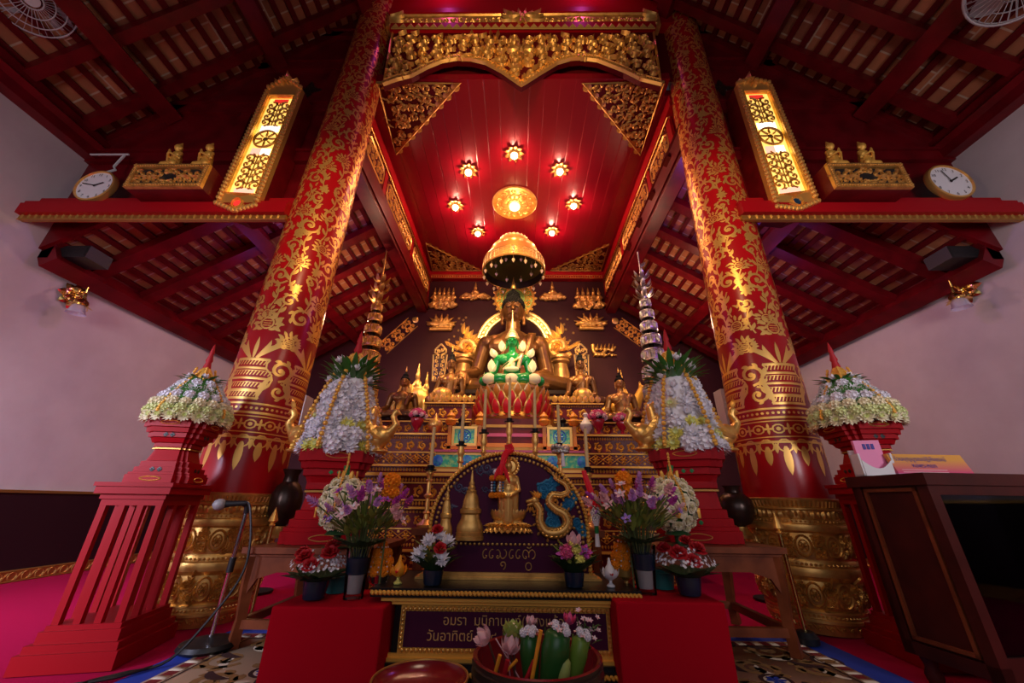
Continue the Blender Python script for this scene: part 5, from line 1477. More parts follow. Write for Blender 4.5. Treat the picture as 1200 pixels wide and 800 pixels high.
def scroll_strip(p0, p1, wpx, label):
    a, b_ = at(*p0, YB-.004), at(*p1, YB-.004); L = (b_-a).length; an = math.atan2(b_.z-a.z, b_.x-a.x); g = G()
    fm = lambda x, y, h: (cos(an)*x-sin(an)*y, -h, sin(an)*x+cos(an)*y); n = 6
    for k in range(n):
        for s in (-1, 1): g.scroll((k+.5)*L/n, s*.07, .062, s*PI/2, s*(1 if k % 2 else -1), fm, .034, .02, 0, 1.2, 10, 3)
    g.ribbon([(0, -.14), (L, -.14)], .02, fm, .015); g.ribbon([(0, .14), (L, .14)], .02, fm, .015)
    g.leaf(L, 0, 0, .14, .14, fm, .02)
    o = g.build('scroll_strip', 'gold', None, loc=a); tag(o, label, 'relief', 'slanting gold scroll strips')
scroll_strip((448, 409), (484, 377), 12, 'slanting gold scroll strip on the back wall, beside the gold tiered umbrella')
scroll_strip((755, 400), (724, 378), 12, 'slanting gold scroll strip on the back wall, beside the silver tiered umbrella')
q = random.Random(8)
for i, (u, v) in enumerate(((538, 373), (543, 375), (541, 380), (546, 372), (537, 387), (532, 394), (526, 398), (657, 373), (661, 380), (665, 374), (663, 386), (672, 390), (668, 399), (585, 366))):
    p = at(u, v, YB-.003); g = G(); g.flower(0, 0, .032, flat(0, 0, 0), 6, .014)
    tag(g.build('star_stud', 'gold_pale', None, loc=p), 'tiny gold star stud on the dark back wall beside the great Buddha\'s shoulders', 'stud', 'tiny gold star studs on the back wall')
# gold animals standing behind the small Buddhas
def elephant(m):
    g = G()
    g.ball((0, 0, .30), (.20, .12, .15), 14, 10); g.ball((-.17, -.03, .38), (.11, .10, .12), 12, 8)
    for x in (-.12, .12):
        for y in (-.06, .06): g.limb([(x, y, .25), (x, y, .02)], [.06, .045], 8)
    g.limb([(-.25, -.04, .38), (-.32, -.06, .24), (-.30, -.08, .10), (-.24, -.09, .08)], [.05, .04, .028, .02], 8)
    for s in (-1, 1): g.ball((-.12, s*.10-.02, .38), (.07, .02, .09), 8, 6); g.limb([(-.24, s*.06-.03, .32), (-.34, s*.07-.04, .30)], [.016, .006], 6)
    deva(g, -.02, .40, .34, 0); deva(g, .12, .40, .24, 0); g.limb([(.2, 0, .32), (.25, 0, .15)], [.02, .01], 6)
    for k in range(6): g.ball((-.28+.11*k, 0, .03), (.08, .10, .05), 8, 6)
    return fuse(g, 'elephant_figure', m, .013, None, 1)
def horse(m):
    g = G()
    g.ball((0, 0, .26), (.20, .09, .10), 14, 10); g.limb([(.16, 0, .29), (.24, 0, .40), (.27, 0, .45)], [.075, .055, .045], 10); g.limb([(.27, 0, .45), (.38, 0, .40)], [.045, .028], 8)
    for s in (-1, 1): g.limb([(.25, s*.025, .48), (.25, s*.03, .54)], [.018, .005], 6)
    g.limb([(.14, -.05, .22), (.20, -.05, .12), (.16, -.05, .02)], [.045, .03, .024], 8); g.limb([(.14, .05, .22), (.24, .05, .18), (.22, .05, .08)], [.045, .03, .024], 8)
    for y in (-.05, .05): g.limb([(-.15, y, .24), (-.12, y, .14), (-.17, y, .10), (-.16, y, .02)], [.055, .035, .026, .024], 8)
    g.limb([(-.19, 0, .28), (-.30, 0, .22), (-.32, 0, .08)], [.03, .03, .012], 8)
    deva(g, .0, .33, .34, 0)
    for k in range(7): g.ball((-.34+.11*k, -.02, .04), (.09, .10, .06), 8, 6)
    return fuse(g, 'horse_figure', m, .013, None, 1)
p = at(488, 468, 5.1); o = elephant('gold'); o.location = (p.x, 5.12, 1.59); o.scale = (.95, .8, 1.35); tag(o, 'gold elephant with riders behind the small left Buddha', 'figurine')
p = at(732, 468, 5.1); o = horse('gold_matt'); o.location = (p.x, 5.14, 1.59); o.scale = (1.0, .8, 1.35); tag(o, 'gold horse with a rider behind the small right Buddha', 'figurine')
# ------------------------------------------------------------------ mosaic shelf, framed icons, vases on the steps
t = thing('mosaic_shelf', 'turquoise and blue mosaic shelf with a pink edge, before the lotus throne', 'shelf', (-.01, 3.82, .954))
g = G(); g.box((-.70, -.15, .03), (.70, .15, .185)); g.build('core', 'gold_dark', t, smooth=False)
g = G(); g.box((-.70, -.156, .05), (.70, -.15, .16), 0)
for x in (-.68, -.40, -.12, .12, .40, .68): g.lathe([(.0, .0), (.045, .0), (.052, .004), (0, .01)], 14, (x, -.156, .105), 1, X=Matrix.Rotation(PI/2, 4, 'X'))
g.build('mosaic_front', ['teal_mosaic', 'blue_mosaic'], t)
g = G(); g.box((-.715, -.165, .185), (.715, .165, .205)); g.build('pink_edge', 'pink_band', t, smooth=False)
g = G(); g.box((-.74, -.18, 0), (.74, .17, .03)); g.box((-.71, -.16, .16), (.71, .15, .172)); g.build('gold_moulding', 'gold', t, smooth=False)
for s in (-1, 1):
    p = at(544 if s < 0 else 656, 520, 3.80)
    t = thing('framed_icon', 'small framed green and blue mosaic icon between two posts, %s of the lotus throne' % ('left' if s < 0 else 'right'), 'icon', (p.x, 3.80, 1.162), 0, 'framed mosaic icons on the turquoise shelf')
    g = G()
    for x in (-.15, .15): g.box((x-.018, -.02, 0), (x+.018, .02, .25))
    g.box((-.17, -.02, .02), (.17, .02, .05)); g.build('stand', 'orange_wood', t, smooth=False)
    for x in (-.15, .15): g = G(); g.lathe([(.02, .25), (.05, .27), (.06, .30), (.035, .33), (.05, .345), (.02, .38), (0, .40)], 14, (x, 0, 0)); g.build('lotus_finial', 'orange_wood', t)
    g = G()
    for a, b_, c_, d in ((-.125, .05, .125, .075), (-.125, .215, .125, .24), (-.125, .075, -.10, .215), (.10, .075, .125, .215)): g.box((a, -.025, b_), (c_, .01, d))
    fr_i = g.build('frame', 'gold', t, smooth=False)
    g = G(); g.box((-.10, -.012, .075), (.10, .0, .215), 0); g.flower(0, .145, .05, flat(0, -.012, 0), 8, .006, 1); g.ring(0, .145, .062, .012, flat(0, -.012, 0), .004, 1, 16); g.build('mosaic', ['teal_mosaic', 'blue_mosaic'], fr_i)
p = at(510, 508, 4.2); g = G(); g.lathe([(.05, 0), (.06, .01), (.03, .03), (.075, .07), (.085, .11), (.07, .15), (.03, .17), (.02, .20), (.005, .24), (0, .24)], 20); tag(g.build('lidded_bowl', 'gold', None, loc=(p.x, 4.17, 1.382)), 'small gold lidded bowl on the left altar step', 'bowl')
p = at(687, 508, 4.2); g = G(); g.lathe([(.045, 0), (.05, .01), (.03, .03), (.065, .08), (.07, .12), (.035, .17), (.018, .20), (.03, .235), (.02, .25), (0, .25)], 20); tag(g.build('vase', 'white', None, loc=(p.x, 4.17, 1.382)), 'small white vase on the right altar step', 'vase')
for s in (-1, 1):
    p = at(541 if s < 0 else 662, 478, 4.30)
    g = G(); g.lathe([(.05, 0), (.055, .02), (.03, .04), (.06, .09), (.055, .14), (.03, .16), (.045, .19), (.02, .22), (0, .22)], 18)
    o = g.build('urn', 'black_gloss', None, loc=(s*.58, 4.30, 1.382)); tag(o, 'small black urn on the altar step, %s of the lotus throne' % ('left' if s < 0 else 'right'), 'urn', 'small black urns')
# ------------------------------------------------------------------ flower kinds (each made once, then shared by every bloom)
def keep(g, name, mats, ang=180):
    o = g.build(name, mats, None, ang=ang); me = o.data; bpy.data.objects.remove(o); return me
def mum(mats, seed=0, rings=((13, .15, .55), (12, .5, .62), (10, .85, .5), (7, 1.2, .38))):
    g = G(); q = random.Random(seed)
    for n, el, ln in rings:
        for k in range(n):
            petal3(g, (0, 0, .05), 2*PI*(k+q.random()*.6)/n, el-.35, el+.35, ln*2*q.uniform(.88, 1.1)*.82, .30, 0 if el < 1 or len(mats) == 1 else 1, 3, .2, .6)
    return keep(g, 'bloom', mats)
def puff(mats, seed=0, n=46):
    "ball of short ruffled petals (marigold, carnation, hydrangea)"
    g = G(); q = random.Random(seed); g.ball((0, 0, 0), .72, 10, 7)
    for k in range(n):
        z = 1-2*(k+.5)/n; r = math.sqrt(1-z*z); a = k*2.39996; d = Vector((cos(a)*r, sin(a)*r, z))
        X = d.to_track_quat('Z', 'Y').to_matrix().to_4x4()
        for j in range(3): petal3(g, (d.x*.6, d.y*.6, d.z*.6), 0, 0, .3, .01, .01) if False else None
        vs = []
        g2 = G()
        for j in range(4): petal3(g2, (0, 0, 0), j*PI/2+q.random(), 1.0, .55, .48, .40, 0, 2, .15, .6)
        g.add([X @ Vector(v)+d*.58 for v in g2.v], g2.f, 0)
    return keep(g, 'bloom', mats)
def rose(mats, seed=0):
    g = G(); q = random.Random(seed)
    for n, r, e0, e1, ln, w in ((3, .03, 1.5, 1.75, .62, .55), (4, .10, 1.35, 1.7, .66, .62), (5, .20, 1.1, 1.45, .68, .70), (6, .30, .75, 1.0, .66, .72), (6, .34, .35, .45, .66, .74)):
        for k in range(n):
            a = 2*PI*(k+q.random()*.5)/n; petal3(g, (cos(a)*r*.5, sin(a)*r*.5, .0), a, e0, e1, ln, w, 0, 4, -.22, .45)
    return keep(g, 'bloom', mats)
def tulip(mats, seed=0):
    "siam tulip: stacked pointed bracts"
    g = G(); q = random.Random(seed)
    for z, n, e0, e1, ln in ((0, 5, .6, .5, .55), (.25, 5, .8, .6, .55), (.5, 5, 1.0, .9, .55), (.75, 5, 1.3, 1.25, .6)):
        for k in range(n): petal3(g, (0, 0, z), 2*PI*(k+q.random()*.4)/n+z*4, e0, e1, ln*1.1, .40, 0, 3, .2, .6)
    g.tube([(0, 0, -.3), (0, 0, .8)], .10, 6)
    return keep(g, 'bloom', mats)
def orchid(mats, seed=0):
    g = G(); q = random.Random(seed)
    for k in range(5): petal3(g, (0, 0, 0), 2*PI*k/5, .25, .15, .95, .52, 0, 3, .1, .6)
    for k in range(3): petal3(g, (0, 0, .05), 2*PI*k/3+.4, 1.0, .6, .5, .4, 1 if len(mats) > 1 else 0, 3, .2, .6)
    return keep(g, 'bloom', mats)
def bud(mats, seed=0):
    g = G()
    g.lathe([(.0, -.1), (.26, .05), (.40, .35), (.36, .7), (.18, 1.05), (0, 1.3)], 12)
    for n, e0, e1, ln, w in ((6, .5, 1.75, 1.3, .60), (6, .7, 1.8, 1.15, .55)):
        for k in range(n): petal3(g, (cos(2*PI*(k+ln)/n)*.10, sin(2*PI*(k+ln)/n)*.10, 0), 2*PI*(k+ln)/n, e0, e1, ln, w, 0, 5, -.15, .6)
    return keep(g, 'bloom', mats)
FL = dict(mum_white=mum(['petal_white', 'petal_white'], 1), mum_white2=puff(['petal_white'], 2, 30), mum_cream=mum(['petal_cream', 'petal_green'], 3), mum_green=mum(['petal_green', 'petal_green'], 4), mum_yellow=mum(['petal_yellow', 'petal_green'], 5),
          marigold=puff(['petal_orange'], 6, 60), carnation=puff(['petal_cream'], 7, 40), green_puff=puff(['petal_green'], 17, 36), rose_red=rose(['petal_red'], 8), rose_white=rose(['petal_cream'], 9), tulip_lilac=tulip(['petal_lilac'], 10), tulip_pink=tulip(['petal_palepink'], 12),
          tulip_mag=tulip(['petal_magenta'], 31), orchid_mag=orchid(['petal_magenta', 'petal_violet'], 11), orchid_vio=orchid(['petal_violet', 'petal_lilac'], 13), star_white=orchid(['petal_palepink', 'petal_white'], 14), pink=puff(['petal_pink'], 15, 34), palepink=puff(['petal_palepink'], 16, 26), yellow=puff(['petal_yellow'], 18, 26),
          tea_bud=bud(['petal_white'], 19), lotus_pink=bud(['petal_palepink'], 20), lotus_hot=bud(['petal_pink'], 21))
def bloom(parent, kind, name, p, n, sc, spin=None):
    d = Vector(n).normalized(); e = d.to_track_quat('Z', 'Y') @ Euler((0, 0, spin if spin is not None else rnd.uniform(0, 6.3))).to_quaternion()
    return child(FL[kind], parent, p, e.to_euler(), sc, name)
def spray(parent, name, m, pts, ln, w, q, mats=None):
    "loose leaves in one mesh, each at p looking along d"
    g = G()
    for p, d in pts:
        az = math.atan2(d[1], d[0]); el = math.atan2(d[2], math.hypot(d[0], d[1])); l = ln*q.uniform(.75, 1.2)
        petal3(g, p, az, el, el-q.uniform(.1, .7), l, w*q.uniform(.8, 1.2), 0, 4, .15, .8)
    return g.build(name, m, parent, ang=180)

# ------------------------------------------------------------------ pedestals with their flower towers
def add_pedestal(loc, rz, rb, rw, rt, h, label):
    p = pedestal(rb, rw, rt, h); p.location = loc; p.rotation_euler = (0, 0, rz); p['label'] = label; p['group'] = 'red stepped flower pedestals'; return p
def spire_part(t, z, h, r):
    g = G(); g.lathe([(r, z), (r*1.05, z+h*.12), (r*.7, z+h*.3), (r*.95, z+h*.36), (r*.5, z+h*.6), (r*.65, z+h*.64), (r*.25, z+h*.9), (0, z+h)], 14); return g.build('red_spire', 'petal_red', t)
def garland_strip(t, pts, r=.012):
    g = G(); P = bez(pts, 7)
    for i, p in enumerate(P): g.ball(p, r*(1.0 if i % 2 else .75), 7, 5)
    return g.build('gold_garland', 'gold_matt', t)
def dome(loc, sc, label):
    t = thing('flower_dome', label, 'flower arrangement', loc, rnd.uniform(-.3, .3), 'domed flower arrangements on the slatted stands', sc)
    g = G(); g.lathe([(.20, 0), (.21, .03), (.19, .10), (.14, .20), (.08, .28), (0, .30)], 20); g.build('core', 'leaf', t)
    for row, (z, r, n, kind, s) in enumerate(((.012, .205, 20, 'mum_cream', .046), (.052, .205, 20, 'green_puff', .036), (.095, .19, 18, 'carnation', .036), (.145, .158, 15, 'mum_white2', .038), (.19, .128, 12, 'mum_white', .044), (.235, .096, 9, 'mum_white2', .036))):
        for k in range(n):
            a = 2*PI*(k+.5*(row % 2))/n; bloom(t, kind, 'blossom', (cos(a)*r, sin(a)*r, z), (cos(a), sin(a), .15+row*.12), s*rnd.uniform(.9, 1.1))
    q = random.Random(5)
    spray(t, 'greenery', 'leaf', [((cos(a)*.06, sin(a)*.06, .26+.02*(k % 2)), (cos(a), sin(a), .35)) for k in range(22) for a in (2*PI*k/22,)], .085, .026, q)
    for k in range(6): a = 2*PI*k/6+.3; bloom(t, 'tea_bud', 'white_bud', (cos(a)*.075, sin(a)*.075, .285), (cos(a), sin(a), .8), .026)
    for k in range(8):
        a = 2*PI*k/8; garland_strip(t, [(cos(a)*.03, sin(a)*.03, .345), (cos(a)*.075, sin(a)*.075, .29), (cos(a)*.15, sin(a)*.15, .19), (cos(a)*.215, sin(a)*.215, .08), (cos(a)*.228, sin(a)*.228, .03)] if k % 2 == 0 else [(cos(a)*.05, sin(a)*.05, .36), (cos(a)*.07, sin(a)*.07, .29), (cos(a)*.09, sin(a)*.09, .25)], .009)
    g = G(); g.lathe([(.05, .27), (.055, .30), (.035, .35), (.02, .37)], 12); g.build('gold_cup', 'gold_matt', t)
    spire_part(t, .35, .20, .022)
    return t
add_pedestal((-1.955, 2.27, .782), R(13), .155, .085, .155, .345, 'red stepped pedestal on the slatted stand by the microphone')
dome((-1.955, 2.27, 1.13), .95, 'white and pale green flower dome with a red spire, left near the wall')
add_pedestal((2.165, 2.36, .826), R(-6), .16, .088, .165, .335, 'red stepped pedestal on the slatted stand behind the dark cabinet')
dome((2.165, 2.36, 1.165), 1.02, 'white and pale green flower dome with a red spire, right above the dark cabinet')

def tower(loc, label, s, variant):
    t = thing('flower_tower', label, 'flower arrangement', loc, R(s*8), 'tall white flower towers')
    g = G(); g.lathe([(.225, 0), (.20, .15), (.14, .42), (.11, .52), (0, .53)], 24); g.build('core', 'petal_white', t)
    q = random.Random(30+s); R_ = lambda z: .240-.135*(z/.5)**1.05; cnt = 0
    for row in range(7):
        z = .025+row*.068; r = R_(z); n = max(9, int(2*PI*r/.088))
        for k in range(n):
            a = 2*PI*(k+.5*(row % 2))/n+q.uniform(-.06, .06)
            kind = q.choice(('mum_white', 'mum_white2', 'mum_white'))
            if row < 4 and q.random() < (.22 if row < 3 else .1): kind = 'mum_yellow'
            if variant and row > 2 and -2.9 < a % (2*PI)-2*PI < -1.75: kind = 'tea_bud' if q.random() < .7 else 'mum_cream'
            cnt += 1
            if cnt <= 98:
                bloom(t, kind, 'blossom', (cos(a)*r, sin(a)*r, z), (cos(a), sin(a), .3), (.066 if kind.startswith('mum_w') else .056)*q.uniform(.92, 1.1) if kind != 'tea_bud' else .040)
    pts = []
    for k in range(54):
        a = 2*PI*k/54*3.0; pts.append(((cos(a)*.08, sin(a)*.08, .47+.10*k/54), (cos(a), sin(a), .2+.9*k/54)))
    spray(t, 'greenery', 'leaf', pts, .17, .042, q)
    for k in range(16):
        a = 2*PI*k/16+.2; r = .115 if k % 2 else .09; bloom(t, 'tea_bud', 'white_bud', (cos(a)*r*1.15, sin(a)*r*1.15, .50+.06*(k % 3)), (cos(a), sin(a), .7), .044)
    for k in range(6):
        a = -PI/2+.12+2*PI*k/6; garland_strip(t, [(cos(a)*.03, sin(a)*.03, .72), (cos(a)*.105, sin(a)*.105, .60), (cos(a)*.18, sin(a)*.18, .42), (cos(a)*.245, sin(a)*.245, .22), (cos(a)*.295, sin(a)*.295, .01)], .0165)
    g = G(); g.lathe([(.06, .52), (.065, .60), (.045, .66), (.03, .70)], 12); g.build('gold_cup', 'gold_matt', t)
    for k in range(5): a = 2*PI*k/5; g = G(); g.leaf(0, 0, PI/2, .10, .05, lambda x, y, h: (cos(a)*(.06+h)-sin(a)*x, sin(a)*(.06+h)+cos(a)*x, .60+y), .01); g.build('gold_leaf', 'gold_matt', t)
    spire_part(t, .66, .27, .032)
    return t
TP = {}
for s in (-1, 1):
    c = Vector((-1.17, 2.66, .468)) if s < 0 else Vector((1.205, 2.66, .498))
    add_pedestal(c, R(s*-24), .235, .14, .225, .535, 'red stepped pedestal with gold ovals on the wooden table, %s' % ('left' if s < 0 else 'right'))
    tower((c.x, c.y, c.z+.538), 'tall white flower tower with leaves and a red spire, beside the %s red column' % ('left' if s < 0 else 'right'), s, s > 0)
    # gold birds on the pedestal corners
    for dx, lb in ((-.315, 'outer' if s < 0 else 'inner'), (.315, 'inner' if s < 0 else 'outer')):
        pass
def hamsa():
    t = thing('gold_bird', '', 'figurine', (0, 0, 0), 0, 'gold crested birds beside the flower towers')
    g = G()
    g.ball((0, 0, .10), (.065, .05, .065), 14, 10); g.ball((.02, 0, .07), (.06, .05, .05)); g.limb([(-.05, 0, .12), (-.085, 0, .17), (-.06, 0, .22), (-.075, 0, .25)], [.032, .024, .02, .022], 8); g.limb([(-.075, 0, .25), (-.11, 0, .235)], [.018, .006], 6)
    g.limb([(.05, 0, .10), (.085, 0, .17), (.07, 0, .26), (.10, 0, .30)], [.045, .04, .028, .008], 8)
    for y in (-.02, .02): g.limb([(0, y, .06), (.0, y, .01)], [.018, .014], 6)
    g.ball((0, 0, .008), (.06, .045, .014)); fuse(g, 'body', 'gold', .007, t, 1)
    for s in (-1, 1):
        g = G()
        for k in range(5): g.leaf(-.025+.024*k, .075+.012*k, .5+.22*k, .095, .042, lambda a, b, h: (a, s*(.052+h), b), .008)
        g.build('wing', 'gold', t)
    g = G()
    for k in range(4): g.leaf(.065+.010*k, .14+.035*k, 1.25-.2*k, .11, .05, flat(0, -.01, 0), .012)
    g.build('tail_plume', 'gold', t)
    g = G(); g.leaf(-.075, .26, 1.9, .07, .03, flat(0, 0, 0), .012); g.build('crest', 'gold', t)
    return t
hb = hamsa(); first = True
for s in (-1, 1):
    c = (-1.17, 2.66, 1.006) if s < 0 else (1.205, 2.66, 1.036)
    for dx in (-.285, .285):
        inner = (dx > 0) == (s < 0)
        lb = 'gold crested bird at the foot of the %s white flower tower, on its %s' % ('left' if s < 0 else 'right', 'altar side' if inner else 'column side')
        loc = (c[0]+dx, c[1]-.03, c[2]+.0)
        if first: hb.location = loc; hb['label'] = lb; first = False; o = hb
        else: o = place(hb, lb, loc)
        o.rotation_euler = (0, 0, 0 if dx < 0 else PI); o.scale = (1.12, 1.3, 1.12)
# dark bronze vases behind the pedestals
for s in (-1, 1):
    p = at(339 if s < 0 else 857, 570, 2.86)
    t = thing('bronze_vase', 'dark bronze vase on a gold foot, between flower pedestal and column, %s side' % ('left' if s < 0 else 'right'), 'vase', (p.x+s*.0, 2.86, .468 if s < 0 else .498), 0, 'dark bronze vases beside the columns')
    g = G(); g.lathe([(.07, 0), (.075, .02), (.05, .05), (.045, .07)], 20); g.build('foot', 'gold_dark', t)
    k = 1.0
    g = G(); g.lathe([(.03, .07), (.07, .10), (.098, .16), (.105, .22), (.098, .28), (.075, .33), (.05, .355), (.045, .40), (.065, .44), (.055, .44), (.035, .40)], 28, cap=False) if s < 0 else g.lathe([(.03, .07), (.08, .09), (.11, .14), (.115, .19), (.105, .24), (.07, .275), (.05, .285), (.048, .31), (.06, .33), (.05, .33)], 28, cap=False)
    g.build('belly', 'bronze_dark', t)

# ------------------------------------------------------------------ vases of orchids, pots and small offerings on the red blocks
def glass_vase(loc, h, label):
    t = thing('glass_vase', label, 'vase', loc, 0, 'tall clear glass vases')
    g = G(); g.lathe([(.042, .004), (.05, .10), (.062, h), (.056, h), (.046, .11), (.038, .02), (0, .02)], 28, cap=False); g.lathe([(0, 0), (.044, 0), (.044, .012)], 28); g.build('glass', 'vase_glass', t)
    g = G(); g.lathe([(0, .022), (.037, .022), (.044, h*.47), (0, h*.47)], 24); g.build('water', 'water_grey', t)
    g = G(); q = random.Random(3)
    for k in range(14): a = k*2.4; g.tube([(cos(a)*.025, sin(a)*.025, .03), (cos(a)*.03, sin(a)*.03, h*.98)], .004, 5)
    g.lathe([(.0, h*.48), (.05, h*.48), (.056, h*.8), (0, h*.9)], 20); g.build('stems', 'blue_pot', t)
    return t
def orchid_bouquet(loc, seed, label, s):
    t = thing('orchid_bouquet', label, 'bouquet', loc, 0, 'bouquets of lilac siam tulips'); q = random.Random(seed)
    g = G(); heads = []
    for k in range(44):
        a = k*2.39996; rr = math.sqrt((k+.5)/44); d = Vector((cos(a)*rr*.80, sin(a)*rr*.7-.12, 1.15-rr*.65)).normalized(); ln = q.uniform(.20, .30)
        p = Vector((0, 0, .0))+d*ln*Vector((1, 1, 1)).length/1.732; heads.append((p, d)); g.tube([(d.x*.02, d.y*.02, -.1), tuple(d*.1+Vector((0, 0, .01))), tuple(p)], .0028, 5)
    g.build('stems', 'stem', t)
    for i, (p, d) in enumerate(heads):
        low = p.z < .15
        kind, s_, nm = (q.choice((('orchid_vio', .019, 'violet_bloom'), ('orchid_vio', .017, 'violet_bloom'))) if low and i % 2 else q.choice((('tulip_lilac', .032, 'lilac_bloom'), ('tulip_lilac', .030, 'lilac_bloom'), ('star_white', .025, 'pale_bloom'), ('star_white', .024, 'pale_bloom'), ('tulip_pink', .032, 'pale_bloom'), ('tulip_mag', .031, 'magenta_bloom'), ('orchid_mag', .022, 'magenta_bloom'))))
        bloom(t, kind, nm, p, d+Vector((0, -.25, 0)), s_*q.uniform(1.15, 1.5))
    spray(t, 'foliage', 'leaf_lime', [(tuple(p*q.uniform(.35, .8)), tuple(d+Vector((q.uniform(-.6, .6), q.uniform(-.6, .6), 0)))) for p, d in heads for _ in range(3)], .075, .022, q)
    spray(t, 'dark_foliage', 'leaf_dark', [((cos(k)*.03, sin(k)*.03, .0), (cos(k), sin(k), .45)) for k in range(26)], .12, .04, q)
    return t
p = at(415, 704, 2.05); zb = .302-.0
glass_vase((p.x, 2.03, .292), .205, 'tall clear glass vase half full, holding lilac flowers on the left red block')
orchid_bouquet((p.x, 2.03, .50), 41, 'loose bouquet of lilac and white flowers in the glass vase on the left red block', -1)
p = at(757, 697, 2.05)
glass_vase((p.x, 2.03, .327), .20, 'tall clear glass vase half full, holding lilac flowers on the right red block')
orchid_bouquet((p.x-.01, 2.03, .53), 42, 'loose bouquet of lilac and white flowers in the glass vase on the right red block', 1)
def rose_pot(loc, s, label, potlabel, seed):
    g = G(); g.lathe([(.038, 0), (.046, .005), (.053, .05), (.056, .075), (.05, .075), (.045, .03), (0, .03)], 24, cap=False); g.lathe([(0, 0), (.038, 0), (.038, .002)], 24)
    tag(g.build('flower_pot', 'blue_pot', None, loc=loc), potlabel, 'flower pot', 'dark blue flower pots')
    t = thing('rose_bouquet', label, 'bouquet', (loc[0], loc[1], loc[2]+.07), 0, 'red roses with white filler flowers'); q = random.Random(seed)
    spray(t, 'foliage', 'leaf_dark', [((cos(k*2.4)*.03, sin(k*2.4)*.03, 0), (cos(k*2.4), sin(k*2.4), .5)) for k in range(26)], .12, .05, q)
    for x, y, z, sc in ((-.048, -.05, .095, .058), (.05, -.03, .11, .056), (-.0, -.085, .07, .050), (-.09, .0, .11, .046), (.03, .04, .135, .05)): bloom(t, 'rose_red', 'red_rose', (x, y, z), (x*3, y*3-.4, .8), sc)
    g = G()
    for k in range(230):
        a = q.uniform(0, 2*PI); r = q.uniform(.05, .135); z = .03+.09*q.random()*(1-(r/.16)**2)+.02; p_ = Vector((cos(a)*r, sin(a)*r*.85, z)); d = Vector((cos(a), sin(a)-.3, .7)).normalized()
        X = d.to_track_quat('Z', 'Y').to_matrix(); g2 = G()
        for j in range(5): petal3(g2, (0, 0, 0), 2*PI*j/5, .3, .2, .0075, .007, 0, 2, .1, .6)
        g.add([X @ Vector(v)+p_ for v in g2.v], g2.f, 0)
    o = g.build('filler_blossom', 'petal_white', t, ang=180); o['kind'] = 'stuff'
p = at(367, 703, 2.0); rose_pot((p.x, 2.0, .292), -1, 'red roses in a cloud of tiny white flowers, on the left red block', 'dark blue pot of red roses on the left red block', 51)
p = at(809, 697, 2.0); rose_pot((p.x, 2.0, .327), 1, 'red roses in a cloud of tiny white flowers, on the right red block', 'dark blue pot of red roses on the right red block', 52)
for s in (-1, 1):
    g = G(); g.lathe([(.05, 0), (.06, .07), (.055, .07), (.046, .01)], 20); p = at(392 if s < 0 else 779, 690, 2.14)
    tag(g.build('teal_pot', 'teal_pot', None, loc=(p.x, 2.16, .292 if s < 0 else .327)), 'teal plastic pot at the back of the %s red block' % ('left' if s < 0 else 'right'), 'flower pot', 'teal pots')
# marigold cones in silver and gold cups, tiny lotus-shaped candles
def marigold_cone(loc, label, m):
    t = thing('marigold_cone', label, 'offering', loc, 0, 'marigold cones')
    g = G(); g.lathe([(.03, 0), (.034, .006), (.012, .02), (.012, .03), (.045, .05), (.055, .085), (.048, .085), (.02, .05)], 22, cap=False); g.build('cup', m, t)
    g = G(); g.lathe([(.05, .085), (.045, .13), (.02, .19), (0, .20)], 16); g.build('core', 'leaf_dark', t)
    for z, r, n in ((.10, .048, 7), (.135, .042, 6), (.17, .028, 5), (.205, .0, 1)):
        for k in range(n): a = 2*PI*(k+z*20)/n; bloom(t, 'marigold', 'marigold', (cos(a)*r, sin(a)*r, z), (cos(a), sin(a), .4), .026)
    g = G()
    for k in range(9):
        for j in range(6): a = 2*PI*k/9; r = .066-.008*j; g.ball((cos(a)*r, sin(a)*r, .10+.02*j), .004, 5, 4)
    g.build('white_bead', 'petal_white', t)['kind'] = 'stuff'
p = at(440, 696, 2.1); marigold_cone((p.x, 2.12, .292), 'orange marigold cone in a silver cup, on the left red block', 'chrome')
p = at(737, 690, 2.12); marigold_cone((p.x-.035, 2.12, .327) if False else (p.x, 2.15, .327), 'orange marigold cone in a gold cup, on the right red block', 'gold')
def marigold_stick(u, v, Y, zb, label):
    p = at(u, v, Y); t = thing('marigold_stick', label, 'offering', (p.x, Y, zb), 0, 'marigold pairs on sticks'); h = p.z-zb
    g = G(); g.tube([(0, 0, 0), (0, 0, h)], .004, 6); g.build('stick', 'stem', t)
    for dz in (-.028, .026): bloom(t, 'marigold', 'marigold', (0, 0, h+dz), (0, 0, 1), .046)
marigold_stick(459, 570, 2.035, .349, 'two orange marigolds on a stick above the left marigold cone')
marigold_stick(731, 568, 2.035, .349, 'two orange marigolds on a stick above the right marigold cone')
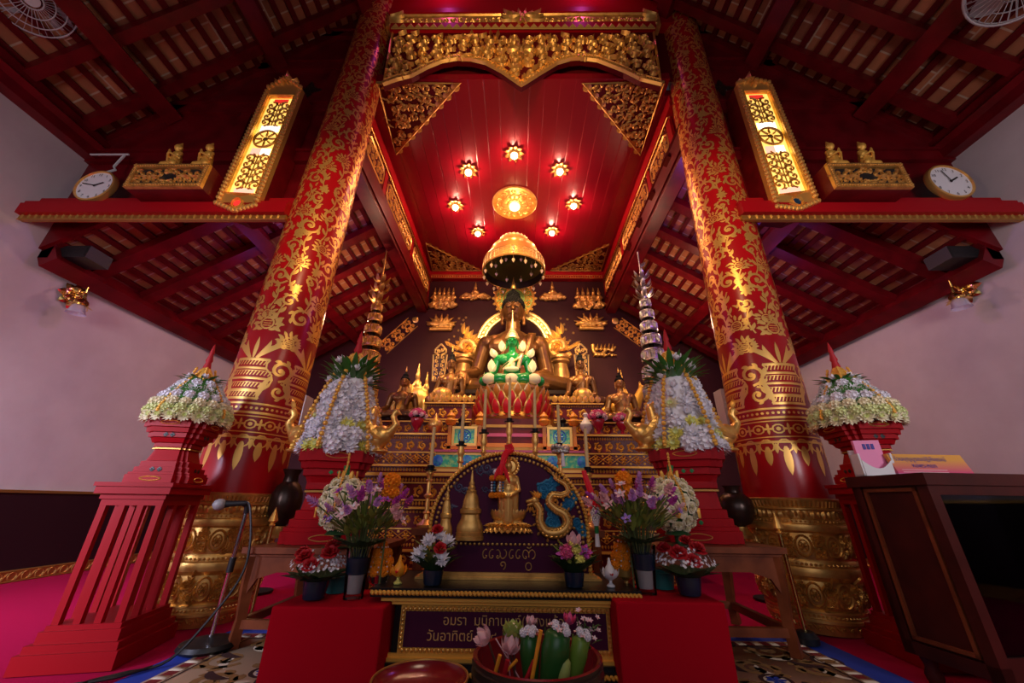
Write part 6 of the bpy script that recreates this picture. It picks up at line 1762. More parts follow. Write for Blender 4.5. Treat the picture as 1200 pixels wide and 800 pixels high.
# round posies of cream roses hanging from a green and gold cord
for s in (-1, 1):
    p = at(402 if s < 0 else 789, 590, 2.30); t = thing('rose_ball', 'ball of cream roses with gold trimming, %s above the pot of red roses' % ('left' if s < 0 else 'right'), 'flower arrangement', p, 0, 'balls of cream roses')
    g = G(); g.ball((0, 0, 0), (.105, .10, .125), 18, 12); g.build('core', 'leaf', t)
    n = 56
    for k in range(n):
        z = 1-2*(k+.5)/n; r = math.sqrt(1-z*z); a = k*2.39996
        bloom(t, 'rose_white', 'cream_rose', (cos(a)*r*.105, sin(a)*r*.10, z*.13), (cos(a)*r, sin(a)*r, z), .046)
    t.scale = (1.0, .95, 1.0)
    for k in range(6):
        g = G(); a = 2*PI*k/6+.3; g.leaf(0, 0, PI/2, .06, .03, lambda x, y, h: (cos(a)*(.045+h)-sin(a)*x, sin(a)*(.045+h)+cos(a)*x, .115+y), .01); g.leaf(0, 0, PI/2, .05, .03, lambda x, y, h: (cos(a)*(.13+h)-sin(a)*x, sin(a)*(.13+h)+cos(a)*x, -.07+y), .01)
        g.build('gold_leaf', 'gold_matt', t)
    g = G(); g.tube([(0, 0, .11), (.01*s, 0, .17), (.015*s, 0, .205)], [.022, .015, .018], 10); g.build('green_cord', 'ribbon_green', t)
    garland_strip(t, [(.0, -.03, .27), (.0, -.03, .2), (.0, -.06, .14), (.01, -.125, .05), (.012, -.135, -.03)], .008)
    g = G(); g.lathe([(.07, -.155), (.05, -.13), (.02, -.12)], 12); base = p.z-(.468 if s < 0 else .498); g.lathe([(.02, -.12), (.018, -base+.012), (.07, -base+.006), (.07, -base+.001)], 14); g.build('stand', 'leaf_dark', t)
# ruby glass vases with pink flowers on the altar steps
for u, Y, zb, lb in ((487, 4.14, 1.382, 'ruby glass vase of pink flowers on the left altar step'), (702, 4.14, 1.382, 'ruby glass vase of pink flowers beside the small white vase'), (730, 4.12, 1.382, 'ruby glass vase of pink flowers in front of the small right Buddha')):
    p = at(u, 510, Y); t = thing('ruby_vase', lb, 'vase', (p.x, Y, zb), 0, 'ruby glass vases on the altar', .86 if u == 730 else 1.0); q = random.Random(u)
    g = G(); g.lathe([(.06, 0), (.065, .01), (.025, .03), (.02, .05), (.05, .09), (.075, .15), (.07, .17), (.06, .165), (.04, .10)], 24, cap=False); g.build('glass', 'ruby_glass', t)
    for k in range(22):
        a = k*2.4; rr = math.sqrt((k+.5)/22)*.085; bloom(t, 'pink' if k % 3 else 'palepink', 'pink_bloom', (cos(a)*rr, sin(a)*rr, .26-rr*rr*9), (cos(a)*rr*8, sin(a)*rr*8, 1), .030*q.uniform(.9, 1.2))
    spray(t, 'foliage', 'leaf_dark', [((cos(k)*.04, sin(k)*.04, .18), (cos(k), sin(k), .4)) for k in range(12)], .07, .03, q)
# ------------------------------------------------------------------ name plaque: moulded base with an arched board
def rope(g, pts, r, n, y=None):
    P = [Vector(p) for p in pts]; L = [0]
    for a, b in zip(P, P[1:]): L.append(L[-1]+(b-a).length)
    def at_(d):
        for i in range(len(P)-1):
            if d <= L[i+1] or i == len(P)-2: f = (d-L[i])/max(1e-9, L[i+1]-L[i]); return P[i].lerp(P[i+1], f), (P[i+1]-P[i]).normalized()
    for k in range(n):
        p, d = at_(L[-1]*(k+.5)/n); q = Vector((d.x, d.y, d.z)); e = q.to_track_quat('X', 'Z').to_matrix().to_4x4() @ Matrix.Rotation(.7, 4, 'Y')
        g.ball(p, (L[-1]/n*.72, r, r*.8), 6, 5, 0, e)
XC = .009
t = thing('plaque_base', 'black and gold moulded base with a purple lettered panel, in front of the altar', 'plaque base', (XC, 1.99, .012))
g = G()
for w, y0, z0, z1 in ((.60, -.02, .0, .045), (.575, .0, .045, .06), (.50, .04, .06, .30), (.53, .02, .262, .29), (.555, 0, .29, .30), (.60, -.03, .30, .335)):
    g.box((-w, y0, z0), (w, .44, z1))
g.build('carcass', 'black_gloss', t, smooth=False)
g = G()
rope(g, [(-.60, -.034, .318), (.60, -.034, .318)], .011, 66); rope(g, [(-.60, -.024, .030), (.60, -.024, .030)], .010, 66)
for z, w, y in ((.288, .555, -.004), (.272, .53, .014), (.066, .53, .02), (.078, .515, .034)): g.box((-w, y-.006, z-.006), (w, y+.01, z+.006))
g.build('gold_moulding', 'gold_matt', t)
g = G(); fm = flat(0, .04, 0)
g.box((-.47, .030, .082), (.47, .04, .262))
g.build('gold_frame', 'gold_matt', t, smooth=False)
g = G(); x0, x1, z0, z1 = -.47, .47, .084, .26
def beadrow(p, q_, n):
    for k in range(n):
        f = (k+.5)/n; g.ball((p[0]+(q_[0]-p[0])*f, .026, p[1]+(q_[1]-p[1])*f), (.0075, .010, .0095), 7, 5)
        g.ball((p[0]+(q_[0]-p[0])*(k+1)/n, .028, p[1]+(q_[1]-p[1])*(k+1)/n), (.004, .005, .006), 5, 4)
beadrow((x0+.012, z0+.014), (x1-.012, z0+.014), 46); beadrow((x0+.012, z1-.012), (x1-.012, z1-.012), 46); beadrow((x0+.012, z0+.014), (x0+.012, z1-.012), 9); beadrow((x1-.012, z0+.014), (x1-.012, z1-.012), 9)
g.build('beading', 'gold', t)
g = G(); g.box((-.447, .024, .108), (.447, .032, .238)); pn = g.build('panel', 'plaque_purple', t, smooth=False)
g = G(); ft = lambda x0, z0: (lambda x, y, h: (x0+x, .024-h, z0+y))
text_geo(g, 'อมรา  มุนิกานนท์(แสงแก้ว)', .052, ft(.0, .190)); text_geo(g, 'วันอาทิตย์  ที่ ๙', .052, ft(-.345, .133), align='LEFT')
g.build('lettering', 'lettering_gold', pn, smooth=False)

zt = .012+.335
t = thing('arched_plaque', 'black arched plaque with gold stupas, a standing figure and a serpent in relief', 'plaque', (XC+.006, 2.20, zt+.001))
W, Hs, Ht = .415, .225, .612
arc = lambda w, h, n=36: [(w, 0)]+[(w*cos(PI*k/n)**1, Hs+(h-Hs)*sin(PI*k/n)) for k in range(n+1)]+[(-w, 0)]
g = G(); g.prism(arc(W, Ht)[::-1], 0, .05, 0); g.build('board', 'plaque_purple', t, smooth=False)
g = G(); A = arc(W, Ht); rope(g, [(x, -.008, z) for x, z in A], .013, 92); g.build('rope_border', 'gold_matt', t)
g = G(); B = arc(W-.028, Ht-.028)
P = [Vector((x, -.004, z)) for x, z in B]
tot = 0; step = .024; acc = 0
for a, b in zip(P, P[1:]):
    L = (b-a).length
    while acc <= L: g.ball(a.lerp(b, acc/L), (.0098, .007, .0098), 6, 4); acc += step
    acc -= L
for k in range(32): g.ball((-W+.04+(2*W-.08)*(k+.5)/32, -.004, .155), (.0095, .006, .0075), 6, 4)
g.build('bead_border', 'gold_dark', t)
g = G(); g.box((-W-.05, -.03, 0), (W+.05, .07, .010)); g.box((-W-.028, -.02, .010), (W+.028, .06, .022)); g.box((-W-.012, -.015, .022), (W+.012, .055, .03)); g.build('gold_sill', 'gold_old', t, smooth=False)
def stupa(x, z, h, label):
    g = G(); k = h
    prof = [(.215, 0), (.215, .05), (.205, .055), (.21, .10), (.20, .105), (.205, .15), (.19, .20), (.165, .24), (.145, .28), (.14, .33), (.165, .355), (.168, .40), (.14, .42), (.128, .46), (.122, .52), (.098, .59), (.078, .62), (.085, .65), (.058, .67), (.062, .70), (.042, .73), (.045, .76), (.026, .80), (.022, .87), (.010, .93), (0, 1)]
    g.lathe([(r*k*.95, zz*k) for r, zz in prof], 26, X=Matrix.Diagonal((1, .55, 1, 1))); o = g.build('stupa_relief', 'gold_old', t, ang=14); o.location = (x, -.003, z); return o
stupa(-.205, .172, .365, ''); s_ = stupa(-.335, .172, .27, ''); s_.scale = (.72, .72, 1.12)
# standing figure on a lotus
g = G()
L = g.limb
L([(0, 0, .0), (0, 0, .16)], [.036, .040], 10); g.ball((0, -.005, .20), (.046, .03, .04)); L([(-.03, 0, .02), (-.034, 0, .13)], [.022, .024], 8); L([(.03, 0, .02), (.034, 0, .13)], [.022, .024], 8)
L([(0, 0, .22), (0, 0, .255)], [.016, .014], 8); g.ball((0, -.006, .278), (.020, .020, .027), 12, 10); g.ball((0, 0, .305), (.012, .012, .014)); L([(0, 0, .31), (0, 0, .335)], [.007, .002], 6)
for s in (-1, 1): L([(s*.042, 0, .215), (s*.056, -.01, .155), (s*.012, -.036, .125)], [.015, .013, .010], 8); L([(s*.036, .004, .10), (s*.052, .004, .02)], [.010, .014], 8)
o = fuse(g, 'standing_figure', 'gold', .0045, t, 1); o.location = (-.003, -.020, .262)
g = G(); fm = flat(0, 0, 0)
g.ring(0, 0, .036, .012, fm, .008, 0, 20)
for k in range(18): g.disc(cos(2*PI*k/18)*.046, sin(2*PI*k/18)*.046, .009, fm, .006)
g.disc(0, 0, .034, fm, .003, 0, 16); o = g.build('halo_relief', 'gold', t); o.location = (.004, -.002, .54)
g = G(); X = Matrix.Diagonal((1, .6, 1, 1))
for n, r, z, e0, e1, ln, w in ((13, .055, .045, -.4, -1.0, .05, .036), (13, .05, .05, -.1, -.5, .045, .036), (11, .03, .055, .5, 1.4, .055, .04)):
    for k in range(n): a = PI+PI*(k+.5)/n; petal3(g, (cos(a)*r, sin(a)*r, z), a, e0, e1, ln, w, 0, 4, .3, .7, X)
g.ball((0, 0, .045), (.06, .035, .03), 14, 8, 0); o = g.build('lotus_relief', 'gold', t, ang=180); o.location = (-.003, -.004, .185); o.scale = (1.4, 1.1, 1.45)
# serpent with its crested head and blue clouds
g = G(); pts = bez([(.235, -.014, .505), (.262, -.014, .475), (.305, -.014, .45), (.318, -.014, .415), (.285, -.014, .395), (.235, -.014, .395), (.215, -.014, .36), (.25, -.014, .325), (.295, -.014, .30), (.31, -.014, .255), (.27, -.014, .215), (.20, -.014, .215), (.165, -.014, .26), (.165, -.014, .32), (.140, -.016, .355)], 7)
n = len(pts); rad = [.006+.022*min(1, i/(n*.62)) if i < n*.75 else .028-.010*(i-n*.75)/(n*.25) for i in range(n)]
g.tube(pts, rad, 10)
g.ball((.138, -.018, .365), (.026, .018, .022), 10, 8); L = g.limb; L([(.13, -.02, .365), (.098, -.022, .36)], [.016, .009], 8); L([(.13, -.02, .352), (.103, -.022, .342)], [.011, .007], 8)
sr = g.build('serpent_relief', 'gold_old', t)
g = G(); fs = flat(0, -.038, 0)
for i in range(4, n-4, 2):
    p = pts[i]; d = (pts[i+1]-pts[i-1]); an = math.atan2(d.z, d.x)
    for s in (-1, 1): g.leaf(p.x-sin(an)*s*rad[i]*.5, p.z+cos(an)*s*rad[i]*.5, an+s*.3, .016, .012, flat(0, -.014-rad[i]*.8, 0), .004)
    if i % 4 == 0: g.leaf(p.x-sin(an)*rad[i], p.z+cos(an)*rad[i], an+1.9, .020, .012, flat(0, -.014, 0), .006)
for k in range(4): g.leaf(.145+.006*k, .378, PI/2+.5-.35*k, .05-.006*k, .016, flat(0, -.02, 0), .01, 0, .5)
for k in range(3): g.leaf(.105+.01*k, .335, -PI/2-.4+.3*k, .03, .012, flat(0, -.02, 0), .008)
g.leaf(.235, .505, PI*.75, .05, .02, flat(0, -.014, 0), .01)
g.build('scale_relief', 'gold', sr)
g = G(); q = random.Random(2)
for x, z, r in ((.185, .425, .034), (.215, .445, .036), (.240, .46, .028), (.195, .395, .026), (.325, .36, .032), (.35, .385, .030), (.305, .335, .026), (.235, .30, .034), (.215, .33, .024), (.245, .255, .028), (.225, .265, .030), (.39, .215, .030), (.375, .245, .028), (.36, .265, .022)):
    g.scroll(x, z, r, q.uniform(0, 6), 1 if q.random() > .5 else -1, fm, r*.55, .010, 0, 1.5, 14, 2)
    g.disc(x, z, r*.9, lambda a, b, h: (a, -.001-h*.3, b), .006, 0, 10)
g.build('blue_cloud_relief', 'cloud_blue', t)
g = G()
for x, z, r in ((-.16, .515, .026), (-.125, .53, .030), (-.105, .505, .018), (-.275, .43, .026), (-.245, .415, .020), (-.335, .34, .022), (-.31, .335, .016), (-.13, .42, .018)):
    g = G(); g.scroll(x, z, r, 2.0, 1, fm, r*.34, .006, 0, 1.4, 14, 2); g.leaf(x+r*.6, z-r*.4, .1, r*1.8, r*.6, fm, .004); g.build('grey_cloud_relief', 'cloud_grey', t)
# the line of northern Thai lettering, built stroke by stroke
g = G(); k = 1/85*.36/1.0
def stroke(pts, w=.0052):
    u0, v0 = 597, 660; sc = .001045
    P = [((u/14.118+555-u0)*.00395*1.045+.012, (v0-(v/14.12+635))*.00395*1.045+.0962) for u, v in pts]
    P3 = bez([(x, 0, z) for x, z in P], 5); g.ribbon([(p.x, p.z) for p in P3], w, flat(0, -.002, 0), .003)
def cee(x): stroke([(x+75, 240), (x+45, 235), (x+12, 275), (x+8, 330), (x+28, 368), (x+60, 362), (x+75, 335), (x+55, 328)])
for x in (95, 210, 562, 680): cee(x)
stroke([(345, 245), (375, 240), (405, 280), (405, 335), (370, 372), (345, 350), (360, 330), (378, 340)]); stroke([(405, 320), (425, 360), (460, 372), (505, 340), (518, 285), (495, 240), (475, 243)])
stroke([(415, 460), (440, 430), (485, 430), (505, 465), (495, 510), (468, 540)]); stroke([(418, 462), (440, 485), (460, 475)])
stroke([(850, 335), (870, 345), (858, 368), (825, 360), (805, 310), (820, 255), (855, 238), (895, 262), (912, 300), (912, 350)]); stroke([(912, 290), (935, 250), (975, 238), (1015, 270), (1022, 325), (995, 365), (970, 378)])
stroke([(880, 190), (900, 208), (930, 205), (955, 188)])
stroke([(905, 432), (870, 445), (855, 490), (870, 530), (905, 545), (940, 530), (955, 490), (940, 445), (905, 432)])
g.build('lettering', 'lettering_gold', t)

# garlands hung on the plaque and on the candlesticks
def garland(loc, label, spec, cat='garland'):
    t = thing('garland', label, cat, loc, 0, 'flower garlands on the plaque and candles')
    return t
p = at(583, 560, 2.15)
t = thing('garland', 'red-ribboned garland with two orange marigold rings hanging before the plaque', 'garland', (p.x, 2.145, p.z))
for dz in (.0, -.086):
    for k in range(11):
        a = 2*PI*k/11; bloom(t, 'marigold', 'marigold', (cos(a)*.032, sin(a)*.022, dz), (cos(a), sin(a), .3), .015)
for k in range(6):
    a = 2*PI*k/6; g = G()
    for j in range(4): g.ball((cos(a)*.03, sin(a)*.02, -.022-.014*j), .006, 5, 4)
    g.build('jasmine_strand', 'petal_white' if k % 2 else 'cloud_blue', t)
g = G()
for k in range(4):
    x = .012*k; fr_ = lambda a, b, h: (a, -.008*k-h, b)
    g.ribbon([(p_.x, p_.z) for p_ in bez([(.0+.006*k, 0, .015), (.02+x*.4, 0, .07), (.03+x*.6, 0, .12), (.045+x, 0, .145), (.045+x*.6, 0, .175)], 5)], .018, fr_, .006)
g.leaf(.03, .07, -1.2, .11, .02, flat(0, -.03, 0), .006); g.leaf(.01, .06, -1.9, .08, .02, flat(0, -.03, 0), .006); g.build('red_ribbon', 'ribbon_red', t)
g = G(); g.ball((-.006, -.01, .03), (.018, .014, .016), 8, 6); g.build('white_knot', 'petal_white', t)
p = at(697, 590, 2.16)
t = thing('garland', 'red-ribboned garland with a white jasmine tassel hanging right of the plaque', 'garland', (p.x, 2.16, p.z))
g = G()
for k in range(3): g.ribbon([(p_.x, p_.z) for p_ in bez([(.0-.004*k, 0, .0), (-.01-.008*k, 0, .06), (-.03-.006*k, 0, .115), (-.045-.004*k, 0, .165)], 5)], .020, lambda a, b, h: (a, -.006*k-h, b), .006)
for k in range(5): g.leaf(0, .03, -PI/2-.9+.45*k, .07, .022, flat(0, -.015, 0), .006)
g.build('red_ribbon', 'ribbon_red', t)
g = G()
for j in range(9):
    for k in range(7): a = 2*PI*(k+.5*(j % 2))/7; r = .022*(1-abs(j-3)/8); g.ball((cos(a)*r, sin(a)*r, -.012-.011*j), .007, 5, 4)
o = g.build('jasmine_tassel', 'petal_white', t); o['kind'] = 'stuff'
g = G(); g.tube([(0, 0, -.105), (0, 0, -.14)], .011, 8); g.build('green_band', 'ribbon_green', t)
g = G(); g.tube([(0, 0, -.14), (0, 0, -.20)], [.009, .013], 8); g.build('white_tail', 'petal_white', t)

# ------------------------------------------------------------------ low candle table behind the plaque, candlesticks and candles
t = thing('candle_table', 'low dark table behind the arched plaque, carrying the gold candlesticks', 'table', (0, 3.0, .004))
g = G(); g.box((-.62, -.32, .50), (.62, .32, .54)); g.build('tabletop', 'teak', t, smooth=False)
for x in (-.57, .57):
    for y in (-.28, .28): g = G(); g.tube([(x, y, 0), (x, y, .5)], .03, 6); g.build('leg', 'teak', t)
CS = [(505, 545, 500, 2.80, 'leftmost'), (541, 517, 473, 3.00, 'second from the left'), (567.5, 503, 456, 3.12, 'just left of the tallest'), (597, 490, 443, 3.22, 'tallest, at the middle'), (627, 502, 456, 3.12, 'just right of the tallest'), (655.5, 519, 474, 3.00, 'second from the right'), (688.5, 547, 502, 2.80, 'rightmost')]
def candlestick(h):
    t = thing('candlestick', '', 'candlestick', (0, 0, 0), 0, 'gold candlesticks behind the plaque')
    g = G(); f = h
    g.lathe([(.055, 0), (.06, .015), (.045, .03), (.02, .05), (.016, f*.2), (.026, f*.22), (.016, f*.25), (.015, f*.45), (.028, f*.48), (.03, f*.5), (.016, f*.53), (.015, f*.72), (.026, f*.74), (.018, f*.77), (.020, f*.82), (.030, f*.86), (.024, f*.90), (.026, f-.035), (.018, f-.03)], 18); g.build('stem', 'gold', t)
    g = G(); g.lathe([(.02, h-.04), (.042, h-.036), (.044, h-.028), (.022, h-.024), (.026, h), (.017, h), (.015, h-.02)], 18, cap=False); g.build('drip_cup', 'black_gloss', t)
    return t
for u, vh, vt, Y, lb in CS:
    p, p2 = at(u, vh, Y), at(u, vt, Y); h = p.z-.545
    c = candlestick(h); c.location = (p.x, Y, .545); c['label'] = 'slender gold candlestick with a black cup behind the plaque, '+lb
    g = G(); hh = p2.z-p.z; g.lathe([(.013, -.018), (.0135, hh*.5), (.012, hh-.004), (.004, hh), (0, hh)], 12)
    t = thing('candle', 'plain yellow wax candle in the gold candlestick, '+lb, 'candle', (p.x, Y, p.z), 0, 'yellow candles behind the plaque'); wx = g.build('wax', 'candle', t)
    g = G(); g.tube([(0, 0, hh-.002), (.001, 0, hh+.014)], .0018, 5); g.build('wick', 'black', wx)
p = at(657, 528, 2.93)
t = thing('garland', 'silver and black looped garland on the candle, second from the right', 'garland', (p.x, 2.96, p.z+.02))
g = G()
for k in range(14):
    a = 2*PI*k/14; g.ball((cos(a)*.055, sin(a)*.045-.01, .012*sin(a*2)), .020, 8, 6); g.ball((cos(a+.2)*.05, sin(a+.2)*.04-.02, -.025), .017, 7, 5)
g.build('looped_beads', 'silver', t)
g = G(); g.tube([(.01, -.05, -.03), (.012, -.055, -.09), (.012, -.055, -.135)], [.010, .013, .016], 8); g.build('white_tail', 'petal_white', t)

# ------------------------------------------------------------------ flowers and small candles on the ledge of the base
def ledge_pot(u, Y, label, potlabel, kinds, seed):
    p = at(u, 680, Y); loc = (p.x, Y, zt+.002)
    g = G(); g.lathe([(.035, 0), (.040, .003), (.047, .05), (.048, .062), (.042, .062), (.038, .02), (0, .02)], 22, cap=False); g.lathe([(0, 0), (.035, 0), (.035, .002)], 22)
    tag(g.build('flower_pot', 'blue_pot', None, loc=loc), potlabel, 'flower pot', 'dark blue flower pots')
    t = thing('posy', label, 'bouquet', (loc[0], loc[1], loc[2]+.058)); q = random.Random(seed)
    spray(t, 'foliage', 'leaf_dark', [((cos(k*2.4)*.02, sin(k*2.4)*.02, -.005), (cos(k*2.4), sin(k*2.4), .9)) for k in range(34)], .115, .045, q); spray(t, 'lime_foliage', 'leaf_lime', [((cos(k*2.4)*.035, sin(k*2.4)*.035, .03+.08*(k % 3)/3), (cos(k*2.4), sin(k*2.4), .7)) for k in range(40)], .085, .022, q)
    for kind, nm, x, y, z, s in kinds: bloom(t, kind, nm, (x, y-.012, z), (x*4, y*4-.5, .55), s*1.15)
ledge_pot(507, 2.03, 'posy of white chrysanthemums and red roses at the left end of the plaque ledge', 'dark blue pot of the white and red posy on the plaque ledge',
  [('mum_white', 'white_chrysanthemum', -.055, -.055, .07, .040), ('mum_white', 'white_chrysanthemum', .045, -.06, .055, .038), ('mum_white', 'white_chrysanthemum', -.025, -.03, .125, .036), ('mum_white', 'white_chrysanthemum', .06, .0, .12, .034), ('rose_red', 'red_rose', .035, -.055, .095, .036), ('rose_red', 'red_rose', -.0, .03, .165, .036), ('mum_white', 'white_chrysanthemum', .02, .02, .14, .03)], 61)
ledge_pot(673, 2.03, 'posy of pink, yellow and white flowers at the right end of the plaque ledge', 'dark blue pot of the pink and yellow posy on the plaque ledge',
  [('pink', 'pink_bloom', -.035, -.045, .09, .030), ('orchid_mag', 'magenta_bloom', .045, -.05, .09, .036), ('pink', 'pink_bloom', .05, -.03, .085, .028), ('yellow', 'yellow_bloom', .008, -.055, .10, .022), ('yellow', 'yellow_bloom', .02, -.06, .06, .022), ('orchid_mag', 'magenta_bloom', -.05, -.03, .08, .034), ('yellow', 'yellow_bloom', -.01, -.04, .12, .018), ('lotus_pink', 'white_lotus_bud', .0, -.02, .115, .042)], 62)
def jewel(u, v0, Y, zb, body, tip, label):
    p = at(u, v0, Y); t = thing('lotus_candle', label, 'candle', (p.x, Y, zb), 0, 'small lotus-shaped candles')
    g = G(); g.lathe([(.018, 0), (.02, .005), (.007, .015), (.007, .025), (.014, .03)], 14); g.build('foot', tip, t)
    g = G(); g.lathe([(.014, .03), (.026, .045), (.028, .06), (.018, .08), (.010, .09), (.004, .115), (0, .12)], 14)
    for k in range(6): a = 2*PI*k/6; petal3(g, (cos(a)*.016, sin(a)*.016, .032), a, .6, 1.7, .055, .03, 0, 4)
    g.build('petal_cup', body, t)
    g = G()
    for k in range(4): a = -PI/2-.6+.4*k*1.0; g.ball((cos(a)*.030, sin(a)*.030, .052), .006, 6, 4)
    g.build('jewel', 'petal_red' if body == 'white' else 'red_bright', t)
jewel(465, 692, 2.04, zt+.002, 'candle_orange', 'petal_yellow', 'small orange lotus-shaped candle at the left end of the plaque ledge')
jewel(716, 688, 2.04, zt+.002, 'white', 'white', 'small white lotus-shaped candle with red jewels at the right end of the plaque ledge')

# ------------------------------------------------------------------ offering bowls in the foreground
t = thing('offering_bowl', 'large dark carved bowl with red lining, full of lotus buds and leaf cones', 'bowl', (.128, 1.60, .004), 0, None, .96); r, h = .222, .232
prof = [(.15, 0), (.165, .01), (.16, .03), (.20, .08), (.222, .14), (.228, .20), (.224, .222), (.228, h)]
g = G(); g.lathe(prof, 64, cap=False); fmb = lambda a, z, hh: (cos(a/r)*(prof_r(prof, z)+hh), sin(a/r)*(prof_r(prof, z)+hh), z)
for k in range(44):
    a = 2*PI*r*k/44; g.scroll(a, .165, .012, k, 1 if k % 2 else -1, fmb, .006, .005, 0, 1.1, 8, 2); g.leaf(a, .10, PI/2, .04, .022, fmb, .005); g.leaf(a, .095, -PI/2, .03, .018, fmb, .005)
for z in (.19, .145, .215): g.ribbon([(2*PI*r*k/60, z) for k in range(61)], .007, fmb, .005)
g.build('carved_side', 'bowl_black', t)
g = G(); g.lathe([(.228, h), (.222, h+.004), (.212, h), (.205, .17), (.17, .07), (.10, .04), (0, .035)], 64, cap=False); g.build('red_lining', 'lacquer_bowl', t)
g = G(); g.tube([(cos(2*PI*k/48)*.100, sin(2*PI*k/48)*.1, .0) for k in range(48)], .004, 4, closed=True) if False else None
t = thing('lacquer_tray', 'round red lacquer tray on a foot, lower left of the big carved bowl', 'tray', (-.245, 1.50, .004))
g = G(); g.lathe([(.09, 0), (.10, .01), (.06, .03), (.055, .10), (.09, .13), (.145, .165), (.152, .185), (.146, .187)], 48, cap=False); g.build('outside', 'bowl_black', t)
g = G(); g.lathe([(.146, .187), (.138, .172), (.10, .155), (0, .150)], 48, cap=False); g.build('inside', 'lacquer_bowl', t)
g = G(); g.tube([(cos(2*PI*k/56)*.149, sin(2*PI*k/56)*.149, .187) for k in range(56)], .004, 6, closed=True); g.build('gold_rim', 'gold_dark', t)
BX, BY = .128, 1.60
def bowl_lotus(u, v, Y, kind, sc, label, m='stem_brown', d=(0, -.2, 1)):
    p = at(u, v, Y); t = thing('lotus_bud', label, 'flower', (p.x, Y, p.z), 0, 'lotus buds in the carved bowl')
    bloom(t, kind, 'bud', (0, 0, 0), d, sc)
    g = G(); b = Vector((BX+(p.x-BX)*.55, BY+.02, .05))-p; g.tube([(0, 0, .0), tuple(b*.5+Vector((0, 0, .012))), tuple(b)], .0038, 6); g.build('stem', m, t)
bowl_lotus(572, 750, 1.52, 'lotus_pink', .040, 'pale pink lotus bud drooping at the left rim of the carved bowl', d=(-.45, -.3, .35))
bowl_lotus(598, 765, 1.55, 'lotus_pink', .044, 'cream lotus bud standing below the green lotus in the carved bowl', d=(.1, -.3, 1))
bowl_lotus(667, 731, 1.60, 'lotus_hot', .030, 'bright pink lotus bud at the back right of the carved bowl', d=(.1, -.2, 1))
bowl_lotus(622, 733, 1.60, 'lotus_pink', .026, 'small pink lotus bud behind the white blossoms in the carved bowl', d=(.1, -.2, 1))
p = at(601, 742, 1.58); t = thing('folded_lotus', 'green lotus with its petals folded open, at the middle left of the carved bowl', 'flower', (p.x, 1.58, p.z))
g = G()
for n, e0, e1, ln in ((6, .3, 1.5, .055), (6, .7, 1.6, .06), (5, 1.1, 1.6, .055)):
    for k in range(n): petal3(g, (0, 0, -.015), 2*PI*(k+ln*8)/n, e0, e1, ln, .040, 0, 4, -.1, .45)
g.build('petals', 'lotus_green', t, ang=180)
g = G(); g.ball((0, 0, .012), .018, 10, 8); g.build('heart', 'petal_cream', t)
g = G(); g.tube([(0, 0, 0), (.01, .0, -.12)], .004, 6); g.build('stem', 'stem_brown', t)
def leaf_cone(u, v, Y, u2, v2, r, label, m='banana_leaf', flowers=True, seed=1):
    Y += .03; a, b = at(u, v, Y-.05), at(u2, v2, Y); k_ = (b.z-.075)/(b.z-a.z); a = Vector((a.x+(BX-a.x)*.3, Y+.02, .075)) if k_ > 1 else a; t = thing('leaf_cone', label, 'offering', a, 0, 'folded leaf cones in the carved bowl'); d = b-a; q = random.Random(seed)
    X = d.normalized().to_track_quat('Z', 'Y').to_matrix().to_4x4(); L = d.length
    g = G(); g.lathe([(.006, 0), (r*.72, L*.45), (r, L*.78), (r*.85, L*.95), (r*.5, L)], 18, X=X)
    for k in range(3): g.ribbon([(0, 0), (0, L)], .004, lambda aa, bb, h: X @ Vector((cos(k*2.1)*(r*min(1, bb/L*1.3)+.002), sin(k*2.1)*(r*min(1, bb/L*1.3)+.002)+aa, bb)), .002)
    g.build('folded_leaf', m, t, ang=60)
    if flowers:
        for k in range(9): a_ = k*2.4; rr = r*.75*math.sqrt((k+.5)/9); bloom(t, 'mum_white2' if k % 2 else 'star_white', 'white_bloom', X @ Vector((cos(a_)*rr, sin(a_)*rr, L+.008)), X.to_3x3() @ Vector((cos(a_)*.6, sin(a_)*.6, 1)), .014)
leaf_cone(622, 785, 1.50, 620, 742, .034, 'dark green leaf cone topped with white blossoms, behind the orange candle in the bowl', seed=1)
leaf_cone(637, 790, 1.47, 655, 738, .046, 'largest glossy leaf cone with white blossoms, middle right of the carved bowl', seed=2)
leaf_cone(676, 785, 1.50, 682, 745, .030, 'mid green leaf cone topped with white blossoms, at the right rim of the bowl', 'fruit_green', seed=3)
leaf_cone(658, 790, 1.46, 662, 770, .024, 'short pale green folded leaf lying low at the right of the bowl', 'lotus_green', False, 4)
p = at(690, 735, 1.56); t = thing('white_spray', 'spray of tiny white blossoms rising from the right rim of the carved bowl', 'flower', (p.x, 1.56, p.z)); q = random.Random(12)
for k in range(18): x, y, z = q.uniform(-.035, .035), q.uniform(-.02, .02), q.uniform(-.04, .05); bloom(t, 'star_white', 'white_bloom', (x, y, z), (x*9, -.5, .6), .011)
g = G()
for k in range(8): a = q.uniform(-.04, .03); g.tube([(a, 0, q.uniform(-.02, .04)), (-.02, 0, -.10)], .0018, 4)
g.build('stems', 'stem', t)
spray(t, 'foliage', 'leaf', [((q.uniform(-.03, .03), 0, q.uniform(-.06, 0)), (q.uniform(-1, 1), -.4, .6)) for k in range(14)], .035, .014, q)
def stick(name, u, v, u2, v2, Y, r, m, label, cat, grp=None):
    Y += .05; a, b = at(u, v, Y-.03), at(u2, v2, Y); lo, hi = (a, b) if a.z < b.z else (b, a); k_ = (hi.z-.06)/max(.02, hi.z-lo.z); d = (lo-hi)*min(k_, 3.2); d.y = .01; b = hi; a = hi+d; d = b-a; g = G(); g.tube([(0, 0, 0), tuple(d)], r, 8)
    o = g.build(name, m, None, loc=a); tag(o, label, cat, grp); return o
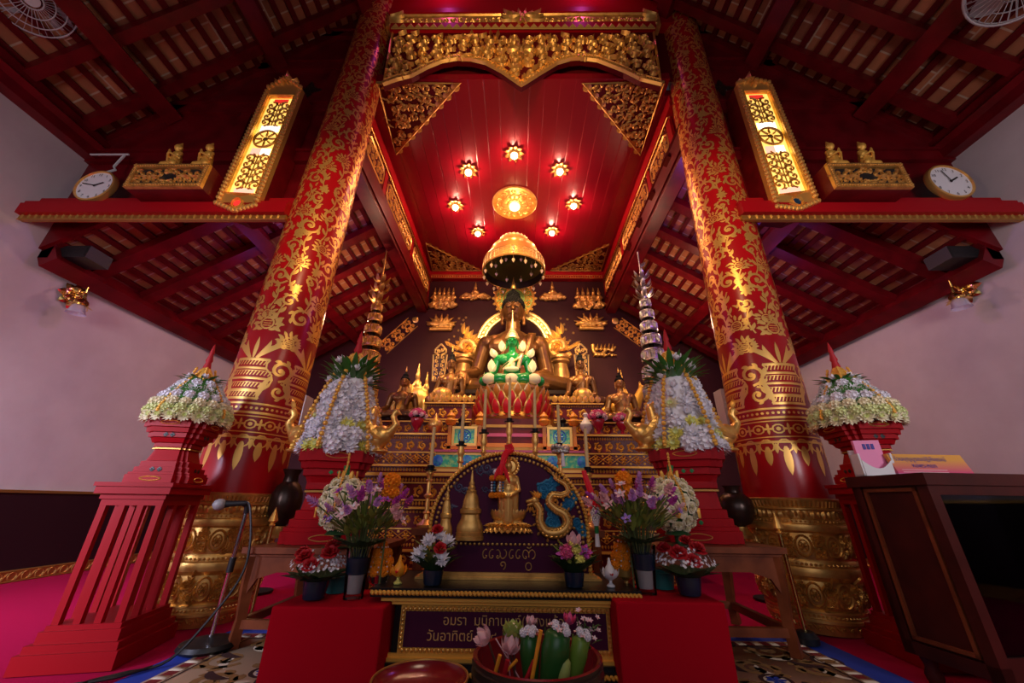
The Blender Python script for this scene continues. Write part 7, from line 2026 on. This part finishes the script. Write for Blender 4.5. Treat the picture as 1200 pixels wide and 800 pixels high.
stick('candle', 626, 790, 634, 738, 1.405, .0062, 'candle_orange', 'orange candle leaning among the leaf cones in the carved bowl', 'candle')
stick('candle', 583, 781, 586, 767, 1.45, .0062, 'candle_orange', 'short orange candle at the left inside of the carved bowl', 'candle')
stick('candle', 601, 783, 606, 773, 1.45, .0045, 'candle_orange', 'thin orange candle stub near the middle of the carved bowl', 'candle')
stick('firecracker', 593, 786, 595, 773, 1.45, .0075, 'petal_red', 'short red paper roll lying in the carved bowl', 'offering')
stick('candle', 621, 792, 626, 774, 1.44, .0068, 'petal_red', 'red candle end standing below the orange candle in the bowl', 'candle')
for i, (u, v, u2, v2) in enumerate(((581, 748, 600, 785), (589, 741, 592, 780), (593, 745, 596, 782), (606, 750, 616, 786), (612, 748, 614, 780))):
    stick('incense_stick', u2, v2, u, v, 1.52, .0022, 'stem_brown' if i % 2 else 'petal_palepink', ('brown' if i % 2 else 'pinkish')+' incense stick standing at the left of the carved bowl, '+('leaning far left', 'beside the cream bud', 'third from the left', 'right of the cream bud', 'farthest right')[i], 'incense stick', 'incense sticks in the carved bowl')
# ------------------------------------------------------------------ light
def area(name, loc, to, sx, sy, e, col, spread=180):
    l = bpy.data.lights.new(name, 'AREA'); l.shape = 'RECTANGLE'; l.size = sx; l.size_y = sy; l.energy = e; l.color = col; l.spread = R(spread)
    o = bpy.data.objects.new(name, l); COL.objects.link(o); o.location = loc
    o.rotation_euler = (Vector(to)-Vector(loc)).to_track_quat('-Z', 'Y').to_euler(); return o
def point(name, loc, e, col, r=.05):
    l = bpy.data.lights.new(name, 'POINT'); l.energy = e; l.color = col; l.shadow_soft_size = r
    o = bpy.data.objects.new(name, l); COL.objects.link(o); o.location = loc; return o
def spot(name, loc, to, e, col, ang, blend=.6, r=.06):
    l = bpy.data.lights.new(name, 'SPOT'); l.energy = e; l.color = col; l.spot_size = R(ang); l.spot_blend = blend; l.shadow_soft_size = r
    o = bpy.data.objects.new(name, l); COL.objects.link(o); o.location = loc
    o.rotation_euler = (Vector(to)-Vector(loc)).to_track_quat('-Z', 'Y').to_euler(); return o
WARM = (1, .66, .32); DAY = (.86, .82, 1.0); VIO = (.36, .14, 1.0)
w = bpy.data.worlds.new('dusk'); SC.world = w; w.use_nodes = True
w.node_tree.nodes['Background'].inputs[0].default_value = (.55, .50, .65, 1); w.node_tree.nodes['Background'].inputs[1].default_value = .03
# open doorway of the hall behind the visitor, and the side windows that light the walls and the carpet
area('doorway_daylight', (0, -2.6, 2.2), (0, 3, 1.2), 3.0, 2.4, 26, DAY)
area('window_daylight', (-2.6, -1.2, 1.6), (-4.5, 3.4, .9), .8, 1.2, 30, (.98, .86, .98), 120)
area('window_daylight', (2.6, -1.2, 1.6), (4.5, 3.4, 1.4), .8, 1.2, 32, (.98, .88, .95), 120)
area('left_floor_fill', (-3.7, -.9, 1.7), (-3.5, 2.7, 0), .7, .7, 60, (.70, .72, 1), 75)  # extra daylight put in to brighten the left carpet
for k, (x, y) in enumerate(LOTUS_LAMPS): point('lotus_lamp_light', (x, y, 5.125), 20, (1, .50, .34), .03)
point('rosette_light', (0, 4.76, 5.02), 10, WARM, .08)
# warm spotlights fixed behind the carved arch, aimed at the shrine
for x, tx, e in ((-1.2, -.5, 260), (1.25, .55, 260), (0.05, 0, 330)):
    spot('shrine_spot', (x, 3.0, 4.75), (tx, 5.6, 3.0), e, WARM, 66)
spot('shrine_low_spot', (-.5, 2.95, 4.6), (-.3, 4.0, 1.7), 190, WARM, 52, .9); spot('shrine_low_spot', (.5, 2.95, 4.6), (.3, 4.0, 1.7), 190, WARM, 52, .9)
# unseen warm lights before the columns, washing them and the arch
for s in (-1, 1): spot('column_spot', (s*.7, .7, 3.3), (s*1.95, 2.87, 3.1), 125, WARM, 52, .8)
spot('arch_spot', (0, 1.2, 4.4), (0, 2.75, 5.9), 85, WARM, 80)
spot('statue_fill', (0, .2, 2.9), (0, 5.5, 3.1), 330, WARM, 30); point('altar_fill', (0, 1.0, 2.4), 24, (1, .72, .50), .3)  # both added without a fixture, to fill the Buddha and the foreground
for s in (-1, 1):
    point('aisle_fill', (s*2.3, 5.0, 3.1), 32, (1, .58, .36), .06); point('violet_lamp', (s*.9, 2.45, 6.85), 4, (1, .12, .75), .05)  # the warm aisle light is added to brighten the roof tiles
    point('violet_lamp', (s*3.0, 4.3, 2.75), 5, VIO, .08); point('violet_lamp', (s*2.25, 3.45, 3.75), 16, VIO, .08)
vs = SC.view_settings
SC.display_settings.display_device = 'sRGB'
vs.view_transform = 'Standard'; vs.look = 'None'; vs.gamma = 1; vs.exposure = 0; vs.use_curve_mapping = False
